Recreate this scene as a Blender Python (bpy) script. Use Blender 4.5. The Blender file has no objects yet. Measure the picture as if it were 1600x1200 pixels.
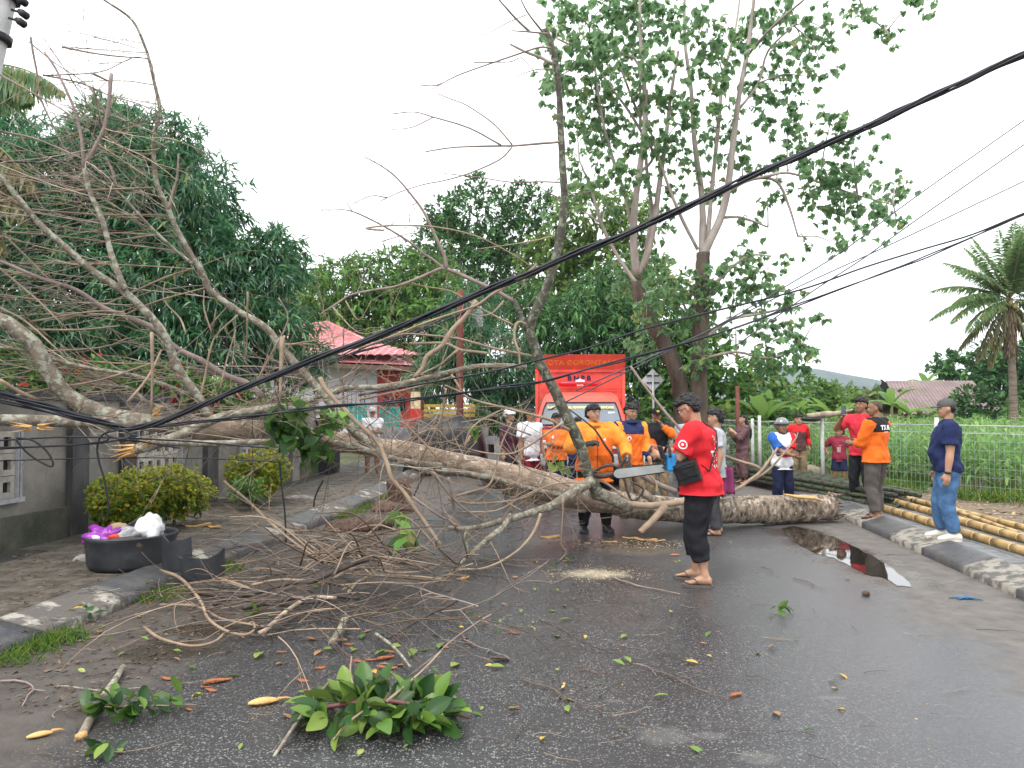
import bpy, math, random
import numpy as np
from mathutils import Vector, Matrix, Euler, noise
R = math.radians
random.seed(7)
rng = np.random.default_rng(7)
scn = bpy.context.scene
col = scn.collection
# ---------------------------------------------------------------- camera
F = 1170.0; CAMH = 1.6; TILT = math.atan(38 / F)
cam = bpy.data.cameras.new('camera'); camo = bpy.data.objects.new('camera', cam); col.objects.link(camo)
cam.sensor_fit = 'HORIZONTAL'; cam.sensor_width = 36; cam.lens = 36 * F / 1600
cam.clip_start = 0.05; cam.clip_end = 6000
camo.location = (0, 0, CAMH); camo.rotation_euler = (math.pi / 2 + TILT, 0, 0)
scn.camera = camo
# ---------------------------------------------------------------- sky, sun, exposure (overcast)
SUN_EL, SUN_AZ = R(58), R(-35)
w = bpy.data.worlds.new("World"); scn.world = w; w.use_nodes = True
nt = w.node_tree; nt.nodes.clear()
sky = nt.nodes.new('ShaderNodeTexSky'); sky.sky_type = 'NISHITA'; sky.sun_disc = False
sky.sun_elevation = SUN_EL; sky.sun_rotation = SUN_AZ
sky.air_density = 1.0; sky.dust_density = 3.0
tc = nt.nodes.new('ShaderNodeTexCoord')
cl = nt.nodes.new('ShaderNodeTexNoise'); cl.inputs['Scale'].default_value = 2.2; cl.inputs['Detail'].default_value = 4
nt.links.new(tc.outputs['Generated'], cl.inputs['Vector'])
cr = nt.nodes.new('ShaderNodeValToRGB')
cr.color_ramp.elements[0].position = .3; cr.color_ramp.elements[0].color = (9.2, 9.4, 9.7, 1)
cr.color_ramp.elements[1].position = .7; cr.color_ramp.elements[1].color = (11.2, 11.3, 11.4, 1)
nt.links.new(cl.outputs['Fac'], cr.inputs['Fac'])
mx = nt.nodes.new('ShaderNodeMix'); mx.data_type = 'RGBA'; mx.inputs[0].default_value = .9
nt.links.new(sky.outputs[0], mx.inputs[6]); nt.links.new(cr.outputs[0], mx.inputs[7])
bg = nt.nodes.new('ShaderNodeBackground'); bg.inputs['Strength'].default_value = .125
nt.links.new(mx.outputs[2], bg.inputs[0])
wo = nt.nodes.new('ShaderNodeOutputWorld'); nt.links.new(bg.outputs[0], wo.inputs[0])
sl = bpy.data.lights.new('sun', 'SUN'); sl.energy = 1.4; sl.angle = R(16); sl.color = (1, .96, .9)
so = bpy.data.objects.new('sun', sl); col.objects.link(so); so.location = (0, -5, 30)
# light comes from behind the camera's left shoulder, high up
sd = Vector((-math.sin(R(35)) * math.cos(SUN_EL), -math.cos(R(35)) * math.cos(SUN_EL), math.sin(SUN_EL)))
so.rotation_euler = sd.to_track_quat('Z', 'Y').to_euler()
sky.sun_rotation = math.atan2(sd.x, sd.y)
scn.view_settings.view_transform = 'Standard'; scn.view_settings.look = 'None'
scn.view_settings.gamma = 1; scn.view_settings.exposure = .85; scn.view_settings.use_curve_mapping = False
scn.render.engine = 'CYCLES'
scn.cycles.use_denoising = True
scn.cycles.max_bounces = 6; scn.cycles.transparent_max_bounces = 8; scn.cycles.diffuse_bounces = 3; scn.cycles.glossy_bounces = 3
scn.cycles.volume_bounces = 0
scn.cycles.sample_clamp_indirect = 6
# ---------------------------------------------------------------- pixel -> place
_c, _s = math.cos(TILT), math.sin(TILT)
def ray(px, py):
    dx = (px - 800) / F; dz = (600 - py) / F
    return Vector((dx, _c - _s * dz, _s + _c * dz))
def P(px, py, d):
    r = ray(px, py); t = d / r.y
    return Vector((r.x * t, d, CAMH + r.z * t))
def G(px, py, z=0.0):
    r = ray(px, py); t = (z - CAMH) / r.z
    return Vector((r.x * t, r.y * t, z))
def V(*a): return Vector(a)
# ---------------------------------------------------------------- mesh builder
def spline(pts, k=4):
    """Catmull-Rom through rows (x,y,z,r)"""
    a = np.array(pts, float)
    if len(a) < 3:
        return a
    p = np.vstack([2 * a[0] - a[1], a, 2 * a[-1] - a[-2]])
    out = []
    for i in range(1, len(p) - 2):
        for j in range(k):
            t = j / k
            out.append(.5 * ((2 * p[i]) + (-p[i-1] + p[i+1]) * t + (2*p[i-1] - 5*p[i] + 4*p[i+1] - p[i+2]) * t*t + (-p[i-1] + 3*p[i] - 3*p[i+1] + p[i+2]) * t**3))
    out.append(a[-1])
    return np.array(out)
class MB:
    def __init__(s): s.v = []; s.f = []; s.m = []; s.cur = 0
    def add(s, vs, fs, mi=None):
        o = len(s.v); s.v.extend([tuple(x) for x in vs])
        mi = s.cur if mi is None else mi
        for f in fs: s.f.append(tuple(i + o for i in f)); s.m.append(mi)
    def box(s, c, size, rot=None, mi=None, taper=1.0):
        hx, hy, hz = size[0]/2, size[1]/2, size[2]/2
        vs = [Vector((x*hx*(taper if z > 0 else 1), y*hy*(taper if z > 0 else 1), z*hz)) for z in (-1, 1) for y in (-1, 1) for x in (-1, 1)]
        if rot is not None: vs = [rot @ v for v in vs]
        c = Vector(c)
        s.add([v + c for v in vs], [(0,2,3,1),(4,5,7,6),(0,1,5,4),(2,6,7,3),(0,4,6,2),(1,3,7,5)], mi)
    def rings(s, rings, cap0=True, cap1=True, mi=None):
        n = len(rings[0]); vs = []; fs = []
        for r in rings: vs.extend(r)
        for i in range(len(rings) - 1):
            for j in range(n):
                k = (j + 1) % n
                fs.append((i*n + j, i*n + k, (i+1)*n + k, (i+1)*n + j))
        if cap0: fs.append(tuple(range(n - 1, -1, -1)))
        if cap1: fs.append(tuple((len(rings)-1)*n + j for j in range(n)))
        s.add(vs, fs, mi)
    def tube(s, pts, n=8, rnd=False, cap0=True, cap1=True, jit=0.0, sy=1.0, mi=None):
        """pts rows (x,y,z,r)"""
        a = np.array(pts, float)
        if rnd:
            d0 = a[0,:3] - a[1,:3]; d0 /= (np.linalg.norm(d0) + 1e-9); d1 = a[-1,:3] - a[-2,:3]; d1 /= (np.linalg.norm(d1) + 1e-9)
            r0, r1 = a[0,3], a[-1,3]
            pre = [np.append(a[0,:3] + d0*r0*k, r0*q) for k, q in ((.97,.2),(.8,.6),(.45,.88))]
            post = [np.append(a[-1,:3] + d1*r1*k, r1*q) for k, q in ((.45,.88),(.8,.6),(.97,.2))]
            a = np.vstack(pre + [a] + post)
        t = np.gradient(a[:, :3], axis=0) if len(a) > 1 else np.array([[0,0,1.]])
        t /= (np.linalg.norm(t, axis=1, keepdims=True) + 1e-9)
        up = np.array([0, 0, 1.]) if abs(t[0][2]) < .9 else np.array([0, 1., 0])
        u = np.cross(up, t[0]); u /= np.linalg.norm(u)
        ang = np.linspace(0, 2*math.pi, n, endpoint=False)
        ca, sa = np.cos(ang), np.sin(ang)
        rings = []
        for i in range(len(a)):
            u = u - t[i] * np.dot(u, t[i]); u /= (np.linalg.norm(u) + 1e-9)
            v = np.cross(t[i], u)
            r = a[i,3]
            rr = r * (1 + (rng.random(n) - .5) * 2 * jit) if jit else np.full(n, r)
            rings.append(a[i,:3] + (rr*ca)[:,None]*u + (rr*sa*sy)[:,None]*v)
        s.rings(rings, cap0, cap1, mi)
    def limb(s, p0, p1, r0, r1, n=10, rnd=True, mi=None):
        p0 = np.array(p0, float); p1 = np.array(p1, float)
        s.tube([np.append(p0, r0), np.append((p0+p1)/2, (r0+r1)/2), np.append(p1, r1)], n, rnd, mi=mi)
    def ell(s, c, r, rot=None, nu=12, nv=8, mi=None):
        c = Vector(c); rings = []
        for i in range(nv + 1):
            th = math.pi * (i + (.12 if i == 0 else (-.12 if i == nv else 0))) / nv
            ring = []
            for j in range(nu):
                ph = 2*math.pi*j/nu
                v = Vector((r[0]*math.sin(th)*math.cos(ph), r[1]*math.sin(th)*math.sin(ph), -r[2]*math.cos(th)))
                if rot is not None: v = rot @ v
                ring.append(v + c)
            rings.append(ring)
        s.rings(rings, mi=mi)
    def quad(s, a, b, c, d, mi=None): s.add([a, b, c, d], [(0,1,2,3)], mi)
    def slab(s, poly, z0, z1, mi=None):
        n = len(poly)
        vs = [(p[0], p[1], z0) for p in poly] + [(p[0], p[1], z1) for p in poly]
        fs = [tuple(range(n-1,-1,-1)), tuple(range(n, 2*n))] + [(i, (i+1)%n, (i+1)%n+n, i+n) for i in range(n)]
        s.add(vs, fs, mi)
    def mesh(s, name, off=None):
        me = bpy.data.meshes.new(name)
        v = s.v
        if off is not None:
            ox, oy, oz = off; v = [(x-ox, y-oy, z-oz) for x, y, z in s.v]
        me.from_pydata(v, [], s.f)
        if any(s.m): me.polygons.foreach_set('material_index', s.m)
        return me
    def build(s, name, mats, parent=None, loc=None, smooth=True, world=False):
        """world=True: vertices are world coordinates, moved into the parent's frame"""
        off = None
        if world and parent is not None: off = parent.location
        elif world and loc is not None: off = loc
        me = s.mesh(name, off)
        return link(name, me, mats, parent, loc if parent is None else None, smooth)
def link(name, me, mats, parent=None, loc=None, smooth=True):
    if not isinstance(mats, (list, tuple)): mats = [mats]
    for m in mats: me.materials.append(m)
    if smooth and len(me.polygons): me.polygons.foreach_set('use_smooth', [True]*len(me.polygons))
    o = bpy.data.objects.new(name, me); col.objects.link(o)
    if parent is not None: o.parent = parent
    if loc is not None: o.location = loc
    return o
def npmesh(name, verts, faces_flat, fsize):
    """fast mesh out of numpy: all faces have fsize corners"""
    me = bpy.data.meshes.new(name)
    nf = len(faces_flat) // fsize
    me.vertices.add(len(verts)); me.vertices.foreach_set('co', np.asarray(verts, np.float32).ravel())
    me.loops.add(len(faces_flat)); me.loops.foreach_set('vertex_index', np.asarray(faces_flat, np.int32))
    me.polygons.add(nf)
    me.polygons.foreach_set('loop_start', np.arange(0, nf*fsize, fsize, dtype=np.int32))
    me.update(calc_edges=True)
    return me
def tag(o, label=None, cat=None, group=None, kind=None):
    if label: o['label'] = label
    if cat: o['category'] = cat
    if group: o['group'] = group
    if kind: o['kind'] = kind
    return o
def thing(name, label, cat, loc=(0,0,0), rz=0, group=None):
    o = bpy.data.objects.new(name, None); col.objects.link(o); o.empty_display_size = .2
    o.location = loc; o.rotation_euler = (0, 0, rz)
    return tag(o, label, cat, group)
def structure(o): o['kind'] = 'structure'; return o
# ---------------------------------------------------------------- materials
_mats = {}
def M(name, c, rough=.75, var=.25, scale=6, bump=0.0, bscale=30, c2=None, metal=0, spec=.35, island=0.0, stretch=None, detail=5, coat=0, sharp=None):
    if name in _mats: return _mats[name]
    m = bpy.data.materials.new(name); m.use_nodes = True; _mats[name] = m
    t = m.node_tree; b = t.nodes['Principled BSDF']
    L = t.links.new
    b.inputs['Roughness'].default_value = rough; b.inputs['Metallic'].default_value = metal
    b.inputs['Specular IOR Level'].default_value = spec
    if coat: b.inputs['Coat Weight'].default_value = coat
    co = t.nodes.new('ShaderNodeTexCoord'); vec = co.outputs['Object']
    if stretch:
        mp = t.nodes.new('ShaderNodeMapping'); mp.inputs['Scale'].default_value = stretch; L(vec, mp.inputs[0]); vec = mp.outputs[0]
    n = t.nodes.new('ShaderNodeTexNoise'); n.inputs['Scale'].default_value = scale; n.inputs['Detail'].default_value = detail; n.inputs['Roughness'].default_value = .62
    L(vec, n.inputs['Vector'])
    if c2 is None: c2 = tuple(max(0, x*(1-var)) for x in c); c1 = tuple(min(1, x*(1+var*.6)) for x in c)
    else: c1 = c
    r = t.nodes.new('ShaderNodeValToRGB'); e = r.color_ramp.elements
    lo, hi = sharp or (.36, .64)
    e[0].position = lo; e[0].color = (*c1, 1); e[1].position = hi; e[1].color = (*c2, 1)
    L(n.outputs['Fac'], r.inputs['Fac']); out = r.outputs[0]
    if island:
        g = t.nodes.new('ShaderNodeNewGeometry'); mr = t.nodes.new('ShaderNodeMapRange')
        mr.inputs['To Min'].default_value = 1-island; mr.inputs['To Max'].default_value = 1+island
        L(g.outputs['Random Per Island'], mr.inputs['Value'])
        hs = t.nodes.new('ShaderNodeHueSaturation'); L(mr.outputs[0], hs.inputs['Value']); L(out, hs.inputs['Color']); out = hs.outputs[0]
    L(out, b.inputs['Base Color'])
    if bump:
        n2 = t.nodes.new('ShaderNodeTexNoise'); n2.inputs['Scale'].default_value = bscale; n2.inputs['Detail'].default_value = 6; L(vec, n2.inputs['Vector'])
        bp = t.nodes.new('ShaderNodeBump'); bp.inputs['Strength'].default_value = bump; bp.inputs['Distance'].default_value = .02
        L(n2.outputs['Fac'], bp.inputs['Height']); L(bp.outputs[0], b.inputs['Normal'])
    return m
def LEAF(name, cols, back=None, trans=.45, rough=.45, spec=.4):
    """leaf material: a colour per leaf, light coming through, paler underside"""
    if name in _mats: return _mats[name]
    m = bpy.data.materials.new(name); m.use_nodes = True; _mats[name] = m
    t = m.node_tree; L = t.links.new; b = t.nodes['Principled BSDF']; out = t.nodes['Material Output']
    g = t.nodes.new('ShaderNodeNewGeometry'); oi = t.nodes.new('ShaderNodeObjectInfo')
    ad = t.nodes.new('ShaderNodeMath'); ad.operation = 'ADD'; L(g.outputs['Random Per Island'], ad.inputs[0]); L(oi.outputs['Random'], ad.inputs[1])
    fr = t.nodes.new('ShaderNodeMath'); fr.operation = 'FRACT'; L(ad.outputs[0], fr.inputs[0])
    r = t.nodes.new('ShaderNodeValToRGB'); e = r.color_ramp.elements
    while len(e) < len(cols): e.new(.5)
    for i, (p, c) in enumerate(cols): e[i].position = p; e[i].color = (*c, 1)
    L(fr.outputs[0], r.inputs['Fac']); c = r.outputs[0]
    if back:
        mb = t.nodes.new('ShaderNodeMix'); mb.data_type = 'RGBA'; L(g.outputs['Backfacing'], mb.inputs[0]); L(c, mb.inputs[6]); mb.inputs[7].default_value = (*back, 1); c = mb.outputs[2]
    L(c, b.inputs['Base Color']); b.inputs['Roughness'].default_value = rough; b.inputs['Specular IOR Level'].default_value = spec
    tr = t.nodes.new('ShaderNodeBsdfTranslucent')
    hs = t.nodes.new('ShaderNodeHueSaturation'); hs.inputs['Value'].default_value = 1.5; hs.inputs['Hue'].default_value = .485; L(c, hs.inputs['Color']); L(hs.outputs[0], tr.inputs[0])
    ms = t.nodes.new('ShaderNodeMixShader'); ms.inputs[0].default_value = trans
    L(b.outputs[0], ms.inputs[1]); L(tr.outputs[0], ms.inputs[2]); L(ms.outputs[0], out.inputs[0])
    return m
# ---------------------------------------------------------------- leaf clouds
def rotmats(dirs, roll):
    """frames whose Y axis is dirs, Z roughly up then rolled"""
    d = dirs / (np.linalg.norm(dirs, axis=1, keepdims=True) + 1e-9)
    up = np.tile(np.array([0, 0, 1.]), (len(d), 1)); up[np.abs(d[:,2]) > .95] = (1, 0, 0)
    x = np.cross(d, up); x /= np.linalg.norm(x, axis=1, keepdims=True)
    z = np.cross(x, d)
    c, s = np.cos(roll)[:,None], np.sin(roll)[:,None]
    x2 = x*c + z*s; z2 = -x*s + z*c
    return x2, d, z2
TPL = {
 'long': (np.array([(0,0,0),(-.5,.35,.05),(0,.4,-.04),(.5,.35,.05),(0,1,-.22)]), [0,2,1, 0,3,2, 1,2,4, 2,3,4]),
 'oval': (np.array([(0,0,0),(-.5,.3,.1),(-.5,.65,.06),(.5,.3,.1),(.5,.65,.06),(0,1,-.1),(0,.5,-.03)]), [0,6,1, 1,6,2, 2,6,5, 0,3,6, 3,4,6, 4,5,6]),
 'heart': (np.array([(0,0.05,0),(-.55,.0,.06),(-.5,.5,.1),(.55,.0,.06),(.5,.5,.1),(0,1,-.12),(0,.4,-.04)]), [0,6,1, 1,6,2, 2,6,5, 0,3,6, 3,4,6, 4,5,6]),
 'tri': (np.array([(0,0,0),(-.5,.5,.04),(.5,.5,.04),(0,1,-.1)]), [0,2,1, 1,2,3]),
}
def leaves(pos, dirs, length, width, tpl='long', roll=None):
    t, f = TPL[tpl]; n = len(pos)
    length = np.broadcast_to(length, (n,)); width = np.broadcast_to(width, (n,))
    if roll is None: roll = rng.normal(0, .5, n)
    X, Y, Z = rotmats(np.asarray(dirs, float), roll)
    k = len(t)
    v = (pos[:,None,:] + X[:,None,:]*(t[None,:,0,None]*width[:,None,None]) + Y[:,None,:]*(t[None,:,1,None]*length[:,None,None]) + Z[:,None,:]*(t[None,:,2,None]*length[:,None,None]))
    fa = (np.asarray(f)[None,:] + (np.arange(n)*k)[:,None]).ravel()
    return v.reshape(-1,3), fa
def leafmesh(name, chunks):
    vs, fs, o = [], [], 0
    for v, f in chunks: vs.append(v); fs.append(f + o); o += len(v)
    return npmesh(name, np.vstack(vs), np.concatenate(fs), 3)
def sphere_dirs(n):
    d = rng.normal(0, 1, (n, 3)); return d / np.linalg.norm(d, axis=1, keepdims=True)
def text_mesh(body, size, extrude=.004, bold=0.0, sx=1.0, spacing=1.0):
    cu = bpy.data.curves.new('lettering', 'FONT'); cu.body = body; cu.size = size; cu.extrude = extrude; cu.align_x = 'CENTER'; cu.align_y = 'CENTER'
    cu.offset = bold; cu.space_character = spacing; cu.resolution_u = 2
    o = bpy.data.objects.new('tmp', cu); col.objects.link(o)
    dg = bpy.context.evaluated_depsgraph_get(); dg.update()
    me = bpy.data.meshes.new_from_object(o.evaluated_get(dg))
    bpy.data.objects.remove(o); bpy.data.curves.remove(cu)
    if sx != 1:
        for v in me.vertices: v.co.x *= sx
    me.name = 'lettering'
    return me
# ================================================================ ROAD FRAME
def bend(y): return -.008 * max(0, y - 11)**2
def kl(y): return -3.82 + .116*y + bend(y)      # left kerb face
def kr(y): return 3.52 + .116*y + bend(y)       # right kerb face
# ---------------------------------------------------------------- asphalt material
def asphalt():
    m = bpy.data.materials.new('wet_asphalt'); m.use_nodes = True; t = m.node_tree; L = t.links.new; b = t.nodes['Principled BSDF']
    N = t.nodes.new
    co = N('ShaderNodeTexCoord').outputs['Object']
    def noise(s, d=5, r=.6):
        n = N('ShaderNodeTexNoise'); n.inputs['Scale'].default_value = s; n.inputs['Detail'].default_value = d; n.inputs['Roughness'].default_value = r; L(co, n.inputs['Vector']); return n.outputs['Fac']
    def ramp(x, p0, p1, c0=(0,0,0), c1=(1,1,1)):
        n = N('ShaderNodeValToRGB'); e = n.color_ramp.elements; e[0].position = p0; e[1].position = p1; e[0].color = (*c0, 1); e[1].color = (*c1, 1); L(x, n.inputs[0]); return n.outputs[0]
    def mix(f, a, c):
        n = N('ShaderNodeMix'); n.data_type = 'RGBA'
        if isinstance(f, float): n.inputs[0].default_value = f
        else: L(f, n.inputs[0])
        for k, q in ((6, a), (7, c)):
            if isinstance(q, tuple): n.inputs[k].default_value = (*q, 1)
            else: L(q, n.inputs[k])
        return n.outputs[2]
    def math_(op, a, c=None):
        n = N('ShaderNodeMath'); n.operation = op
        for k, q in ((0, a), (1, c)):
            if q is None: continue
            if isinstance(q, (int, float)): n.inputs[k].default_value = q
            else: L(q, n.inputs[k])
        return n.outputs[0]
    sx = N('ShaderNodeSeparateXYZ'); L(co, sx.inputs[0])
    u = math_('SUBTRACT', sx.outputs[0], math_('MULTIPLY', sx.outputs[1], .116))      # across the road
    base = mix(ramp(noise(.7, 6), .35, .7), (.026,.027,.031), (.046,.046,.048))
    base = mix(ramp(noise(45, 3), .3, .7), base, (.018,.018,.020))
    worn = ramp(math_('ADD', math_('MULTIPLY', math_('ADD', u, math_('MULTIPLY', math_('SUBTRACT', noise(.5, 5), .5), 2.2)), .3), .2), .30, .80)  # mask for a paler, less speckled base colour towards the right, broken by noise
    # stones of the aggregate
    for sc, th, c in ((75, .76, (.17,.165,.155)), (110, .84, (.26,.25,.24)), (48, .93, (.19,.18,.16))):
        vo = N('ShaderNodeTexVoronoi'); vo.inputs['Scale'].default_value = sc; L(co, vo.inputs['Vector'])
        sp = N('ShaderNodeSeparateColor'); L(vo.outputs['Color'], sp.inputs[0])
        near = math_('LESS_THAN', vo.outputs['Distance'], .38)
        k = math_('MULTIPLY', math_('GREATER_THAN', sp.outputs[0], th), near)
        k = math_('MULTIPLY', k, ramp(noise(1.1, 3), .3, .6, (.35,.35,.35), (1,1,1)))
        base = mix(k, base, c)
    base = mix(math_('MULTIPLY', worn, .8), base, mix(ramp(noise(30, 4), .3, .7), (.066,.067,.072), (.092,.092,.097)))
    # sand on the right, mud on the left
    wob = math_('MULTIPLY', math_('SUBTRACT', noise(1.3, 6), .5), 1.3)
    fine = math_('MULTIPLY', math_('SUBTRACT', noise(9, 5), .5), .5)
    ur = math_('ADD', math_('ADD', u, wob), fine)
    sand = ramp(math_('ADD', math_('MULTIPLY', ur, .5), -.55), .58, .80)   # u ~2.3..2.7
    sandc = mix(ramp(noise(6, 6), .35, .65), (.150,.135,.118), (.090,.082,.075))
    base = mix(math_('MULTIPLY', sand, .92), base, sandc)
    mud = ramp(math_('MULTIPLY', math_('ADD', ur, 3.0), -.5), -.12+.0, .22)
    n = N('ShaderNodeMapRange'); L(ur, n.inputs['Value']); n.inputs['From Min'].default_value = -2.35; n.inputs['From Max'].default_value = -2.75
    mud = n.outputs[0]
    mudc = mix(ramp(noise(5, 6), .35, .65), (.050,.041,.034), (.090,.076,.064))
    base = mix(math_('MULTIPLY', mud, .85), base, mudc)
    # pale worn patches of the surface and spilt sawdust, each with its own outline
    def blob(c, rx, ry, r, lo=.55, hi=1.05):
        vm = N('ShaderNodeVectorMath'); vm.operation = 'SUBTRACT'; L(co, vm.inputs[0]); vm.inputs[1].default_value = c
        vs = N('ShaderNodeVectorMath'); vs.operation = 'DIVIDE'; L(vm.outputs[0], vs.inputs[0]); vs.inputs[1].default_value = (rx, ry, 1)
        ln = N('ShaderNodeVectorMath'); ln.operation = 'LENGTH'; L(vs.outputs[0], ln.inputs[0])
        d = math_('ADD', ln.outputs['Value'], math_('MULTIPLY', math_('SUBTRACT', noise(r, 6, .7), .5), 1.6))
        return ramp(d, lo, hi, (1,1,1), (0,0,0))
    for px, py, rx, ry in ((1040,1150,.16,.13),(1110,1150,.12,.06),(1185,1185,.12,.08),(960,1095,.07,.03),(1300,1090,.10,.03)):
        g = G(px, py); base = mix(math_('MULTIPLY', blob((g.x, g.y, 0), rx, ry, 11), .32), base, (.17,.165,.155))
    g = G(930, 897); sd_ = blob((g.x, g.y, 0), .36, .22, 5, .3, 1.3); base = mix(math_('MULTIPLY', sd_, .6), base, (.42,.37,.27))
    g = G(1000, 860); base = mix(math_('MULTIPLY', blob((g.x, g.y, 0), .6, .35, 7, .5, 1.2), .18), base, (.36,.27,.17))
    wet = None
    for px, py, rx, ry in ((262,1020,.40,.28),(335,985,.5,.18),(1245,832,.5,.5),(1275,848,.5,.45),(1310,862,.5,.42),(1345,878,.45,.4),(1380,895,.42,.36),(1412,912,.36,.3)):
        g = G(px, py); q = blob((g.x, g.y, 0), rx, ry, 3, .6, 1.0); wet = q if wet is None else math_('MAXIMUM', wet, q)
    base = mix(math_('MULTIPLY', wet, .75), base, (.035,.028,.020))
    L(base, b.inputs['Base Color'])
    ro = ramp(noise(.55, 5), .3, .7, (.20,.20,.20), (.36,.36,.36))
    ro = mix(sand, ro, (.85,.85,.85)); ro = mix(mud, ro, (.62,.62,.62)); ro = mix(sd_, ro, (.95,.95,.95)); ro = mix(wet, ro, (.12,.12,.12))
    L(ro, b.inputs['Roughness']); b.inputs['Specular IOR Level'].default_value = .5
    h = math_('ADD', math_('MULTIPLY', noise(60, 4), 1.0), math_('MULTIPLY', noise(14, 3), .5))
    bp = N('ShaderNodeBump'); bp.inputs['Strength'].default_value = .42; bp.inputs['Distance'].default_value = .011; L(h, bp.inputs['Height']); L(bp.outputs[0], b.inputs['Normal'])
    return m
ys = [-3, 0, 2, 4, 6, 8, 10, 11] + list(range(12, 62, 2))
mb = MB()
for y0, y1 in zip(ys[:-1], ys[1:]):
    mb.quad((kl(y0), y0, 0), (kr(y0), y0, 0), (kr(y1), y1, 0), (kl(y1), y1, 0))
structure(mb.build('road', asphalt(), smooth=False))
# one ground sheet to the horizon
m_ground = M('earth', (.10,.12,.05), .95, c2=(.06,.05,.035), scale=.35, bump=.5, bscale=8)
mb = MB(); mb.quad((-1700,-120,-.05), (1700,-120,-.05), (1700,1700,-.05), (-1700,1700,-.05))
structure(mb.build('ground', m_ground, smooth=False))
# field soil right of the pavement, litter of dry stalks on it
m_soil = M('field_soil', (.22,.17,.12), .95, c2=(.10,.08,.055), scale=5, bump=1, bscale=25)
mb = MB()
for y0, y1 in zip(range(-3, 60, 3), range(0, 63, 3)):
    mb.quad((kr(y0)+.3, y0, .07), (60, y0, .07), (60, y1, .07), (kr(y1)+.3, y1, .07))
structure(mb.build('field', m_soil, smooth=False))
# ---------------------------------------------------------------- pavements
m_pave = M('pavement_concrete', (.15,.15,.145), .7, c2=(.07,.075,.065), scale=3, bump=.4, bscale=40)
m_pbase = M('pavement_bed', (.05,.05,.045), .9, bump=.3)
m_slab = M('grey_slab', (.17,.175,.175), .55, c2=(.085,.09,.09), scale=7, bump=.35, bscale=50, spec=.5)
m_mossy = M('mossy_paver', (.125,.108,.088), .75, c2=(.050,.045,.034), scale=5, bump=.5, bscale=35)
ws = lambda y: -6.2 + .1*y                       # wall face
def strip(name, xa, xb, z, y0, y1, mat, kids=None):
    mb = MB(); yy = [y0 + (y1-y0)*i/24 for i in range(25)]
    for a, b in zip(yy[:-1], yy[1:]):
        va = [(xa(a),a,-.04),(xb(a),a,-.04),(xb(b),b,-.04),(xa(b),b,-.04)]; vb = [(x,y,z) for x,y,_ in va]
        mb.add(va+vb, [(4,5,6,7),(0,4,7,3),(1,2,6,5),(0,1,5,4),(2,3,7,6)])
    o = mb.build(name, mat, smooth=False); return structure(o)
pr = strip('pavement_right', lambda y: kr(y)+.36, lambda y: kr(y)+1.35, .105, -2, 24, m_pbase)
pl_ = strip('pavement_left', lambda y: ws(y)-.3, lambda y: kl(y)-.36, .085, -2, 22, m_pbase)
def slab_mesh(w, l, h):
    mb = MB(); e = .006
    mb.add([(-w/2,-l/2,0),(w/2,-l/2,0),(w/2,l/2,0),(-w/2,l/2,0),(-w/2,-l/2,h-e),(w/2,-l/2,h-e),(w/2,l/2,h-e),(-w/2,l/2,h-e),(-w/2+e,-l/2+e,h),(w/2-e,-l/2+e,h),(w/2-e,l/2-e,h),(-w/2+e,l/2-e,h)],
           [(0,1,5,4),(1,2,6,5),(2,3,7,6),(3,0,4,7),(4,5,9,8),(5,6,10,9),(6,7,11,10),(7,4,8,11),(8,9,10,11)])
    return mb.mesh('slab')
def lay(parent, name, me, mat, x, y, z, ang, tilt=.006):
    if not me.materials: me.materials.append(mat)
    o = bpy.data.objects.new(name, me); col.objects.link(o); o.parent = parent; o.location = (x, y, z); o.rotation_euler = (random.gauss(0, tilt), random.gauss(0, tilt), ang); return o
A0 = -math.atan(.116)
sm = slab_mesh(.235, 1.18, .035)
for i in range(14):
    y = 4.2 + i*1.2
    for k in range(4):
        yy = y + (k % 2)*.6
        lay(pr, 'slab', sm, m_slab, kr(yy)+.36+.135+k*.245, yy, .088+random.uniform(-.004,.004), A0)
pm = slab_mesh(.39, .39, .035)
for i in range(34):
    y = 4.6 + i*.4
    for k in range(6):
        x = kl(y) - .36 - .21 - k*.4
        if x - .2 > ws(y) + .14: lay(pl_, 'paver', pm, m_mossy, x, y, .066+random.uniform(-.004,.004), A0, .01)
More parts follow.
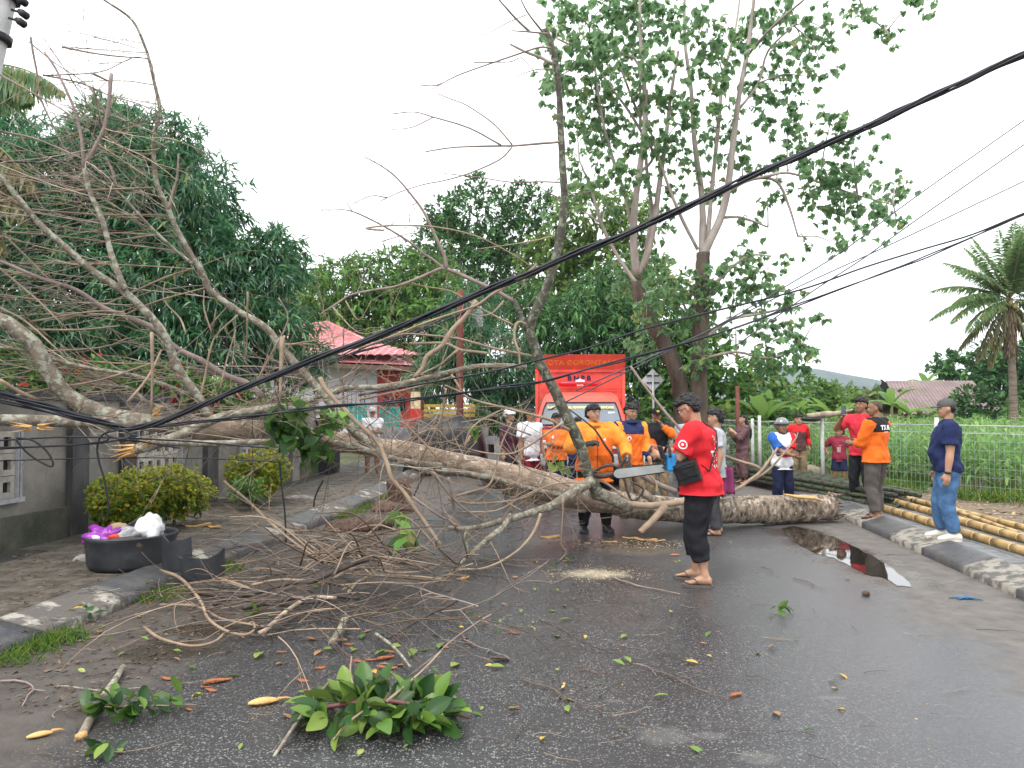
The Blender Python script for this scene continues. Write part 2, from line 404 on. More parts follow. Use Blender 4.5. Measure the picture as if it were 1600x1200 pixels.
# ---------------------------------------------------------------- kerbs
m_kblack = M('worn_black_paint', (.045,.048,.055), .5, c2=(.085,.083,.080), scale=6, bump=.4, bscale=45, spec=.5)
m_kwhite = M('flaking_white_paint', (.27,.25,.215), .8, c2=(.10,.095,.085), scale=9, bump=.6, bscale=40, sharp=(.46,.58))
m_kworn = M('worn_white_paint', (.11,.10,.09), .85, c2=(.34,.32,.28), scale=5, bump=.6, bscale=40, sharp=(.52,.60))
m_kbase = M('kerb_concrete', (.12,.115,.11), .8, var=.4, bump=.4)
def kerb(side, name, y0, y1):
    k = kr if side > 0 else kl
    mb = MB(); yy = np.linspace(y0, y1, 30)
    ring = []
    for y in yy:
        x = k(y); ring.append([(x+side*u, y, z) for u, z in ((.012,-.04),(.012,.045),(.35,.10),(.35,-.04))])
    mb.rings(ring); root = structure(mb.build(name, m_kbase, smooth=False))
    y = y0; i = 0; L_ = .93
    while y < y1 - L_:
        dished = i % 2 == 1
        b = MB(); n = 8; nu = 6
        top = []
        for a in range(n+1):
            t = a/n; row = []
            ye = y + .006 + t*(L_-.012)
            dip = (math.sin(math.pi*t)**1.2)*.028 if dished else -(math.sin(math.pi*t)**2)*.012
            for q in range(nu+1):
                uu = .004 + (q/nu)*.345
                z = .075 + (.150-.075)*min(1, (q/nu)/.8) - dip*math.sin(math.pi*min(1, q/nu*.9+.1)) + random.uniform(-.002,.002)
                row.append((k(ye)+side*uu, ye, z))
            top.append(row)
        vs = []; fs = []
        for row in top:
            vs.append((row[0][0]-side*.004, row[0][1], .0)); vs.extend(row); vs.append((row[-1][0], row[-1][1], .03))
        m = nu+3
        for a in range(n):
            for q in range(m-1): fs.append((a*m+q, a*m+q+1, (a+1)*m+q+1, (a+1)*m+q) if side < 0 else (a*m+q, (a+1)*m+q, (a+1)*m+q+1, a*m+q+1))
        fs.append(tuple(range(m)) if side > 0 else tuple(range(m-1,-1,-1))); e0 = n*m
        fs.append(tuple(range(e0+m-1, e0-1, -1)) if side > 0 else tuple(range(e0, e0+m)))
        b.add(vs, fs)
        c = b.build('kerb_block', (m_kwhite if side > 0 else m_kworn) if dished else m_kblack, parent=root, smooth=True)
        y += L_; i += 1
    return root
kerb(1, 'kerb_right', 3.6, 23)
kerb(-1, 'kerb_left', 2.4, 20)
# ---------------------------------------------------------------- puddle
def flat_poly(name, pts, z, mat):
    mb = MB(); mb.add([(p.x, p.y, z) for p in pts], [tuple(range(len(pts)))]); return mb.build(name, mat, smooth=False)
m_pud = M('puddle_water', (.022,.017,.013), .03, var=.2, scale=3, spec=.6)
pp = [(1228,836),(1222,826),(1240,822),(1262,826),(1280,834),(1312,842),(1340,858),(1372,874),(1396,890),(1418,908),(1424,918),(1404,916),(1384,905),(1352,897),(1330,886),(1302,872),(1278,866),(1256,856),(1240,846)]
pts = []
for i in range(len(pp)):
    a, b = pp[i], pp[(i+1) % len(pp)]
    for t in (0, .33, .66): pts.append(G(a[0]+(b[0]-a[0])*t+random.uniform(-2,2), a[1]+(b[1]-a[1])*t+random.uniform(-1,1)))
tag(flat_poly('puddle', pts, .004, m_pud), kind='structure')
# ---------------------------------------------------------------- hills far off, blue with the air
m_hill = M('far_forest', (.035,.055,.03), .95, var=.4, scale=.02)
def hill(name, pts, d, depth):
    mb = MB(); rows = []
    n = len(pts)
    for k, (f, dd) in enumerate(((0, -depth), (.55, -depth*.5), (1, 0), (.6, depth*.5), (0, depth))):
        rows.append([(P(px, py, d).x, d+dd, max(-6, (P(px, py, d).z)*f + (random.uniform(-2,2) if f else -6))) for px, py in pts])
    fs = []; vs = [v for r in rows for v in r]
    for a in range(4):
        for j in range(n-1): fs.append((a*n+j, a*n+j+1, (a+1)*n+j+1, (a+1)*n+j))
    mb.add(vs, fs); return structure(mb.build(name, m_hill))
hill('hills', [(900,636),(980,618),(1060,604),(1130,590),(1185,577),(1225,572),(1255,573),(1290,577),(1325,586),(1360,592),(1400,600),(1450,606),(1520,618),(1600,624),(1700,636)], 1450, 220)
# air between here and the hills
mh = bpy.data.materials.new('air_haze'); mh.use_nodes = True; t_ = mh.node_tree; t_.nodes.clear(); pv = t_.nodes.new('ShaderNodeVolumePrincipled'); pv.inputs['Color'].default_value = (.74,.87,1,1); pv.inputs['Density'].default_value = .00026; pv.inputs['Anisotropy'].default_value = .15
mo_ = t_.nodes.new('ShaderNodeOutputMaterial'); t_.links.new(pv.outputs[0], mo_.inputs['Volume'])
mb = MB(); mb.box((0,790,42),(3440,1860,86.1)); tag(mb.build('haze', mh, smooth=False), kind='stuff')
# ================================================================ LEFT WALL
m_wall = M('stained_render', (.26,.245,.22), .85, c2=(.13,.125,.11), scale=1.6, bump=.3, bscale=30, detail=8)
m_wdark = M('black_mould_streak', (.035,.037,.042), .8, c2=(.10,.10,.095), scale=3, bump=.3, stretch=(1,1,.35))
m_wplinth = M('mossy_plinth', (.11,.105,.085), .9, c2=(.045,.05,.035), scale=3, bump=.5)
m_wcap = M('dark_coping', (.06,.062,.065), .8, var=.5, bump=.4)
m_wframe = M('grey_white_frame', (.42,.43,.46), .7, c2=(.24,.24,.25), scale=5, bump=.2)
m_block = M('vent_block', (.36,.34,.30), .85, var=.3, scale=6, bump=.3)
m_hole = M('dark_hole', (.015,.015,.015), .9)
W = thing('garden_wall', 'grey rendered wall with dark stained pillars and vent block panels', 'wall', (ws(8), 8, .08))
AW = -math.atan(.1); RW = Matrix.Rotation(AW, 3, 'Z')
# along-wall coordinate q (metres from y=8), out-of-wall coordinate o (towards the road)
def WP(q, o, z): v = RW @ Vector((o, q, 0)); return (v.x, v.y, z)
def wbox(name, q0, q1, o0, o1, z0, z1, mat, parent=W):
    mb = MB(); mb.add([WP(q, o, z) for z in (z0,z1) for q in (q0,q1) for o in (o0,o1)], [(0,2,3,1),(4,5,7,6),(0,1,5,4),(2,6,7,3),(0,4,6,2),(1,3,7,5)]); return mb.build(name, mat, parent=parent, smooth=False)
def qpx(px, o=0):     # along-wall place seen at pixel column px
    dx = (px-800)/F
    # x = ws(8)+ o + .0998q ; y = 8+.995q
    return (dx*8 - ws(8) - o)/(.0998 - dx*.995)
wbox('wall', -4.6, 9.2, -.16, 0, -.1, 1.62, m_wall)
wbox('plinth', -4.6, 9.2, .003, .07, -.1, .36, m_wplinth)
wbox('coping', -4.62, 9.22, -.20, .05, 1.622, 1.72, m_wcap)
for a, b, mt in ((105,131,m_wdark),(131,152,m_wall),(187,206,m_wdark),(318,330,m_wdark),(335,352,m_wall),(452,463,m_wall)):
    wbox('pillar', qpx(a), qpx(b), .002, .09, -.1, 1.60, mt)
wbox('pillar', -2.3, -2.0, .002, .09, -.1, 1.60, m_wdark)
def vent(q0, q1, z0, z1):
    fr = wbox('vent_frame', q0, q0+.09, .002, .06, z0, z1, m_wframe)
    wbox('side_frame', q1-.09, q1, .002, .06, z0, z1, m_wframe, fr)
    for dq in (.035, .07):
        wbox('moulding', q0+dq, q0+dq+.012, .061, .075, z0, z1, m_wframe, fr); wbox('moulding', q1-dq-.012, q1-dq, .061, .075, z0, z1, m_wframe, fr)
    wbox('sill', q0-.02, q1+.02, .002, .08, z0-.05, z0-.002, m_wframe, fr)
    wbox('backing', q0+.09, q1-.09, .001, .006, z0, z1, m_hole, fr)
    nq = max(3, int((q1-q0-.18)/.19)); nz = int((z1-z0)/.19); cw = (q1-q0-.18)/nq; ch = (z1-z0)/nz
    for i in range(nq):
        for j in range(nz):
            a, z = q0+.09+i*cw, z0+j*ch
            mb = MB()
            def bx(qa, qb, za, zb): mb.add([WP(q, o, zz) for zz in (za,zb) for q in (qa,qb) for o in (.006,.045)], [(0,2,3,1),(4,5,7,6),(0,1,5,4),(2,6,7,3),(0,4,6,2),(1,3,7,5)])
            e = .003; bq, bz = cw*.27, ch*.27
            bx(a+e, a+cw-e, z+e, z+bz); bx(a+e, a+cw-e, z+ch-bz, z+ch-e); bx(a+e, a+bq, z+bz, z+ch-bz); bx(a+cw-bq, a+cw-e, z+bz, z+ch-bz)
            mb.build('vent_block', m_block, parent=fr, smooth=False)
vent(qpx(-75), qpx(30), .56, 1.28)
vent(qpx(205), qpx(281), .62, 1.28)
vent(qpx(372), qpx(446), .62, 1.28)
# black gate block at the far end of the wall
mb = MB(); mb.box((0,0,.62), (.35,.9,1.24)); mb.box((0,0,1.28), (.5,1.05,.08)); mb.box((.2,0,.55),(.04,.6,.9))
g = P(512, 715, 17.6); t = thing('gate_pier', 'black painted gate pier at the far end of the grey wall', 'gate pier', (g.x, g.y, .06)); mb.build('pier', M('black_pier', (.02,.02,.025), .6), parent=t, smooth=False)
# ================================================================ RED ROOFED HOUSE
m_rtile = M('glazed_red_tile', (.50,.20,.21), .22, c2=(.40,.12,.13), scale=4, bump=.1, spec=.6, island=.15)
m_hwhite = M('house_white_wall', (.62,.60,.66), .8, var=.15, scale=1)
m_hred = M('house_red_wall', (.50,.07,.06), .8, var=.25, scale=1)
m_soffit = M('brown_soffit', (.16,.10,.07), .8, var=.3)
m_dkred = M('dark_red_panel', (.16,.03,.04), .7, var=.4, scale=2)
H0 = P(600, 690, 28); hx, hy = H0.x, 28
HS = thing('house', 'house with glazed red tile roof, white side wall and red gable wall', 'house', (hx, hy, 0))
def hb(name, x0, x1, y0, y1, z0, z1, mat, parent=HS):
    mb = MB(); mb.box(((x0+x1)/2,(y0+y1)/2,(z0+z1)/2), (x1-x0,y1-y0,z1-z0)); return mb.build(name, mat, parent=parent, smooth=False)
# white wall x: px 535..592, red wall 592..655 (both face the road)
xw0, xm, xr = (535-600)/F*28, (589-600)/F*28, (640-600)/F*28
hb('white_wall', -6, xm, 0, 6, 0, 3.12, m_hwhite)
hb('red_wall', xm+.003, xr, -.03, 6, 0, 3.02, m_hred)
wn = hb('window', xm+.25, xm+.75, -.07, -.033, 1.05, 2.05, m_dkred); hb('window_bar', xm+.49, xm+.51, -.075, -.071, 1.05, 2.05, m_hwhite, wn)
hb('window', xm+.85, xm+1.05, -.07, -.033, 1.5, 2.0, m_hole)
# hip roof: ridge on the left, long hip edge running down to the right
apex0, apex1 = Vector((-6.5, 3.2, 4.75)), Vector(((478-600)/F*28, 3.2, (638-503)/F*31+1.6))
eR, eL = Vector(((660-600)/F*28, -.9, 2.95)), Vector((-6.5, -.9, 2.55))
eR.z = 1.6 + (638-572)/F*27.1; eL = Vector((-6.8, -.9, 1.6 + (638-556)/F*27.1))
eRb = Vector((eR.x, 7.5, eR.z))
mb = MB(); mb.add([eL, eR, apex1, apex0, eRb, (-6.8,7.5,eL.z)], [(0,1,2,3),(1,4,2),(4,5,3,2)])
mb2 = MB(); mb2.add([tuple(Vector(v)+Vector((0,0,-.10))) for v in (eL, eR, apex1, apex0, eRb, (-6.8,7.5,eL.z))], [(3,2,1,0),(2,4,1),(2,3,5,4),(0,1,4,5)])
rf = mb2.build('roof', m_soffit, parent=HS, smooth=False)
mb.v = [(x, y, z+.02) for x, y, z in mb.v]; mb.build('roof_skin', m_rtile, parent=rf, smooth=False)
# rows of curved tiles on the front slope: each course a stepped wavy band of separate pans
nrow = 15
tl = MB(); hi_ = MB()
cnt = 0
tp = None
for r_ in range(nrow):
    t0, t1 = r_/nrow, (r_+1.12)/nrow
    a = eL.lerp(apex0, t0); b = eR.lerp(apex1, t0); c = eL.lerp(apex0, min(1, t1)); d = eR.lerp(apex1, min(1, t1))
    xs = np.arange(a.x, b.x, .30)
    for x in xs:
        if x + .3 > b.x - .02 or x < -3.9: continue
        mb = MB(); rows = []
        for q, t in ((.07, 0), (.035, 1)):
            base = a.lerp(c, t); 
            row = []
            for k in range(5):
                u = k/4; hgt = .05*math.sin(math.pi*u)**1.0
                row.append((x + .30*u, base.y - .0, base.z + hgt + q))
            rows.append(row)
        rows.insert(0, [(p[0], p[1], p[2]-.06) for p in rows[0]])
        vs = [p for rw in rows for p in rw]; fs = [(i*5+j, i*5+j+1, (i+1)*5+j+1, (i+1)*5+j) for i in range(2) for j in range(4)]
        if cnt < 290: 
            mb.add(vs, fs); mb.build('tile', m_rtile, parent=rf)
        else: tl.add(vs, fs)
        cnt += 1
if tl.v: tag(tl.build('tiles', m_rtile, parent=rf), kind='stuff')
mb = MB(); mb.tube([(*eR, .09), (*apex1, .09), (*apex0, .09)], 8); mb.build('ridge', m_rtile, parent=rf)
mb = MB(); mb.box(((eL.x+eR.x)/2, -.93, (eL.z+eR.z)/2-.12), (eR.x-eL.x, .05, .16), Matrix.Rotation(math.atan2(eR.z-eL.z, eR.x-eL.x)*-1, 3, 'Y')); mb.build('fascia', m_soffit, parent=rf, smooth=False)
# iron balcony rack in front of the white wall
m_iron = M('dark_iron', (.03,.03,.035), .5, metal=.4)
def frame_thing(name, label, cat, px0, px1, py0, py1, d, mat, bars=0, r=.015):
    a, b = P(px0, py1, d), P(px1, py0, d); t = thing(name, label, cat, (a.x, d, a.z)); w_, h_ = b.x-a.x, b.z-a.z
    mb = MB()
    for x in (0, w_): mb.box((x,0,h_/2), (r*2,r*2,h_))
    for z in (0, h_): mb.box((w_/2,0,z), (w_+r*2,r*1.8,r*2))
    mb.build('frame', mat, parent=t, smooth=False)
    for i in range(bars):
        mb = MB(); mb.box((w_*(i+1)/(bars+1),0,h_/2), (r*1.4,r*1.2,h_)); mb.build('bar', mat, parent=t, smooth=False)
    return t, w_, h_
frame_thing('metal_rack', 'thin black metal rack standing before the white house wall', 'rack', 536, 570, 612, 640, 26, m_iron, 4, .012)
# teal fence panels, slabs, tarpaulin, signs at the left of the truck
m_teal = M('teal_paint', (.03,.30,.27), .6, var=.3)
for k, (a, b) in enumerate(((538,572),(594,624))):
    t, w_, h_ = frame_thing('teal_panel', ('teal green panel left of the man in the pale cap','teal green panel right of the man in the pale cap')[k], 'panel', a, b, 634+3*k, 668, 23, m_teal, 0, .03)
    for i in range(5):
        mb = MB(); mb.box((w_*(i+.5)/5, .01, h_/2), (w_/5-.02, .02, h_-.06)); mb.build('board', m_teal, parent=t, smooth=False)
m_conc = M('grey_concrete', (.24,.26,.28), .8, var=.3, scale=3, bump=.3)
m_tarp = M('black_tarpaulin', (.012,.013,.016), .45, var=.5, scale=4, bump=.6, bscale=6)
t0 = P(652, 712, 19.5)
t = thing('low_block_wall', 'low wall of grey concrete blocks behind the fallen trunk', 'wall', (t0.x-1.3, 19.6, 0))
for r_ in range(5):
    for k in range(8):
        mb = MB(); mb.box((k*.42+(r_%2)*.21, 0, .11+r_*.22), (.41,.16,.21)); mb.build('block', m_conc, parent=t, smooth=False)
def draped(label, px0, px1, py0, py1, d, depth, nm='tarpaulin_stall', cat='covered stall', bumps=3):
    a, b = P(px0, py1, d), P(px1, py0, d); t = thing(nm, label, cat, (a.x, d, 0)); w_ = b.x-a.x
    mb = MB(); n, m = 18, 12; vs = []; fs = []
    for i in range(n+1):
        for j in range(m+1):
            u, v = i/n, j/m
            z = (b.z-.05)*min(1, (math.sin(math.pi*u)*1.9+.0))**.6*(min(1, math.sin(math.pi*v)*2.2))**.7 + .06*math.sin(u*9+v*5)+ .04*math.sin(u*23)
            vs.append((u*w_, (v-.5)*depth, max(0, z)))
    for i in range(n):
        for j in range(m): fs.append((i*(m+1)+j, (i+1)*(m+1)+j, (i+1)*(m+1)+j+1, i*(m+1)+j+1))
    mb.add(vs, fs); mb.build('tarpaulin', m_tarp, parent=t)
    for k in (0.1, .9):
        mb = MB(); mb.tube([(w_*k, -depth*.3, 0, .025), (w_*k, -depth*.3, b.z*.8, .025)], 6); mb.build('post', m_iron, parent=t)
draped('heap under a black tarpaulin behind the fallen trunk', 634, 765, 650, 726, 18.4, 1.4)
# yellow slatted bench back
m_yel = M('faded_yellow_paint', (.42,.30,.06), .7, var=.35, scale=4)
a, b = P(662, 664, 21), P(742, 634, 21); t = thing('slatted_cart', 'faded yellow slatted cart side under the trees beside the red post', 'cart', (a.x, 21, 0))
for i in range(5):
    mb = MB(); mb.box(((b.x-a.x)/2, 0, a.z+i*(b.z-a.z)/4), (b.x-a.x, .03, .085)); mb.build('slat', m_yel, parent=t, smooth=False)
for x in (.05, (b.x-a.x)-.05):
    mb = MB(); mb.box((x, .04, b.z/2), (.07,.05,b.z)); mb.build('leg', m_yel, parent=t, smooth=False)
# red and cream hanging sign
m_redp = M('red_print', (.55,.04,.03), .6, var=.15); m_cream = M('cream_print', (.65,.55,.33), .7, var=.25, scale=6)
a, b = P(642, 656, 20.5), P(657, 612, 20.5); t = thing('upright_sign', 'narrow cream sign with a red lower half by the house', 'sign', (a.x, 20.5, 0)); w_ = b.x-a.x; h_ = b.z-a.z
mb = MB(); mb.box((w_/2,0,a.z+h_*.70), (w_,.06,h_*.6)); mb.build('cream_board', m_cream, parent=t, smooth=False)
mb = MB(); mb.box((w_/2,-.005,a.z+h_*.2), (w_*1.05,.07,h_*.4)); mb.build('red_board', m_redp, parent=t, smooth=False)
mb = MB(); mb.tube([(w_/2,.06,0,.03),(w_/2,.06,b.z,.03)], 6); mb.build('post', m_iron, parent=t)
# reddish post
m_rust = M('rusty_red_post', (.16,.055,.04), .8, var=.4, scale=3, bump=.3)
a = P(718, 735, 18.9); mb = MB(); mb.tube(spline([(0,0,-.02,.10),(.01,0,1.2,.095),(0,0,2.4,.09),(.02,0,4.6,.08)], 3), 8, jit=.05)
t = thing('wooden_post', 'tall reddish brown post rising beside the yellow slatted cart', 'post', (a.x, 18.9, 0)); mb.build('pole', m_rust, parent=t)
mb = MB(); mb.tube([(.05,-.02,.55,.11),(.05,-.02,.62,.11)], 8); mb.build('band', m_iron, parent=t)
# slim grey electricity pole with an insulator box among the trees
a = P(746, 720, 24); t = thing('electricity_pole', 'slim grey pole with an insulator rack among the dark trees', 'pole', (a.x, 24, 0))
mb = MB(); mb.tube([(0,0,0,.09),(0,0,4.9,.07)], 8); mb.build('pole', m_conc, parent=t)
mb = MB(); mb.box((0,-.12,4.45),(.36,.12,.5)); mb.tube([(-.1,-.12,4.7,.05),(-.1,-.12,4.95,.03)],6); mb.tube([(.1,-.12,4.7,.05),(.1,-.12,4.95,.03)],6); mb.build('insulator', m_wframe, parent=t, smooth=False)
# ================================================================ RED TRUCK
m_tred = M('truck_red_paint', (.72,.055,.035), .33, var=.28, scale=2.5, spec=.5)
m_tpink = M('faded_red_paint', (.72,.10,.07), .4, var=.15, scale=2)
m_cowl = M('deep_red_paint', (.55,.015,.03), .3, var=.1)
m_glass = M('windscreen_glass', (.10,.13,.16), .04, var=.3, scale=1, spec=.8, coat=1)
m_black = M('black_rubber', (.02,.02,.022), .7, var=.3)
m_white = M('white_print', (.8,.8,.78), .6, var=.06)
m_lamp = M('lamp_glass', (.55,.58,.60), .15, var=.1)
m_orgp = M('faded_orange_print', (.75,.27,.045), .7, var=.25, scale=12)
m_navyp = M('dark_print', (.02,.015,.06), .6)
m_yelp = M('yellow_print', (.80,.72,.28), .6, var=.12)
TD = 16.0; TX = (907-800)/F*TD
T = thing('box_truck', 'red disaster agency box truck parked facing the fallen tree', 'truck', (TX, TD, 0), A0*0+math.radians(-4.5))
s = TD/F                                   # metres per photo pixel on the truck's front
zt = lambda py: CAMH + (638-py)*s
W2 = 73*s
def tb(name, c, size, mat, parent=T, bev=0, rot=None, taper=1):
    mb = MB(); mb.box(c, size, rot, taper=taper); o = mb.build(name, mat, parent=parent, smooth=False)
    if bev:
        b = o.modifiers.new('bevel', 'BEVEL'); b.width = bev; b.segments = 3
    return o
# cargo box, its front header leaning out over the cab
box = tb('cargo_box', (0, 2.75, (zt(560)+.62)/2+.02), (2*W2, 3.9, zt(560)-.62), m_tred, bev=.03)
for k in range(6):
    z = zt(580) - k*.062*1.0
    if k in (2,3): continue
    tb('rib', (0, .795, z-.34), (2*W2-.1, .022, .03), m_tred, box)
mb = MB(); hh = zt(551)
mb.add([(-W2,.80,zt(578)),(W2,.80,zt(578)),(W2,.56,hh),(-W2,.56,hh),(-W2,.82,zt(578)),(W2,.82,zt(578)),(W2,.82,hh+.02),(-W2,.82,hh+.02)], [(0,1,2,3),(3,2,6,7),(0,3,7,4),(1,5,6,2),(0,4,5,1)])
hd = mb.build('header_panel', m_tpink, parent=T, smooth=False)
tb('header_rail', (0, .785, zt(577)), (2*W2+.02, .05, .07), m_tred, hd, .01)
tb('corner_rail', (-W2+.03, .78, (zt(578)+.7)/2), (.07,.05,zt(578)-.75), m_tpink, box, .01); tb('corner_rail', (W2-.03, .78, (zt(578)+.7)/2), (.07,.05,zt(578)-.75), m_tpink, box, .01)
def letter(txt, size, mat, parent, loc, rot, sx=1, spacing=1, name='lettering', bold=0):
    me = text_mesh(txt, size, .003, bold, sx, spacing); o = link(name, me, mat, parent, None, False); o.location = loc; o.rotation_euler = rot; return o
ln = math.atan2(.24, hh - zt(578))
letter('KOTA GORONTALO', .17, m_orgp, hd, (0, .672, (zt(578)+hh)/2+.01), (math.pi/2+ln, 0, 0), 1.0, 1.08, bold=.006)
letter('B N P B', .16, m_navyp, box, (-.02, .785, zt(589)+.0), (math.pi/2, 0, 0), 1.0, 1.0, bold=.006)
# wind deflector tube with its emblem
mb = MB(); mb.tube(spline([(-.46,.62,zt(598),.02),(-.40,.6,zt(598),.058),(0,.58,zt(598),.065),(.40,.6,zt(598),.058),(.46,.62,zt(598),.02)],4),10,rnd=True); df = mb.build('wind_deflector', m_cowl, parent=T)
mb = MB(); mb.add([(-.10,0,-.02),(.10,0,-.02),(.10,0,.02),(.05,0,.03),(0,0,.055),(-.05,0,.03),(-.10,0,.02)],[(0,1,2,3,4,5,6)]); o = mb.build('emblem', m_white, parent=df, smooth=False); o.location = (0,.505,zt(594))
letter('BNPB', .05, m_white, df, (0,.508,zt(601)), (math.pi/2,0,0), 1.2)
# cab
cz0, cz1 = .55, zt(613)
cw0, cw1 = 70*s, 56*s
def cabring(z, hw, yf, yb, n=9):
    # rounded-front plan: front bulges
    pts = []
    for i in range(n):
        u = -1+2*i/(n-1); pts.append((hw*u, yf + .10*abs(u)**4, z))
    pts += [(hw, yb, z), (-hw, yb, z)]
    return pts
mb = MB()
mb.rings([cabring(.50, cw0, -.62, .76), cabring(1.02, cw0+.01, -.66, .76), cabring(1.22, cw0, -.62, .76), cabring(zt(628), cw1+.05, -.24, .74), cabring(zt(618), cw1, -.14, .73), cabring(cz1, cw1-.10, .02, .70)])
cab = mb.build('cab', m_tpink, parent=T, smooth=True)
md = cab.modifiers.new('bevel','BEVEL'); md.width = .03; md.segments = 3; md.limit_method='ANGLE'; md.angle_limit = R(25)
def onfront(u, z, out=.012):
    """point on the sloping windscreen: u in -1..1"""
    z0, z1 = 1.22, zt(628); t = (z-z0)/(z1-z0); hw = cw0 + (cw1+.05-cw0)*t; yf = -.62 + (-.24+.62)*t
    return (hw*u, yf + .10*abs(u)**4 - out, z + out*.3)
mb = MB(); nU, nZ = 12, 4; zb, ztop = 1.27, zt(631); vs = []; fs = []
for j in range(nZ+1):
    for i in range(nU+1):
        u = (-1+2*i/nU)*.88; z = zb+(ztop-zb)*j/nZ
        # rounded corners
        if j in (0, nZ): u *= .97
        vs.append(onfront(u, z))
for j in range(nZ):
    for i in range(nU): fs.append((j*(nU+1)+i, j*(nU+1)+i+1, (j+1)*(nU+1)+i+1, (j+1)*(nU+1)+i))
mb.add(vs, fs); ws_ = mb.build('windscreen', m_glass, parent=T)
mb = MB(); loop = [onfront((-1+2*i/12)*.9, zb-.02, .008) for i in range(13)] + [onfront(.9, zb+(ztop-zb)*k/4, .008) for k in (1,2,3)] + [onfront((1-2*i/12)*.88, ztop+.02, .008) for i in range(13)] + [onfront(-.9, ztop-(ztop-zb)*k/4, .008) for k in (1,2,3)]
mb.tube([(*p, .018) for p in loop] + [(*loop[0], .018)], 6); mb.build('seal', m_black, parent=ws_)
sl_ = math.atan2(.38, zt(628)-1.22)
p = onfront(0, ztop-.085, .02); letter('BADAN NASIONAL PENANGGULANGAN BENCANA', .082, m_yelp, ws_, p, (math.pi/2-sl_*-1*-1, 0, 0), .72, 1.0, bold=.003)
p = onfront(.72, ztop-.19, .018); mb = MB(); mb.box((0,0,0), (.13,.004,.035)); o = mb.build('sticker', m_white, parent=ws_, smooth=False); o.location = p; o.rotation_euler = (-sl_,0,0)
for sx in (-1, 1):
    mb = MB(); mb.tube([(*onfront(sx*.15, zb, .03), .008), (*onfront(sx*.5-.1, zb+.35, .03), .006)], 5); mb.build('wiper', m_black, parent=ws_)
    hl = tb('headlight', (sx*(cw0-.24), -.70, .86), (.30,.07,.17), m_lamp, bev=.02); tb('indicator', (sx*(cw0-.05), -.66, .86), (.09,.06,.15), M('amber_lens', (.7,.25,.03), .2), bev=.01)
    mir = tb('mirror', (sx*(cw0+.16), -.55, 1.62), (.16,.06,.28), m_black, bev=.02); mb = MB(); mb.tube([(sx*cw0,-.45,1.9,.012),(sx*(cw0+.14),-.55,1.78,.012)],6); mb.build('mirror_arm', m_black, parent=mir)
    for yy in (-.05, 3.4):
        mb = MB(); mb.tube([(sx*(.80)-.11,yy,.39,.36),(sx*(.80)-.09,yy,.39,.39),(sx*(.80)+.09,yy,.39,.39),(sx*(.80)+.11,yy,.39,.36)], 20); wh = mb.build('wheel', m_black, parent=T)
        mb = MB(); mb.tube([(sx*.80-.115,yy,.39,.2),(sx*.80+.115,yy,.39,.2)], 14); mb.build('rim', m_wframe, parent=wh)
tb('grille', (0,-.675,.86), (.95,.05,.15), m_black, bev=.01); tb('bumper', (0,-.74,.55), (2*cw0,.14,.24), m_wframe, bev=.04); tb('chassis', (0,2.2,.5),(.8,5,.16), m_black)
letter('BNPB', .11, m_white, cab, (0,-.667,1.11), (math.pi/2,0,0))
# ================================================================ SIGN SEEN FROM BEHIND
m_sign = M('sign_back', (.62,.66,.68), .45, var=.08, metal=.2); m_gal = M('galvanised_post', (.42,.44,.45), .45, var=.15, metal=.5)
SD = 20.0; q = SD/F; sp_ = P(1020, 594, SD); S = thing('road_sign', 'pale diamond road sign seen from behind on a thin grey post', 'road sign', (sp_.x, SD, 0))
mb = MB(); hwid = 17.5*q; mb.rings([[(hwid,y,sp_.z),(0,y,sp_.z+hwid*1.05),(-hwid,y,sp_.z),(0,y,sp_.z-hwid*1.05)] for y in (.0,.012)]); mb.build('plate', m_sign, parent=S, smooth=False)
for dz in (.12, -.07):
    mb = MB(); mb.box((0,-.012,sp_.z+dz), (.34,.018,.035)); mb.build('bracket', m_black, parent=S, smooth=False)
mb = MB(); mb.tube([(0,-.045,0,.03),(0,-.045,sp_.z+.2,.03)],8); mb.build('post', m_gal, parent=S)
# ================================================================ FIELD FENCE
m_wire = M('pale_green_wire', (.30,.42,.36), .5, var=.15)
m_post = M('fence_post', (.45,.47,.44), .6, var=.2, bump=.2)
def fence(name, label, pts, h, posts):
    t = thing(name, label, 'fence', (*pts[0], .07)); o = Vector(pts[0])
    mb = MB(); top = MB()
    for a, b in zip(pts[:-1], pts[1:]):
        a, b = Vector(a)-o, Vector(b)-o; L_ = (b-a).length; d = (b-a)/L_
        for i in range(int(L_/.075)+1):
            p = a+d*i*.075; mb.tube([(p.x,p.y,0,.0028),(p.x,p.y,h,.0028)], 3, cap0=False, cap1=False)
        for z in np.arange(.08, h, .15): mb.tube([(a.x,a.y,z,.003),(b.x,b.y,z,.003)], 3)
        top.tube([(a.x,a.y,h,.011),(b.x,b.y,h,.011)], 6); top.tube([(a.x,a.y,h-.13,.006),(b.x,b.y,h-.13,.006)], 5)
    tag(mb.build('wire_mesh', m_wire, parent=t), kind='stuff'); top.build('top_rail', m_post, parent=t)
    for x, y, hh_ in posts:
        mb = MB(); mb.tube([(x-o.x,y-o.y,-.05,.038),(x-o.x,y-o.y,hh_,.036)], 8); mb.build('post', m_post, parent=t)
fpt = [(4.6,24),(5.45,17),(6.0,15.6),(7.1,13.5),(8.25,11.9),(10.6,8.6)]
fp = lambda px, d: (P(px,700,d).x, d, 1.38)
fence('wire_fence', 'pale welded wire fence along the edge of the corn field', fpt, 1.24, [(fpt[1][0],fpt[1][1],1.3), fp(1187,15.9), fp(1285,14.25), fp(1464,12.4), (fpt[5][0],fpt[5][1],1.3),(fpt[0][0],fpt[0][1],1.3)])
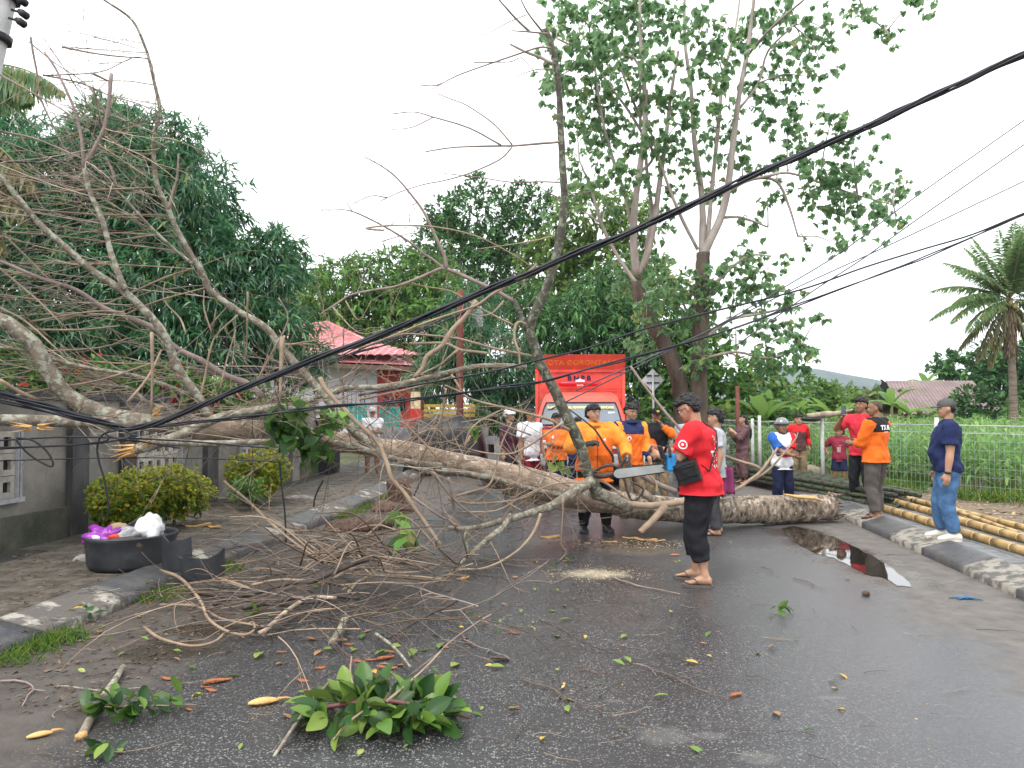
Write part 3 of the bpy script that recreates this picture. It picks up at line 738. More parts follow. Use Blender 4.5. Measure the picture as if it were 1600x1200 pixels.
# rust post with a sign-less plank roof beside the trees; weathered plank on the fence post
a = P(1153, 690, 17.6); mb = MB(); mb.tube([(0,0,0,.05),(0,0,a.z+1.35-.1,.045)], 8); t = thing('iron_post', 'rust brown post standing in the leaves left of the corn', 'post', (a.x,17.6,.05)); mb.build('pole', m_rust, parent=t)
m_plank = M('grey_driftwood', (.36,.29,.22), .85, var=.4, scale=6, bump=.5, stretch=(1,.2,.2))
a, b = P(1262,650,14.2), P(1332,640,14.0)
mb = MB(); mb.tube(spline([(*(a-a),.05),(.3,0,.03,.06),(.6,.02,.05,.05),(*(b-a),.02)],3),7,jit=.15); t = thing('drift_log', 'weathered grey branch lying across the top of a fence post', 'branch', a); mb.build('wood', m_plank, parent=t)
mb = MB(); mb.ell((.06,0,-.06),(.2,.15,.045)); t = thing('black_bag', 'small black bag caught on the fence post top', 'bag', a); mb.build('bag', m_tarp, parent=t)
# ================================================================ HOUSE IN THE FIELD
m_rroof = M('rusty_mauve_roof', (.25,.185,.18), .7, c2=(.17,.125,.12), scale=1.2, bump=.1)
d0 = 40.0
FH = thing('field_house', 'low house with a faded mauve metal roof beyond the corn', 'house', (P(1470,640,d0).x, d0, 0))
ox = FH.location.x
def fx(px, d): return P(px, 640, d).x - ox
zr, ze = P(1385,596,d0+2.5).z, P(1420,648,d0-1.5).z
x0, x1, xe0, xe1 = fx(1384,d0+2.5), fx(1520,d0+2.5), fx(1412,d0-1.5), fx(1572,d0-1.5)
mb = MB(); mb.box(((xe0+xe1)/2, 2.5, ze/2), (xe1-xe0-.8, 6.5, ze)); mb.build('wall', m_soffit, parent=FH, smooth=False)
mb = MB(); mb.add([(xe0,-1.5,ze),(xe1,-1.5,ze),(x1,2.5,zr),(x0,2.5,zr),(xe1,6.5,ze),(xe0,6.5,ze)], [(0,1,2,3),(1,4,2),(4,5,3,2)])
mb.build('roof_deck', m_soffit, parent=FH, smooth=False)
nS = 26
for i in range(nS):
    def lp(t): return Vector((xe0+(xe1-xe0)*t,-1.5,ze)).lerp(Vector((x0+(x1-x0)*t,2.5,zr)), 1), Vector((xe0+(xe1-xe0)*t,-1.5,ze))
    (tp0, bt0), (tp1, bt1) = lp((i+.04)/nS), lp((i+.96)/nS)
    mb = MB(); up = Vector((0,-.03,.03)); mid_t, mid_b = (tp0+tp1)/2+up*2, (bt0+bt1)/2+up*2
    mb.add([bt0+up, mid_b, bt1+up, tp1+up, mid_t, tp0+up], [(0,1,4,5),(1,2,3,4)]); mb.build('roof_sheet', m_rroof, parent=FH, smooth=False)
mb = MB(); mb.add([(x0-.25,2.4,zr+.12),(x0-.5,2.2,zr-1.1),(x0+.5,1.2,zr-1.0),(x0-.25,2.7,zr+.12)],[(0,1,2),(0,2,3)]); mb.build('gable_end', m_hole, parent=FH, smooth=False)
# ================================================================ VEGETATION
g_dark = LEAF('mango_leaf', [(0,(.018,.078,.046)),(.45,(.040,.150,.070)),(.8,(.090,.255,.085)),(.93,(.11,.20,.04)),(1,(.22,.26,.05))], back=(.05,.14,.07), rough=.30, spec=.9)
g_mid = LEAF('mid_leaf', [(0,(.050,.165,.036)),(.5,(.12,.29,.052)),(.85,(.22,.39,.07)),(.96,(.18,.20,.05)),(1,(.24,.15,.06))], back=(.08,.15,.05))
g_fine = LEAF('fine_leaf', [(0,(.033,.125,.044)),(.6,(.075,.23,.062)),(1,(.16,.35,.09))], back=(.05,.10,.04))
g_lime = LEAF('lime_leaf', [(0,(.060,.130,.025)),(.6,(.110,.220,.035)),(1,(.24,.33,.05))], back=(.12,.2,.06))
g_teak = LEAF('broad_leaf', [(0,(.070,.180,.085)),(.5,(.130,.270,.115)),(.8,(.20,.34,.12)),(.93,(.33,.35,.14)),(1,(.22,.16,.07))], back=(.15,.26,.13), rough=.5, trans=.55)
g_palm = LEAF('palm_leaflet', [(0,(.10,.21,.09)),(.6,(.17,.29,.12)),(.9,(.28,.33,.13)),(1,(.26,.22,.08))], back=(.16,.26,.11), rough=.35, trans=.6)
g_palmy = LEAF('old_palm_leaflet', [(0,(.10,.13,.05)),(.6,(.17,.17,.07)),(1,(.30,.25,.10))], back=(.15,.15,.07), rough=.4)
g_corn = LEAF('corn_leaf', [(0,(.09,.22,.04)),(.6,(.17,.36,.075)),(1,(.30,.46,.13))], back=(.14,.24,.09), rough=.4)
g_banana = LEAF('banana_leaf', [(0,(.06,.17,.025)),(.6,(.12,.27,.035)),(1,(.26,.36,.05))], back=(.15,.27,.07), rough=.4)
g_yel = LEAF('golden_shrub_leaf', [(0,(.04,.12,.015)),(.45,(.09,.22,.025)),(.66,(.30,.33,.025)),(.9,(.42,.36,.025)),(1,(.55,.36,.03))], back=(.25,.28,.05), rough=.4)
m_bark = M('brown_bark', (.13,.10,.075), .9, c2=(.055,.042,.035), scale=5, bump=.8, bscale=14, stretch=(1,1,.25))
m_palebark = M('pale_bark', (.40,.355,.32), .85, c2=(.23,.19,.165), scale=3, bump=.4, bscale=12, stretch=(1,1,.4))
m_flower = M('red_flower', (.55,.03,.05), .6, var=.3)
def blob_pts(c, r, n, front=.7, lo=.72, squash=(1,1,.85)):
    d = sphere_dirs(n)
    flip = (d[:,1] > 0) & (rng.random(n) < (front-.5)*2); d[flip,1] *= -1
    rad = r*(lo + (1.04-lo)*rng.random(n)**.6)
    # uneven outline
    lump = 1 + .16*np.sin(d[:,0]*5.3+c[0]) * np.cos(d[:,2]*4.7+c[2]) + .10*np.sin(d[:,1]*9+d[:,0]*7)
    return np.array(c) + d*(rad*lump)[:,None]*np.array(squash), d
def whorls(cent, out, n, length, width, tpl, droop, spread=1.0, ljit=.3, cj=.22):
    """n leaves round each twig tip"""
    k = len(cent); N_ = k*n
    c = np.repeat(cent, n, 0); o = np.repeat(out, n, 0)
    dirs = sphere_dirs(N_)*spread + o*.9 + np.array([0,0,-droop])
    c = c + rng.normal(0, length*cj, (N_,3))
    L_ = length*(1 + ljit*(rng.random(N_)-.5)*2)
    return leaves(c, dirs, L_, L_*width/length, tpl)
def tree_obj(name, label, blobs, mat, leaf, dens, trunk=None, tpl='long', n=9, droop=.8, group=None, bark=None, trunk_r=.16, inner=.35, cat='tree', limbs=6, front=.7, part='crown', extra=None, lo=.72):
    """blobs: (px,py,d,rpx)"""
    bl = [(np.array(P(px,py,d)), rp*d/F) for px,py,d,rp in blobs]
    if trunk is None: cx = np.mean([b[0] for b in bl], 0); base = Vector((cx[0], cx[1], 0))
    else: base = trunk
    root = thing(name, label, cat, base, 0, group)
    ch = []
    for c, r in bl:
        k = int(dens*4*math.pi*r*r)
        p, d = blob_pts(c, r, k, front, lo); keep = p[:,2] > .12; ch.append(whorls(p[keep], d[keep], n, leaf[0], leaf[1], tpl, droop))
        k2 = int(k*inner); d2 = sphere_dirs(k2); p2 = c + d2*(r*.68*rng.random(k2)**.4)[:,None]; keep = p2[:,2] > .12
        ch.append(whorls(p2[keep], d2[keep], max(4,n-2), leaf[0], leaf[1], tpl, droop))
    if extra: ch += extra
    ch = [(v - np.array(base), f) for v, f in ch]
    link(part, leafmesh(part, ch), mat, root, None, False)
    mb = MB()
    top = np.mean([b[0] for b in bl], 0) - np.array(base)
    fork = top*np.array([.55,.55,.6]); 
    mb.tube(spline([(0,0,-.1,trunk_r*1.25),(fork[0]*.3,fork[1]*.3,fork[2]*.5,trunk_r),(*fork,trunk_r*.8)],4), 9, jit=.08)
    mbt = mb.build('trunk', bark or m_bark, parent=root)
    for c, r in sorted(bl, key=lambda b: -b[1])[:limbs]:
        e = c - np.array(base); m_ = (fork+e)/2 + rng.normal(0,.15,3)
        mb = MB(); mb.tube(spline([(*fork,trunk_r*.55),(*m_,trunk_r*.4),(*e,trunk_r*.15)],4),6); mb.build('limb', bark or m_bark, parent=root)
    return root
tree_obj('mango_tree', 'large dark mango tree with long drooping leaves behind the garden wall',
  [(30,340,15,150),(190,310,15.2,140),(285,330,14.6,105),(110,470,14.2,150),(290,450,14,120),(390,440,14.6,85),(420,520,14,70),(300,560,13.4,90),(180,570,13,90),(60,560,12.6,90),(170,215,15.4,60),(270,235,15,60),(430,400,15,55),(20,230,15.5,70),(470,560,14.5,50),(190,180,15.5,30)],
  g_dark, (.24,.042), 13, trunk=Vector((-6.9,14.6,0)), n=10, droop=.9, inner=.9, trunk_r=.24)
tree_obj('mango_tree', 'rounded yellow green mango tree behind the red roofed house',
  [(535,470,34,75),(605,455,35,72),(670,455,35,62),(500,520,33,60),(635,520,34,80),(700,505,34,70),(560,545,34,65),(480,450,35,45),(650,590,33,60)],
  g_mid, (.42,.11), 4.2, trunk=Vector((-5.5,35,0)), n=8, droop=.6, inner=.35, trunk_r=.25)
tree_obj('shade_tree', 'tall fine leaved dark tree with open crown in the middle distance',
  [(745,345,40,70),(690,385,40,55),(805,370,40,55),(730,430,39,80),(830,325,40,45),(790,440,39,70),(690,330,40,25),(660,420,40,40)],
  g_fine, (.34,.13), 3.6, trunk=Vector((-1.8,40,0)), tpl='tri', n=8, droop=.2, inner=.3, trunk_r=.22, lo=.5)
tree_obj('young_tree', 'light yellow green tree between the dark tree and the tall pale tree',
  [(850,415,36,50),(915,340,36,55),(965,420,36,60),(900,470,36,65),(880,390,36,45),(990,350,36,45),(1010,450,36,55)],
  g_lime, (.36,.13), 3.4, trunk=Vector((3.2,36,0)), tpl='oval', n=7, droop=.4, inner=.25, trunk_r=.14, lo=.55)
tree_obj('broadleaf_tree', 'dark green drooping tree just behind and above the red truck',
  [(900,520,27,75),(965,545,27,65),(840,520,27,60),(1005,515,27,60),(1030,570,26,60),(860,600,27,50),(820,470,28,40),(940,470,28,60)],
  g_fine, (.36,.08), 6.5, trunk=Vector((3.9,27,0)), n=8, droop=.8, inner=.35, trunk_r=.2)
tree_obj('mango_tree', 'low dark mango tree with hanging leaves left of the red truck',
  [(765,565,24,65),(715,530,24,55),(805,590,24,45),(690,590,24.5,45),(770,640,23.5,40),(740,480,25,45),(800,640,24,36),(825,650,24,30)],
  g_dark, (.32,.055), 8.5, trunk=Vector((-.75,24.2,0)), n=9, droop=1.0, inner=.35, trunk_r=.16)
tree_obj('roadside_tree', 'leafy green tree on the right behind the diamond sign',
  [(1060,600,25,55),(1120,590,25,50),(1000,610,26,40),(1180,590,26,40),(1075,540,26,50),(1150,640,24,40),(1030,650,24,38),(1200,640,25,34),(990,660,25,30)],
  g_mid, (.26,.12), 7, trunk=Vector((6.6,25.5,0)), tpl='oval', n=7, droop=.5, inner=.3, trunk_r=.12)
for px, py, d, r, lab, mt in ((1215,628,33,34,'bright green bush at the back left of the corn field',g_lime),(1265,618,36,36,'yellow green bush below the blue hill',g_mid),(1320,632,35,33,'pale bush beside the banana clump',g_lime),(1518,632,37,34,'dark bush in front of the mauve roof',g_fine),(1445,655,36,22,'small bush under the mauve eave',g_mid),(1595,655,38,34,'bush at the right end of the mauve roof',g_mid),(1240,655,24,26,'low leafy shrub behind the two boys',g_mid),(1120,668,22,34,'broad leaved shrub behind the wire fence by the rust post',g_lime)):
    tree_obj('bush', lab, [(px,py,d,r),(px-r*.6,py+r*.4,d,r*.7),(px+r*.6,py+r*.4,d,r*.7)], mt, (.30,.13), 5, tpl='oval', n=6, droop=.3, cat='bush', limbs=2, trunk_r=.04, part='foliage')
tree_obj('field_tree', 'dark rounded tree under the coconut palm at the right',
  [(1505,580,52,32),(1545,600,52,38),(1595,585,52,50),(1480,574,52,22),(1590,630,50,40),(1640,600,52,50),(1560,565,52,34)],
  g_fine, (.5,.2), 2.4, trunk=Vector((34,52,0)), tpl='oval', n=7, droop=.4, inner=.3, trunk_r=.2)
# flowering creeper on top of the wall
bl = [(30,585,10.2,52),(95,600,10.4,42),(150,598,10.6,46),(215,606,11,40),(270,600,11.4,40),(330,618,12,36),(390,628,13,34),(440,640,14.5,30)]
hr = tree_obj('flowering_hedge', 'green hedge with red flowers growing over the top of the garden wall', bl, g_mid, (.11,.05), 38, tpl='oval', n=6, droop=.2, cat='hedge', limbs=3, trunk_r=.03, part='foliage')
b0 = np.array(hr.location); ch = []
for px, py, d, r in bl:
    c = np.array(P(px,py,d)); p, o = blob_pts(c, r*d/F, 12, .9, .95); ch.append(whorls(p, o, 6, .05, .045, 'oval', 0, 1.2))
tag(link('flowers', leafmesh('flowers', [(v-b0, f) for v, f in ch]), m_flower, hr, None, False), kind='stuff')
# ---------------------------------------------------------------- golden shrubs by the wall
def shrub(label, blobs):
    t = tree_obj('golden_shrub', label, blobs, g_yel, (.055,.030), 230, tpl='oval', n=6, droop=-.25, cat='shrub', limbs=4, trunk_r=.02, inner=.5, part='foliage', lo=.85, front=.6, group='golden shrubs by the wall')
shrub('rounded yellow and green shrub by the wall nearest the tub', [(190,780,8.9,42),(225,768,9.2,36),(175,795,8.8,28)])
shrub('yellow tinged shrub just right of the nearest shrub', [(268,768,9.5,42),(300,772,9.7,28),(250,780,9.4,30)])
shrub('yellow topped shrub under the far wall panel', [(385,738,11.6,30),(415,732,11.9,32),(402,748,11.6,30)])
tree_obj('weed_tuft', 'low green weed at the foot of the far golden shrub', [(378,766,11,16),(398,766,11,14)], g_mid, (.10,.03), 120, n=6, droop=-.6, cat='weed', limbs=0, trunk_r=.01, part='foliage')
# ---------------------------------------------------------------- tall pale tree (sparse crown)
D0 = 19.0
def limbpts(lst, d0, d1):
    n = len(lst); return [(*P(x, y, d0+(d1-d0)*i/(n-1)), r*D0/F) for i, (x, y, r) in enumerate(lst)]
def tall_tree(label, name, trunk, trunk_dark, limbs_, clusters, rootpx):
    base = P(*rootpx, D0); base = Vector((base.x, D0, 0)); root = thing(name, label, 'tree', base); b = np.array([*base, 0])
    mb = MB(); pt = np.array(limbpts(trunk, D0, D0)); first = pt[0].copy(); first[2] = -.1; first[3] *= 1.1
    mb.tube(spline(np.vstack([first, pt])-b, 4), 10, jit=.1); mb.build('trunk', m_bark, parent=root)
    for l in limbs_:
        dd = rng.normal(0, 1.0); mb = MB(); mb.tube(spline(np.array(limbpts([(x,y,q*.68) for x,y,q in l], D0, D0+dd))-b, 4), 7, jit=.05); mb.build('limb', m_palebark, parent=root)
    ch = []; tw = MB()
    for px, py, r, dens in clusters:
        d = D0 + rng.normal(0, .9); c = np.array(P(px,py,d)); rr = r*d/F
        k = max(4, int(r*r*.027*dens))
        cc = c + rng.normal(0, .58, (k,3))*rr*np.array([1,1,.95])
        ch.append(whorls(cc, np.zeros((k,3))+[0,0,-.2], 7, .118, .098, 'heart', .8, 1.0, .75))
        # twigs that carry the cluster
        j = 0
        best = None
        for l in limbs_:
            for (x, y, q) in l:
                e = (x-px)**2+(y-py-15)**2
                if best is None or e < best[0]: best = (e, x, y)
        a = np.array(P(best[1], best[2], D0)) 
        m_ = (a+c)/2 + np.array([0,0,.12*np.linalg.norm(a-c)])
        tw.tube(spline(np.array([(*a,.022),(*m_,.016),(*c,.007)])-b, 4), 4)
        for q in range(min(k,5)): tw.tube([(*(c-b[:3]),.007),(*(cc[q]-b[:3]),.004)], 3)
    link('crown', leafmesh('crown', [(v-b[:3], f) for v, f in ch]), g_teak, root, None, False)
    tag(tw.build('twigs', m_palebark, parent=root), kind='stuff')
    return root
rngs = rng
A_cl = [(1165,60,40,1.3),(1220,30,40,1.3),(1255,75,34,1),(1200,110,36,1),(1290,45,26,1),(1340,20,26,.9),(1380,40,22,1),(1430,10,24,.9),(1390,60,14,1),(1240,130,26,.7),(1180,150,28,.9),(1290,110,20,.5),(1265,120,16,.5),
 (1230,190,36,1.3),(1300,185,24,1.3),(1330,225,26,1.3),(1255,235,34,1.3),(1290,270,34,1.4),(1330,275,26,1.3),(1300,320,32,1.4),(1345,320,26,1.2),(1400,300,26,1.3),(1380,330,20,1.2),(1400,350,16,1.2),(1270,300,26,1.1),(1340,360,22,1.1),(1310,385,20,.9),(1260,385,13,1.2),(1200,310,22,1),(1170,345,18,1),
 (1130,210,36,1.2),(1160,260,26,1.2),(1110,150,34,1.2),(1120,90,38,1.2),(1090,40,34,1.2),(1210,260,20,1),(1080,250,30,1),(1120,300,26,1),
 (1165,400,28,1.3),(1200,420,26,1.3),(1150,450,30,1.4),(1190,460,28,1.3),(1230,470,22,1.1),(1225,510,28,1.3),(1190,520,26,1.2),(1245,540,24,1.3),(1260,560,20,1.2),(1220,575,26,1.3),(1280,500,8,1),(1190,570,24,1.2),(1150,510,24,1),(1095,480,32,1.2),(1120,430,24,1),(1080,440,26,1),(1100,560,24,1)]
A_limbs = [[(1098,400,12),(1110,375,10),(1128,335,9),(1138,290,8),(1146,220,7),(1155,150,6),(1168,80,5),(1178,0,4),(1184,-60,3)],
 [(1098,400,10),(1098,340,8),(1095,290,7),(1085,220,6),(1080,140,5),(1070,60,4),(1070,-40,3)],
 [(1105,380,6),(1112,300,5),(1122,200,5),(1130,120,4),(1150,40,3),(1160,-40,2)],
 [(1138,300,6),(1160,285,5),(1190,278,4),(1215,285,3.5),(1232,320,3),(1247,370,2)],
 [(1190,278,4),(1230,270,3),(1280,285,2.5),(1340,305,2),(1395,320,1.5)],
 [(1165,90,4),(1190,60,3),(1220,30,3),(1262,-5,2)],[(1262,-5,2.5),(1330,-20,2.5),(1350,15,2),(1385,50,1.5)],
 [(1155,170,3.5),(1185,130,3),(1200,80,2.5),(1240,40,2)],
 [(1128,340,4),(1160,340,3),(1200,355,2)],[(1100,470,5),(1130,430,4),(1170,400,3),(1205,400,2)],[(1100,530,5),(1140,500,4),(1190,490,3),(1230,480,2)],[(1100,560,4),(1150,550,3),(1200,560,2.5),(1250,545,2)],[(1090,390,4),(1060,330,4),(1030,250,3),(1010,180,2)]]
tall_tree('tall pale limbed tree with sparse drooping broad leaves reaching past the cables on the right', 'tall_tree',
  [(1092,640,15),(1092,600,14),(1093,540,13),(1096,470,12),(1098,420,11),(1098,395,11)], m_bark, A_limbs, A_cl, (1086,640))
B_cl = [(890,20,34,1.5),(940,15,38,1.5),(990,25,38,1.5),(1040,30,36,1.3),(880,80,34,1.4),(930,80,40,1.6),(985,85,38,1.4),(1035,95,34,1.2),(890,140,36,1.5),(945,150,40,1.6),(1000,150,36,1.3),(1045,160,26,1),(900,205,34,1.4),(950,210,36,1.4),(1005,215,32,1.2),(910,265,28,1.1),(960,270,30,1.1),(1040,230,28,1.2),(1065,190,26,1),(870,50,24,1.3),(865,120,18,1),(850,140,14,1),(905,300,22,.9),(1000,290,24,.9),(1050,300,24,1),(890,330,20,.8),(950,330,22,.9),(1000,420,36,1.3),(1030,440,30,1.2),(980,450,26,1.2),(1010,480,28,1.2),(1060,470,26,1),(1070,500,24,1),(850,330,14,.8),(1030,350,22,.9),(1005,540,22,1)]
B_limbs = [[(995,430,10),(990,380,9),(992,320,8),(1000,260,7),(1008,190,6),(1006,120,5),(1000,50,4),(1000,-40,3)],
 [(995,430,9),(1010,400,8),(1022,350,7),(1030,290,6),(1040,220,5),(1048,150,4),(1060,80,3)],
 [(1010,390,6),(1018,330,5),(1010,260,4),(1010,200,3),(1012,140,2)],
 [(990,370,5),(975,300,4),(955,240,4),(940,180,3),(930,110,3),(920,40,2)],
 [(1000,450,5),(965,400,4),(940,350,4),(925,300,3),(905,250,2)],[(1005,210,4),(980,170,3),(950,130,3),(915,75,2)],[(1000,270,4),(1020,240,3),(990,160,3),(960,80,2)],
 [(1000,200,3),(1000,150,3),(990,90,3),(900,72,2.5),(870,60,2)],[(1005,460,5),(1030,455,4),(1060,465,3),(1075,490,2)]]
tall_tree('leaning twin of the tall pale tree with a denser leafy top', 'tall_tree',
  [(1066,640,13),(1058,585,13),(1042,545,12),(1022,510,11),(1004,475,10),(995,440,9)], m_bark, B_limbs, B_cl, (1078,640))
# ---------------------------------------------------------------- palms
def frond(base, d, length, droop, width, n=46, hang=.6):
    """returns rachis rows and leaflet chunk"""
    base = np.array(base, float); d = np.array(d, float); d /= np.linalg.norm(d)
    pts = [base]; cur = d.copy(); seg = length/12
    for i in range(12):
        cur = cur + np.array([0,0,-droop*seg*(.4+i/9)]); cur /= np.linalg.norm(cur); pts.append(pts[-1]+cur*seg)
    pts = np.array(pts); t = np.linspace(.12, 1, n); idx = t*12; i0 = np.minimum(idx.astype(int), 11); fr = (idx-i0)[:,None]
    pos = pts[i0]*(1-fr)+pts[i0+1]*fr; tan = pts[i0+1]-pts[i0]; tan /= np.linalg.norm(tan,axis=1,keepdims=True)
    side = np.cross(tan, [0,0,1.]); side /= (np.linalg.norm(side,axis=1,keepdims=True)+1e-6)
    ll = width*(np.sin(math.pi*np.clip(t*.9+.08,0,1))**.6)
    ch = []
    for sgn in (-1,1):
        dr = side*sgn + tan*.55 + np.array([0,0,-hang]) + rng.normal(0,.13,(n,3))
        ch.append(leaves(pos, dr, ll*(1+rng.normal(0,.08,n)), .075, 'long', rng.normal(0,.3,n)))
    r0 = .028
    return [(*p, r0*(1-i/13)) for i, p in enumerate(pts)], ch
def palm(name, label, crown, base, fr, mats, trunk_r=.16, nuts=True, shag=False):
    root = thing(name, label, 'palm tree', base); b = np.array(base)
    mb = MB(); c = np.array(crown)-b
    mb.tube(spline([(0,0,-.1,trunk_r*1.4),(c[0]*.25,c[1]*.3,c[2]*.4,trunk_r),(*c,trunk_r*.85)],8), 10, jit=.07); mb.build('trunk', M('palm_trunk',(.22,.18,.14),.9,c2=(.10,.08,.06),scale=3,bump=.6,stretch=(.4,.4,4)), parent=root)
    for d, L_, dr, w_, hang, k in fr:
        ra, ch = frond(c, d, L_, dr, w_, 74, hang); mb = MB(); mb.tube(ra, 5); f = mb.build('frond', M('frond_stalk',(.20,.20,.07),.6), parent=root)
        link('leaflets', leafmesh('leaflets', ch), mats[k], f, None, False)
    if nuts:
        for i in range(9):
            mb = MB(); a = i*.7; mb.ell((c[0]+.28*math.cos(a), c[1]+.28*math.sin(a), c[2]-.25-.12*(i%3)), (.11,.11,.14)); mb.build('coconut', M('coconut',(.18,.16,.05),.6,var=.4), parent=root)
    if shag:
        n = 500; z = rng.random(n)*2.2; a = rng.random(n)*6.28; p = np.c_[c[0]+.16*np.cos(a), c[1]+.16*np.sin(a), c[2]-.3-z]; dr = np.c_[np.cos(a)*.5, np.sin(a)*.5, -1.2+rng.random(n)*.3]
        link('dead_skirt', leafmesh('dead_skirt', [leaves(p, dr, .5, .05, 'long')]), M('dead_frond',(.20,.15,.10),.9,island=.4), root, None, False)
    return root
pc = P(1577,468,35); cs = []
for a, e, L_, dr, k in ((85,75,3.4,.05,0),(100,62,3.2,.10,0),(70,66,3.4,.10,0),(120,52,3.1,.16,0),(140,44,3.2,.22,0),(160,30,3.3,.26,0),(178,18,3.5,.30,0),(188,2,3.6,.24,0),(200,-12,3.4,.22,0),(205,-30,3.3,.18,1),(220,-42,3.4,.14,1),(235,-52,3.3,.12,1),(300,-50,3.2,.12,1),(320,-35,3.2,.18,1),(345,-15,3.3,.24,0),(0,5,3.5,.26,0),(10,25,3.4,.26,0),(30,40,3.4,.22,0),(50,58,3.3,.14,0),(95,85,3.2,.03,0),(78,80,3.3,.06,0),(112,70,3.2,.10,0),(92,70,3.4,.08,0),(62,72,3.3,.12,0),(150,55,3.3,.2,0),(172,42,3.4,.26,0),(128,65,3.3,.16,0),(35,62,3.3,.2,0),(15,50,3.3,.24,0),(195,10,3.5,.28,0)):
    cs.append(((math.cos(R(e))*math.cos(R(a)) , random.uniform(-.45,.35), math.sin(R(e))+.0), L_*1.05, dr, .70, (.12 if e > 60 else .45) if k == 0 else 1.1, k))
palm('coconut_palm', 'coconut palm with old yellowing fronds at the right edge of the view', pc, Vector((P(1584,640,35).x,35,0)), cs, (g_palm, g_palmy), .17, True, True)
# palm beyond the wall at far left: crown outside the frame, fronds hang into view
lc = P(-170,150,9.6)
def toward(px, py, d): v = P(px,py,d)-lc; return tuple(v)
lf = [(toward(40,20,9.6),2.4,.55,.55,1.4,0),(toward(60,-30,9.4),2.2,.75,.55,1.6,0),(toward(10,60,9.5),2.0,.6,.5,1.5,0),(toward(60,200,9.3),2.5,.32,.62,1.0,1),(toward(80,290,9.2),2.6,.22,.7,.9,1),(toward(20,320,9.1),2.8,.22,.7,.9,1),(toward(-50,400,9.0),2.9,.15,.6,.8,0),(toward(-250,0,12),3,.5,.6,.8,0),(toward(-300,200,12),3,.4,.6,.8,0),(toward(-100,-100,13),3,.5,.6,.8,0),(toward(-30,500,9.0),3.3,.1,.6,.9,1)]
palm('coconut_palm', 'palm by the left edge with greyish and yellow fronds hanging into view', lc, Vector((lc.x-.5,10.0,0)), lf, (g_palm, g_palmy), .15, False)
# low pale palms beyond the corn
for px, py, d, lab in ((1310,640,40,'low feathery palm in front of the blue hill'),(1372,640,42,'low feathery palm next to the dark gable')):
    c = P(px, py+6, d); fr = []
    for i in range(14):
        a = R(i*26+random.uniform(-8,8)); fr.append(((math.cos(a), .5*math.sin(a), random.uniform(.8,1.6)), 2.0, .45, .42, .5, 0 if i%3 else 1))
    palm('young_palm', lab, c, Vector((c.x,d,0)), fr, (g_palm, g_palmy), .10, False)
# ---------------------------------------------------------------- bananas
def banana_leaf(base, d, L_, w_, droop):
    mb_v = []; cur = np.array(d, float); cur /= np.linalg.norm(cur); p = np.array(base, float); n = 7
    for i in range(n+1):
        t = i/n; side = np.cross(cur, [0,0,1.]); side /= (np.linalg.norm(side)+1e-6); ww = w_*math.sin(math.pi*min(1,t*.93+.05))**.6*.5
        upv = np.cross(side, cur)
        mb_v += [p-side*ww+upv*ww*.35, p.copy(), p+side*ww+upv*ww*.35]
        cur = cur + np.array([0,0,-droop*(.3+t)]); cur /= np.linalg.norm(cur); p = p + cur*L_/n
    fs = []
    for i in range(n): o = i*3; fs += [(o,o+1,o+4,o+3),(o+1,o+2,o+5,o+4)]
    return mb_v, fs
def banana(label, px, py, d, h, nl=7):
    c = P(px, py, d); t = thing('banana_plant', label, 'banana plant', (c.x, d, .05)); mb = MB(); mb.tube([(0,0,0,.11),(.03,0,h*.5,.09),(.05,0,h,.05)], 8); mb.build('stem', M('banana_stem',(.22,.24,.09),.6,var=.4,stretch=(1,1,.3)), parent=t)
    for i in range(nl):
        a = i*2.4+random.random(); el = random.uniform(.5,1.8)
        v, f = banana_leaf((.04,0,h-.05), (math.cos(a), math.sin(a), el), random.uniform(1.1,1.7), random.uniform(.36,.5), random.uniform(.12,.3)); mb = MB(); mb.add(v, f); mb.build('leaf', g_banana, parent=t)
for lab, px, d, h, n in (('banana plant with upright leaf before the dark gable',1392,36,1.7,7),('banana plant in front of the mauve roof',1418,35,1.3,6),('bright banana plant behind the boy in red and brown',1232,26,1.1,7),('bright banana plant behind the boy in maroon',1300,27,1.0,7),('pale banana plant right of the rust post',1190,23,1.1,7),('banana plant behind the long haired woman',1165,24,1.0,6),('single tall banana leaf above the mauve roof',1447,46,3.0,4)):
    banana(lab, px, 640, d, h, n)
# ---------------------------------------------------------------- corn
def corn_template(h, seed):
    rs = random.Random(seed); mb = MB(); mb.tube([(0,0,0,.013),(.01,.01,h*.5,.011),(0,.02,h*.92,.006)], 4)
    for i in range(9):
        a = (i%2)*math.pi + rs.uniform(-.6,.6); z = h*(.12+.085*i)
        v, f = banana_leaf((0,0,z), (math.cos(a)*.75, math.sin(a)*.75, 1.0), rs.uniform(.5,.72)*(1 if i<7 else .7), .075, rs.uniform(.30,.5)); mb.add(v, f)
    return mb
tpls = [corn_template(1.35+.08*i, 20+i) for i in range(6)]
tm = []
for i, mb in enumerate(tpls):
    me = mb.mesh('corn_plant'); me.materials.append(g_corn); me.polygons.foreach_set('use_smooth', [True]*len(me.polygons)); tm.append(me)
tv = [(np.array(mb.v), np.array([k for f in mb.f for k in ((f[0],f[1],f[2],f[0],f[2],f[3]) if len(f)==4 else ())], int)) for mb in tpls]
def fence_y(x):
    for a, b in zip(fpt[1:-1], fpt[2:]):
        if a[0] <= x <= b[0]: return a[1]+(b[1]-a[1])*(x-a[0])/(b[0]-a[0])
    return 17 if x < fpt[1][0] else 8.6
spots = []
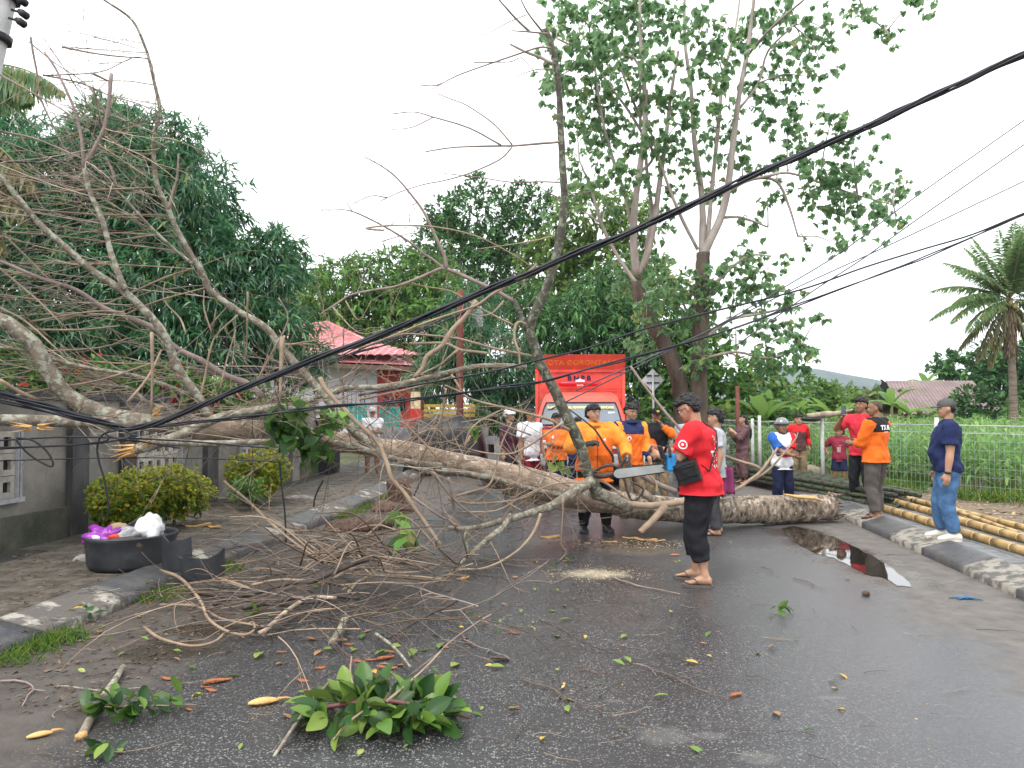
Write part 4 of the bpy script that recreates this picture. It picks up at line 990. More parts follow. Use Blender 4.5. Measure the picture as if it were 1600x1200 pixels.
for r_ in range(60):
    for k in range(90):
        y = 12.2 + r_*.42 + random.uniform(-.06,.06); x = 5.6 + k*.30 + random.uniform(-.08,.08)
        pxx = 800+F*x/y
        if y < fence_y(x) + 2.2 + .5*math.sin(x*2.1) or pxx < 1150 or pxx > 1690 or x > 20: continue
        spots.append((y, x))
spots.sort()
ch = []; n_ind = 0
for i, (y, x) in enumerate(spots):
    k = random.randrange(6); s_ = random.uniform(.62,.90); a = random.uniform(0,6.28)
    if n_ind < 190 and y < 24:
        o = bpy.data.objects.new('corn_plant', tm[k]); col.objects.link(o); o.location = (x,y,.06); o.rotation_euler = (0,0,a); o.scale = (s_,)*3
        tag(o, 'green corn plant in the front rows behind the wire fence', 'corn', 'corn plants at the front of the field'); n_ind += 1
    else:
        if i % 2 and y > 22: continue
        v, f = tv[k]; c, s2 = math.cos(a)*s_, math.sin(a)*s_
        w_ = np.c_[v[:,0]*c-v[:,1]*s2+x, v[:,0]*s2+v[:,1]*c+y, v[:,2]*s_+.06]; ch.append((w_, f))
o = link('corn_crop', leafmesh('corn_crop', ch), g_corn, None, None, False); tag(o, 'green corn crop filling the field beyond the front rows', 'corn', kind='stuff')
# ---------------------------------------------------------------- grasses
g_grass = LEAF('grass_blade', [(0,(.05,.12,.02)),(.6,(.10,.20,.03)),(1,(.22,.26,.06))], rough=.5)
def grass(name, label, pts, h, n_each, spread=.12):
    p = np.repeat(np.array(pts, float), n_each, 0); N_ = len(p); p[:,:2] += rng.normal(0, spread, (N_,2)); d = rng.normal(0,.45,(N_,3)); d[:,2] = 1
    L_ = h*(.5+rng.random(N_)); o = link(name, leafmesh(name, [leaves(p, d, L_, h*.10, 'long')]), g_grass, None, None, False); return tag(o, label, 'grass', kind='stuff')
gp = []
for i in range(900):
    x = random.uniform(5.4, 16); y = fence_y(x) + random.uniform(-.5, 3.2)
    if random.random() < .75 and noise.noise((x*.8,y*.8,0)) > -.12: gp.append((x,y,.06))
grass('grass', 'yellow green grass between the wire fence and the corn', gp, .22, 22, .11)
gp = []
for i in range(520):
    y = random.uniform(3.6, 13.5); k = noise.noise((y*1.3, 0, 4))
    if k > .06: gp.append((kl(y)+.02+abs(random.gauss(0,.10)), y, 0))
grass('grass', 'weeds and grass along the foot of the left kerb', gp, .085, 16, .05)
# ================================================================ FALLEN TREE
def barkmat(name, c, c2, lichen, amt, stretch=None, scale=7, rough=.85):
    m = M(name, c, rough, c2=c2, scale=scale, bump=.7, bscale=22, stretch=stretch)
    t = m.node_tree; L = t.links.new; b = t.nodes['Principled BSDF']; src = b.inputs['Base Color'].links[0].from_socket
    co = t.nodes.new('ShaderNodeTexCoord'); n = t.nodes.new('ShaderNodeTexNoise'); n.inputs['Scale'].default_value = 13; n.inputs['Detail'].default_value = 7; n.inputs['Roughness'].default_value = .7; L(co.outputs['Object'], n.inputs['Vector'])
    r = t.nodes.new('ShaderNodeValToRGB'); e = r.color_ramp.elements; e[0].position = .62-amt*.3; e[1].position = .68-amt*.3; e[0].color = (0,0,0,1); e[1].color = (1,1,1,1); L(n.outputs['Fac'], r.inputs[0])
    x = t.nodes.new('ShaderNodeMix'); x.data_type = 'RGBA'; L(r.outputs[0], x.inputs[0]); L(src, x.inputs[6]); x.inputs[7].default_value = (*lichen, 1); L(x.outputs[2], b.inputs['Base Color']); return m
m_trunk = barkmat('fallen_bark', (.42,.33,.25), (.19,.135,.10), (.52,.45,.37), .25, stretch=(.5,2.2,2.2), scale=5)
m_trunkb = barkmat('dark_peeling_bark', (.34,.27,.20), (.05,.04,.035), (.46,.39,.31), .25, stretch=(2.2,1,1), scale=9)
m_lich = barkmat('lichen_bark', (.24,.20,.155), (.13,.105,.08), (.33,.335,.265), .42, scale=9)
m_mast = barkmat('green_dark_bark', (.105,.10,.075), (.055,.05,.04), (.20,.22,.16), .35, scale=9)
m_twig = M('tan_twig', (.33,.245,.17), .7, c2=(.20,.145,.105), scale=5, island=.22)
m_grey = M('grey_twig', (.30,.24,.20), .8, c2=(.17,.135,.12), scale=5, island=.2)
m_mauve = M('mauve_branch', (.31,.24,.215), .75, c2=(.19,.14,.13), scale=6, island=.15)
m_brown = M('brown_twig', (.16,.11,.075), .7, c2=(.085,.06,.045), scale=5, island=.3)
m_burnt = M('black_wet_branch', (.035,.03,.03), .55, c2=(.07,.05,.04), scale=6, bump=.5, bscale=30, island=.2)
m_raw = M('raw_split_wood', (.62,.40,.17), .8, c2=(.45,.24,.09), scale=9, bump=.8, bscale=50)
FT = thing('fallen_tree', 'uprooted bare tree lying right across the road with its branches over the wall', 'fallen tree', (0, 9.5, 0))
O = np.array([*FT.location, 0.])
def trace(pts, d0, d1, r0, r1=None, k=4):
    """pixel path with depth d0..d1 and pixel radius -> rows (x,y,z,r) in the world"""
    r1 = r0*.6 if r1 is None else r1
    L_ = [0]
    for a, b in zip(pts[:-1], pts[1:]): L_.append(L_[-1]+math.hypot(b[0]-a[0], b[1]-a[1]))
    out = []
    for (x, y), l in zip([(p[0],p[1]) for p in pts], L_):
        t = l/L_[-1]; d = d0+(d1-d0)*t; out.append((*P(x, y, d), (r0+(r1-r0)*t)*d/F))
    return spline(out, k)
def gtrace(pts, z0, z1, r0, r1=None, k=4):
    """pixel path of a branch lying at height z0..z1 over the road"""
    r1 = r0*.6 if r1 is None else r1; out = []
    for i, (x, y) in enumerate(pts):
        t = i/(len(pts)-1); p = G(x, y, z0+(z1-z0)*t); out.append((*p, (r0+(r1-r0)*t)*p.y/F))
    return spline(out, k)
# ---- trunk
tr = [(1298,793,10.6,23),(1270,794,10.55,25),(1210,796,10.4,26),(1150,797,10.25,25),(1090,798,10.1,25),(1030,795,9.95,24),(960,786,9.8,24),(900,772,9.55,26),(850,759,9.4,27),(800,746,9.2,25),(740,730,9.0,21),(690,718,8.85,19),(640,707,8.7,20),(590,699,8.6,18),(540,691,8.45,18),(490,684,8.3,17),(440,677,8.15,18),(390,672,8.0,20),(345,670,7.9,22),(300,672,7.8,20)]
rows = np.array([(*P(x,y,d), r*.82*d/F) for x,y,d,r in tr])
sp = spline(rows, 4)
def rough_tube(mb, sp, n, amp, fr=3.0):
    i0 = len(mb.v); mb.tube(sp, n)
    for i in range(i0, len(mb.v)):
        v = Vector(mb.v[i]); q = noise.fractal(v*fr, 1, 2, 4); c = sp[min(len(sp)-1, (i-i0)//n), :3]; dv = v-Vector(c); v += dv*q*amp; mb.v[i] = tuple(v)
mb = MB(); rough_tube(mb, sp[:26], 18, .16, 4); lo_ = mb.build('trunk', m_trunkb, parent=FT, world=True)
mb = MB(); rough_tube(mb, sp[25:], 16, .12, 4); mb.build('upper_trunk', m_trunk, parent=FT, world=True)
# torn root end: splintered dark wood with a pale scar
mb = MB(); e = rows[0,:3]
for i in range(26):
    a = i*.83; r = .19*math.sqrt((i%9+1)/9); p = e + np.array([-.02, math.cos(a)*r, math.sin(a)*r]); mb.tube([(*p,.035),(*(p+np.array([.10+random.random()*.10, random.uniform(-.03,.03), random.uniform(-.03,.03)])),.006)], 5)
mb.build('torn_end', m_trunkb, parent=FT, world=True)
mb = MB(); mb.tube(spline([(*(P(1225,772,10.25)),.02),(*(P(1245,776,10.22)),.07),(*(P(1270,778,10.28)),.075),(*(P(1285,784,10.34)),.02)],4), 8, sy=.35); mb.build('bark_scar', m_raw, parent=FT, world=True)
def br(name, rows, mat, n=7, amp=.10, parent=FT, rough=True):
    mb = MB()
    if rough and n >= 7: rough_tube(mb, rows, n, amp, 9)
    else: mb.tube(rows, n, jit=.06)
    return mb.build(name, mat, parent=parent, world=False if parent is not FT else True)
BR = []   # every main limb's rows, for hanging twigs on
def limb(pts, d0, d1, r0, r1, mat, n=8, amp=.12):
    rows = trace(pts, d0, d1, r0*.78, r1*.72); br('branch', rows, mat, n, amp); BR.append(rows); return rows
# ---- great limbs at the left
limb([(300,672),(250,664),(200,661),(130,659),(60,657),(-60,655)], 7.8, 6.9, 15, 11, m_lich, 12)
limb([(262,664),(215,658),(170,648),(130,633),(100,612),(78,582),(55,542),(25,515),(0,500),(-60,480)], 7.7, 6.9, 17, 15, m_lich, 12)
limb([(470,640),(430,637),(395,642),(350,650),(320,662),(280,680),(240,695),(205,704)], 8.0, 7.3, 8, 11, m_lich, 9)
limb([(690,728),(640,722),(600,713),(560,700),(520,692),(480,689),(420,690),(340,693),(275,692),(250,690)], 8.4, 7.35, 6, 7, m_lich, 8)
limb([(680,735),(720,738),(770,748),(830,764),(880,775)], 8.5, 9.2, 6, 5, m_lich, 8)
# splintered ends
def splinter(px, py, d, ang, L_, w_, n=12):
    mb = MB(); c = P(px,py,d)
    for i in range(n):
        a = ang + random.uniform(-.28,.28); l = L_*random.uniform(.4,1)*d/F; p = Vector(c)+Vector((0,random.uniform(-1,1),random.uniform(-1,1)))*w_*d/F
        mb.tube([(*p, w_*.45*d/F),(*(p+Vector((math.cos(a)*l, random.uniform(-.06,.06), math.sin(a)*l))), .002)], 4)
    mb.build('split_wood', m_raw, parent=FT, world=True, smooth=False)
splinter(212,703,7.3, math.pi+.18, 44, 7, 16); splinter(238,690,7.28, math.pi+.35, 26, 3, 8); splinter(240,646,7.4, .5, 22, 4, 8); splinter(48,668,6.9,math.pi,36,4,8); splinter(60,667,6.9,0,30,4,8); splinter(126,578,7.6,math.pi,14,5,8)
# ---- branches rising at the left, thick to thin
limb([(610,712),(560,680),(525,640),(494,603),(462,569),(437,541),(416,513),(369,484),(328,453),(316,425),(294,391),(272,350),(263,327),(245,287),(240,240),(242,207),(250,173),(242,133),(233,93),(228,77),(207,32),(163,0),(120,-30)], 8.5, 7.2, 9.5, 1.8, m_lich, 8)
limb([(330,655),(309,619),(287,591),(272,562),(259,528),(237,497),(194,456),(147,425),(103,387),(62,350),(23,303),(0,277),(-60,230)], 7.8, 6.6, 9.5, 5, m_lich, 9)
limb([(195,452),(184,425),(172,391),(162,350),(152,325),(143,307),(136,285),(132,262),(130,250)], 7.25, 7.1, 6.5, 5, m_lich, 8)
limb([(132,262),(130,245),(127,213),(117,173),(103,140),(87,107),(70,82)], 7.1, 7.0, 4, 2.2, m_mauve, 7)
limb([(131,255),(143,240),(160,207),(166,185),(170,160),(174,115)], 7.1, 7.1, 4.2, 4, m_mauve, 7)
limb([(410,620),(387,600),(353,587),(312,562),(275,544),(244,515),(203,497),(162,481),(119,453),(62,434),(10,412),(-40,395)], 8.2, 7.0, 7, 3, m_mauve, 8)
limb([(300,619),(244,597),(194,584),(140,575),(84,562),(40,548),(-20,540)], 7.9, 7.0, 5, 3, m_lich, 7)
limb([(300,412),(266,384),(231,350),(205,322),(187,303),(147,277),(120,262)], 7.8, 7.4, 3.6, 2, m_lich, 7)
limb([(263,327),(270,300),(277,275),(279,240)], 7.6, 7.6, 3, 2, m_grey, 7)
limb([(182,293),(176,270),(165,245)], 7.6, 7.6, 3, 2, m_mauve, 7)
limb([(260,640),(230,628),(205,607),(180,603),(140,600)], 7.8, 7.6, 4, 3, m_lich, 7)
limb([(0,594),(30,612),(60,625)], 7, 7.3, 4, 4, m_twig, 7)
limb([(440,645),(480,625),(525,611),(546,606),(585,605),(620,601),(660,592),(692,584),(730,575),(765,571),(823,573)], 8.2, 8.8, 6.5, 5, m_lich, 8)
limb([(400,638),(430,634),(460,632),(490,624)], 8.0, 8.0, 6, 5, m_lich, 8)
limb([(500,590),(511,610),(540,642),(563,665),(575,675),(592,695),(605,725),(612,747),(632,770),(650,797),(670,825),(688,852)], 7.9, 7.5, 5, 4.5, m_twig, 8)
# ---- the upright mast in the middle
limb([(932,768),(925,752),(916,730),(908,700),(895,670),(880,640),(868,612),(850,580),(838,550),(828,520),(830,500),(845,470),(858,440),(868,405),(877,360),(882,310),(879,260),(876,200),(874,150),(870,110),(862,70),(852,45)], 9.05, 8.4, 12, 6, m_mast, 10, .14)
limb([(823,515),(815,495),(806,475),(802,468)], 8.8, 8.8, 6, 5, m_mast, 8)
limb([(805,472),(770,452),(737,437),(715,427),(699,420)], 8.8, 8.7, 4.5, 4, m_mauve, 7)
limb([(698,420),(693,397),(677,363),(663,333),(647,310),(622,280),(600,262),(570,245)], 8.7, 8.5, 4, 1.3, m_mauve, 7)
limb([(695,420),(687,420),(655,434),(620,447),(585,453),(550,460),(525,475),(500,491)], 8.7, 8.4, 3.4, 1.5, m_mauve, 7)
limb([(695,420),(675,405),(660,395),(640,378),(597,352),(550,330),(520,328),(500,328)], 8.7, 8.4, 3, 1.2, m_mauve, 7)
limb([(838,412),(832,420),(800,442),(770,459),(745,477),(707,490),(662,505),(632,517),(600,530)], 8.4, 8.3, 3, 2, m_twig, 7)
limb([(745,470),(727,495),(707,515),(690,540),(667,557),(660,575),(647,590)], 8.5, 8.4, 5, 5, m_twig, 8)
limb([(845,560),(825,555),(775,545),(725,531),(700,527),(660,523),(630,522),(595,532),(560,545)], 8.9, 8.4, 3, 1.6, m_twig, 7)
limb([(640,537),(690,536),(705,540),(720,547),(745,550),(761,552)], 8.4, 8.5, 2.6, 3.4, m_twig, 7)
limb([(822,507),(812,503),(805,510),(804,530),(811,552),(812,575)], 8.7, 8.5, 3, 2.2, m_twig, 7)
limb([(890,672),(870,662),(857,655),(800,640),(740,625),(718,612),(695,602)], 8.9, 8.3, 3.5, 2, m_twig, 7)
# ---- lichen limb towards the camera, and the forked front limb
limb([(925,750),(895,770),(862,790),(837,799),(800,810),(782,814),(755,822),(725,826),(700,824)], 9.0, 8.3, 11, 4, m_lich, 10, .14)
limb([(797,806),(790,818),(785,825),(762,842),(740,862),(728,872),(718,880)], 8.5, 7.3, 6.5, 5, m_lich, 8)
limb([(728,872),(732,858),(727,846),(728,832)], 7.4, 7.6, 4, 3.5, m_mast, 7)
limb([(924,768),(935,772),(952,778),(975,788),(1000,795),(1035,792),(1060,790)], 9.15, 9.5, 13, 10, m_lich, 11, .12)
limb([(985,788),(1015,790),(1035,788),(1062,785),(1085,780),(1110,775),(1128,768)], 9.2, 9.0, 7, 6, m_twig, 8)
limb([(1040,790),(1030,802),(1018,815),(1008,824),(1000,832)], 9.1, 9.0, 8, 7, m_twig, 8)
limb([(766,756),(800,768),(837,782),(865,790),(890,795),(915,796)], 9.2, 9.6, 7, 7, m_trunk, 9)
limb([(1128,775),(1150,765),(1172,750),(1190,735),(1215,700)], 9.6, 10.3, 4, 2.5, m_twig, 7)
limb([(1190,735),(1180,728),(1160,722),(1140,715),(1115,705)], 10.2, 10, 4, 2, m_twig, 7)
limb([(1165,755),(1200,735),(1240,690),(1247,676)], 10.2, 10.5, 3, 1.3, m_twig, 7)
# burnt black branch by the saw, leaning grey branch on the right
limb([(928,742),(945,744),(962,738),(970,728),(978,716)], 9.0, 8.9, 6, 3, m_burnt, 7)
limb([(925,740),(940,730),(955,727),(965,730)], 9.0, 8.9, 3.5, 3, m_burnt, 7)
limb([(958,722),(957,712),(950,702),(945,695),(930,672),(910,655),(890,640)], 8.9, 8.6, 2.6, 1.4, m_burnt, 7)
limb([(1120,775),(1100,735),(1078,690),(1040,645),(1005,600),(985,572)], 8.9, 9.1, 3.6, 2.6, m_mauve, 7)
limb([(1026,770),(1025,755),(1012,740),(1003,735),(995,738)], 9.2, 9.2, 2.6, 2.2, m_twig, 7)
limb([(1002,742),(1015,750),(1035,760),(1056,768)], 9.4, 9.6, 6, 6, m_grey, 8); limb([(1002,768),(1012,775),(1020,782)], 9.4, 9.5, 8, 9, m_trunkb, 8)
limb([(965,700),(985,780),(1005,765),(985,752)], 9.3, 9.3, 3.5, 2, m_burnt, 7)
# ---- thin traced twigs
TW = [ # (points, d, r px, colour)
 ([(0,117),(60,150),(100,173),(125,190)],7,1.7,1),([(48,58),(52,85),(57,110),(60,140),(70,170),(85,200),(97,225),(120,260)],7.1,1.8,1),([(67,117),(127,130),(173,150),(210,160),(247,175)],7.3,1.6,1),
 ([(45,65),(85,98),(130,128),(200,190),(255,215)],7.2,1,1),([(0,205),(50,215),(100,235),(128,248)],7.1,1.8,1),([(0,252),(60,253),(128,249)],7.1,2.0,3),([(7,270),(70,283),(130,297)],7.2,1.6,0),([(-20,318),(7,313),(60,301),(143,297),(240,293)],7.4,2.8,0),
 ([(50,327),(150,335),(257,335)],7.5,1.6,0),([(97,73),(140,82),(185,88),(231,91)],7.2,1.8,1),([(67,118),(133,115),(165,110),(190,98),(212,89),(232,93)],7.2,1.2,1),([(147,58),(190,68),(226,80)],7.2,1.1,1),([(155,99),(190,97),(205,92)],7.2,.9,1),
 ([(163,205),(200,235),(240,242)],7.4,1.6,0),([(150,228),(190,240),(239,249)],7.4,1.4,0),([(145,115),(158,121),(170,127)],7.1,2.2,1),([(160,210),(215,247),(238,250)],7.4,1.2,0),
 ([(6,362),(94,369),(187,381),(272,391)],7.5,1.6,0),([(6,366),(62,422),(94,453),(125,481)],7.3,1.6,0),([(31,412),(125,412),(219,415),(300,420)],7.5,1.6,0),([(100,500),(137,487),(187,466),(256,434),(303,419)],7.6,2.2,0),([(180,500),(206,487),(250,469),(319,450)],7.6,2,0),
 ([(47,503),(140,487),(194,487)],7.4,2,0),([(50,515),(125,515),(187,509)],7.4,2,0),([(0,481),(41,503),(100,556)],7.3,2.2,0),([(47,550),(156,543),(200,528)],7.4,1.8,0),([(94,562),(219,569),(281,565)],7.6,1.8,0),([(6,622),(84,606),(156,594),(250,563)],7.3,2.2,0),
 ([(237,519),(238,580),(236,648)],7.2,3,0),([(200,628),(231,590),(252,547)],7.2,2.6,0),([(387,456),(386,510),(384,569)],7.7,1.6,0),([(331,525),(337,484)],7.8,1.6,0),([(333,525),(319,484),(319,453)],7.8,1.6,0),([(306,647),(320,590),(334,530),(372,492)],7.7,2,0),([(344,606),(355,560),(369,515)],7.8,1.6,0),
 ([(441,526),(439,575),(438,628)],7.8,4,0),([(290,520),(281,497),(256,469),(258,440)],7.6,1.6,0),([(400,600),(420,560),(450,500),(435,465)],8,1.6,0),([(0,420),(60,470),(100,510)],7.3,2,0),([(0,460),(60,468),(110,472)],7.4,1.6,0),
 ([(600,360),(571,357),(617,352),(683,355),(747,370),(800,397),(832,418)],8.4,1.7,0),([(857,53),(828,50),(800,48)],8.3,1.8,1),([(828,50),(805,28),(780,0),(765,-15)],8.3,2.2,1),([(850,52),(836,35),(823,17),(812,-5)],8.3,1.9,1),([(823,23),(790,37),(763,52),(737,57)],8.3,1,1),
 ([(863,100),(845,90),(823,82),(797,69)],8.3,3,1),([(861,75),(843,74),(817,82),(770,98),(717,117),(683,133),(657,133)],8.3,1.7,1),([(700,125),(685,134),(670,141)],8.3,1,1),([(740,97),(780,97),(800,96),(813,90),(824,99),(833,110)],8.3,1.2,1),([(865,108),(845,108),(833,110),(818,115),(804,122)],8.3,1.2,1),
 ([(874,222),(850,224),(800,228),(783,228),(713,230),(665,237)],8.3,2.2,1),([(783,227),(733,200),(677,183),(647,175),(613,178)],8.2,1.7,1),([(677,183),(647,198),(620,202),(593,204)],8.2,1.1,1),([(800,226),(785,208),(767,190),(730,165),(705,155),(683,146)],8.2,1.5,1),([(800,230),(780,250),(730,272),(690,283),(663,288),(625,300),(593,315)],8.2,1.5,1),([(605,309),(580,306),(551,319)],8.2,1.2,1),
 ([(875,285),(840,284),(800,285),(747,277),(693,271)],8.3,1.4,1),([(875,310),(855,300),(840,290)],8.3,1.2,1),([(867,368),(840,375),(800,382),(740,390)],8.4,1.3,0),([(550,330),(543,318),(535,308)],8.4,1,1),([(640,347),(641,330),(650,325)],8.5,1,1),([(597,377),(640,365),(670,365)],8.5,1,1),
 ([(560,625),(605,615),(650,605),(707,588)],8.4,2,0),([(705,585),(716,602),(727,620)],8.5,2,0),([(802,508),(770,492),(740,476),(705,455),(660,447),(640,440)],8.6,1.6,0),([(787,470),(768,490),(745,493),(732,490)],8.6,1.6,0),([(697,607),(694,630),(690,650),(672,690),(650,730)],8,2,0),([(715,547),(700,560),(685,572),(645,590)],8.4,2.4,0),
 ([(820,435),(815,450),(800,462)],8.6,1.6,0),([(540,470),(560,500),(580,470)],8.4,1,0),([(650,505),(664,520),(664,540)],8.4,1.2,0),([(520,480),(560,520),(600,515)],8.4,1.2,0),
 ([(845,802),(840,818),(832,835),(820,850),(807,862),(780,879),(750,889),(720,890),(695,900)],7.4,2.6,0),([(695,900),(670,912),(650,937),(620,960),(585,978)],7.0,2.4,0),([(712,775),(737,768),(762,760),(772,742),(778,717),(785,690),(800,660)],8.3,2,0),([(700,780),(730,786),(762,786),(812,780),(838,768),(862,757),(885,754),(912,755)],8.5,2,0),([(720,800),(775,798),(812,778),(850,760)],8.3,1.6,0),
 ([(700,747),(704,760),(707,782),(710,800),(712,826)],8,3.2,2),([(645,777),(685,805),(700,812),(717,822)],7.8,2.6,2),([(665,735),(657,752),(647,775)],8,2,3),([(675,735),(697,765),(720,790),(755,815)],8,2.4,1),
 ([(880,775),(879,810),(877,850),(885,862),(875,875),(865,885),(850,895),(840,902)],7.8,1.3,0),([(933,748),(950,757),(970,772),(985,782)],9,2.4,0),
 ([(688,720),(660,690),(630,660),(600,640),(580,625)],8.2,1.8,0),([(700,690),(680,670),(650,680),(620,700)],8.2,1.6,0),([(880,660),(850,680),(820,700),(790,710),(745,705),(700,690)],8.4,2,0),([(890,760),(860,745),(830,735),(800,715),(770,690)],8.5,1.6,0),([(830,680),(790,665),(760,655),(720,660)],8.3,1.4,0),([(735,680),(725,700),(740,665),(785,640)],8.3,1.6,0),
]
cols_ = (m_twig, m_grey, m_mauve, m_burnt)
for pts, d, r, c in TW:
    rows = trace(pts, d, d+random.uniform(-.3,.3), r, r*.55, 3); br('branch', rows, cols_[c], 5, rough=False); BR.append(rows)
# ---- fine random spray: one joined part per limb colour
def spray(mb, p, d, L_, r, curl=.25, sub=1, seg=6, grav=0.0):
    r *= .72 if seg == 6 else 1
    cur = Vector(d).normalized(); q = Vector(p); rows = [(*q, r)]; side = Vector((random.uniform(-1,1), random.uniform(-1,1), random.uniform(-1,1)))
    for i in range(seg):
        cur = (cur + side*curl/seg + Vector((random.gauss(0,.05), random.gauss(0,.05), random.gauss(0,.05)+grav/seg))).normalized(); q = q + cur*(L_/seg); q.z = max(q.z, .015)
        rows.append((*q, r*(1-(i+1)/(seg+1)*.75)))
        if sub and random.random() < .45:
            d2 = (cur + Vector((random.uniform(-1,1),random.uniform(-.6,.6),random.uniform(-1,1)))*.7).normalized(); spray(mb, q, d2, L_*random.uniform(.25,.5), r*.6, curl, sub-1, 4, grav)
    mb.tube(rows, 4, cap0=False)
mbA, mbB, mbC, mbD, mbE = MB(), MB(), MB(), MB(), MB()
def near(rows, t): return Vector(rows[int(t*(len(rows)-1)),:3])
# left fans: long twigs sweeping left and slightly up from the rising branches
left_limbs = [BR[i] for i in (5,6,7,10,11,12,15)]
for i in range(165):
    rw = random.choice(left_limbs); p = near(rw, random.uniform(.15,.9))
    a = random.choice((math.pi, math.pi, math.pi, math.pi*.9))+random.gauss(0,.42); 
    spray((mbB,mbA,mbB,mbE)[i%4], p, (math.cos(a), random.uniform(-.35,.35), (abs(math.sin(a))*.8-.05) if i%4 else math.sin(a)*.9), random.uniform(.5,1.7), random.uniform(.005,.010), .35, 1)
# tangle above the trunk, between x 250 and 700
tang = [BR[i] for i in (0,2,3,5,9,17,18,19)] 
for i in range(310):
    rw = random.choice(tang); p = near(rw, random.uniform(.02,.7)); a = random.uniform(0, 2*math.pi)
    spray((mbA,mbB,mbE,mbD)[i%4], p, (math.cos(a)*1.2, random.uniform(-.5,.3), math.sin(a)*.8+.25), random.uniform(.3,1.1), random.uniform(.004,.009), .5, 1)
# spray along the middle branches
midb = BR[21:34]
for i in range(75):
    rw = random.choice(midb); p = near(rw, random.uniform(.2,1)); a = random.uniform(.3*math.pi, 1.6*math.pi)
    spray(mbB if i%2 else mbA, p, (math.cos(a), random.uniform(-.3,.3), math.sin(a)*.8), random.uniform(.2,.7), random.uniform(.003,.006), .4, 1)
# screen of thin crossing twigs in front of the people at the left of the mast
for i in range(105):
    px, py = random.uniform(560,880), random.uniform(640,800); p = P(px, py, random.uniform(7.7,8.8)); a = random.uniform(0, math.pi*2)
    spray(mbA, p, (math.cos(a), random.uniform(-.3,.3), math.sin(a)), random.uniform(.3,1.0), random.uniform(.004,.008), .6, 1)
# fan of twigs reaching down to the heap on the road
hub = G(690, 900, .12)
for i in range(38):
    q = G(random.uniform(330,760), random.uniform(760,900), random.uniform(.1,.8)); st = hub + Vector((random.uniform(-1.3,.25), random.uniform(-.4,.6), random.uniform(0,.12)))
    mid = (st+q)/2 + Vector((random.uniform(-.1,.1), random.uniform(-.1,.1), random.uniform(-.02,.22)))
    (mbA,mbD)[i%2].tube(spline([(*st,.009),(*mid,.007),(*q,.003)],4), 4)
    if i % 2: spray(mbA, mid, (q-st)+Vector((random.uniform(-.6,.6),random.uniform(-.6,.6),random.uniform(-.3,.4))), random.uniform(.3,.8), .005, .5, 1)
for i in range(240):
    p = G(random.gauss(500,130) if i%2 else random.uniform(230,800), random.gauss(910,45) if i%2 else random.uniform(770,980), random.uniform(.01,.32)); a = random.uniform(0, 2*math.pi)
    spray((mbD, mbA, mbD, mbC, mbB, mbD)[i%6], p, (math.cos(a)*1.6, math.sin(a), random.uniform(-.2,.3)), random.uniform(.3,1.1), random.uniform(.004,.009), .8, 1, 6, -.3)
for nm, mb, mt in (('twigs', mbA, m_twig), ('grey_twigs', mbB, m_grey), ('dark_twigs', mbC, m_burnt), ('brown_twigs', mbD, m_brown), ('pale_twigs', mbE, M('pale_twig', (.46,.39,.31), .75, c2=(.30,.25,.20), scale=5, island=.2))):
    tag(mb.build(nm, mt, parent=FT, world=True), kind='stuff')
# traced pieces of the heap: broken-off branches, each a thing of its own
HEAP = [
 ([(350,753),(384,780),(425,819),(475,859),(525,889)],.75,.08,2.4,m_twig,'tan branch slanting down into the heap above the tub'),
 ([(250,891),(281,903),(312,937),(325,966),(350,984),(381,992),(397,984),(396,972),(388,975)],.10,.02,2.6,m_twig,'tan looped creeper stem curling on the road'),
 ([(250,945),(306,947),(344,966),(387,975),(425,981)],.03,.03,2.2,m_twig,'tan stem lying along the edge of the looped creeper'),
 ([(225,980),(250,997),(297,1009),(334,1003),(353,987)],.02,.03,2.4,m_twig,'bowed tan stem nearest the camera left of the heap'),
 ([(190,880),(250,887),(306,890),(344,903),(390,919)],.12,.05,2.4,m_twig,'tan stem passing under the black broken tub'),
 ([(394,914),(437,906),(487,908),(531,914),(560,912)],.12,.1,2.4,m_twig,'pale curved stem across the top of the heap'),
 ([(335,945),(353,937),(406,925),(453,912),(500,909),(530,915)],.06,.12,3.6,m_burnt,'long dark branch through the middle of the heap'),
 ([(480,912),(500,903),(531,890),(555,880),(576,874)],.14,.30,5,m_burnt,'black charred stick poking up from the heap'),
 ([(405,990),(419,981),(450,953),(484,934),(525,934)],.03,.10,4,m_trunk,'brown forked stick bent at the front of the heap'),
 ([(587,990),(605,1003),(619,1015),(632,1030),(641,1042)],.02,.02,2.6,m_lich,'pale lichen stick behind the leafy branch'),
 ([(540,965),(533,980),(526,992),(517,1005)],.06,.04,6,m_lich,'short thick pale stub in front of the heap'),
 ([(714,938),(697,948),(678,956),(640,977),(606,997)],.06,.02,3,m_burnt,'dark straight stick right of the heap'),
 ([(520,905),(545,890),(575,888),(620,895),(660,893)],.15,.12,2.4,m_twig,'arched tan stem at the right of the heap'),
 ([(545,925),(560,910),(590,900),(640,900),(690,905)],.10,.08,2.4,m_twig,'second arched tan stem at the right of the heap'),
 ([(300,925),(370,935),(430,945),(500,940)],.04,.06,3.4,m_burnt,'low black stick beneath the heap'),
 ([(380,950),(440,938),(500,930),(560,935)],.05,.08,4,m_burnt,'wet black branch lying lowest in the heap'),
]
for pts, z0, z1, r, mt, lab in HEAP:
    rows = gtrace(pts, z0+.02, z1+.02, r, r*.7); o = rows[0,:3]; mb = MB(); mb.tube(rows, 7, jit=.1)
    tag(mb.build('broken_branch', mt, loc=Vector(o), world=True), lab, 'branch', 'broken branches in the heap')
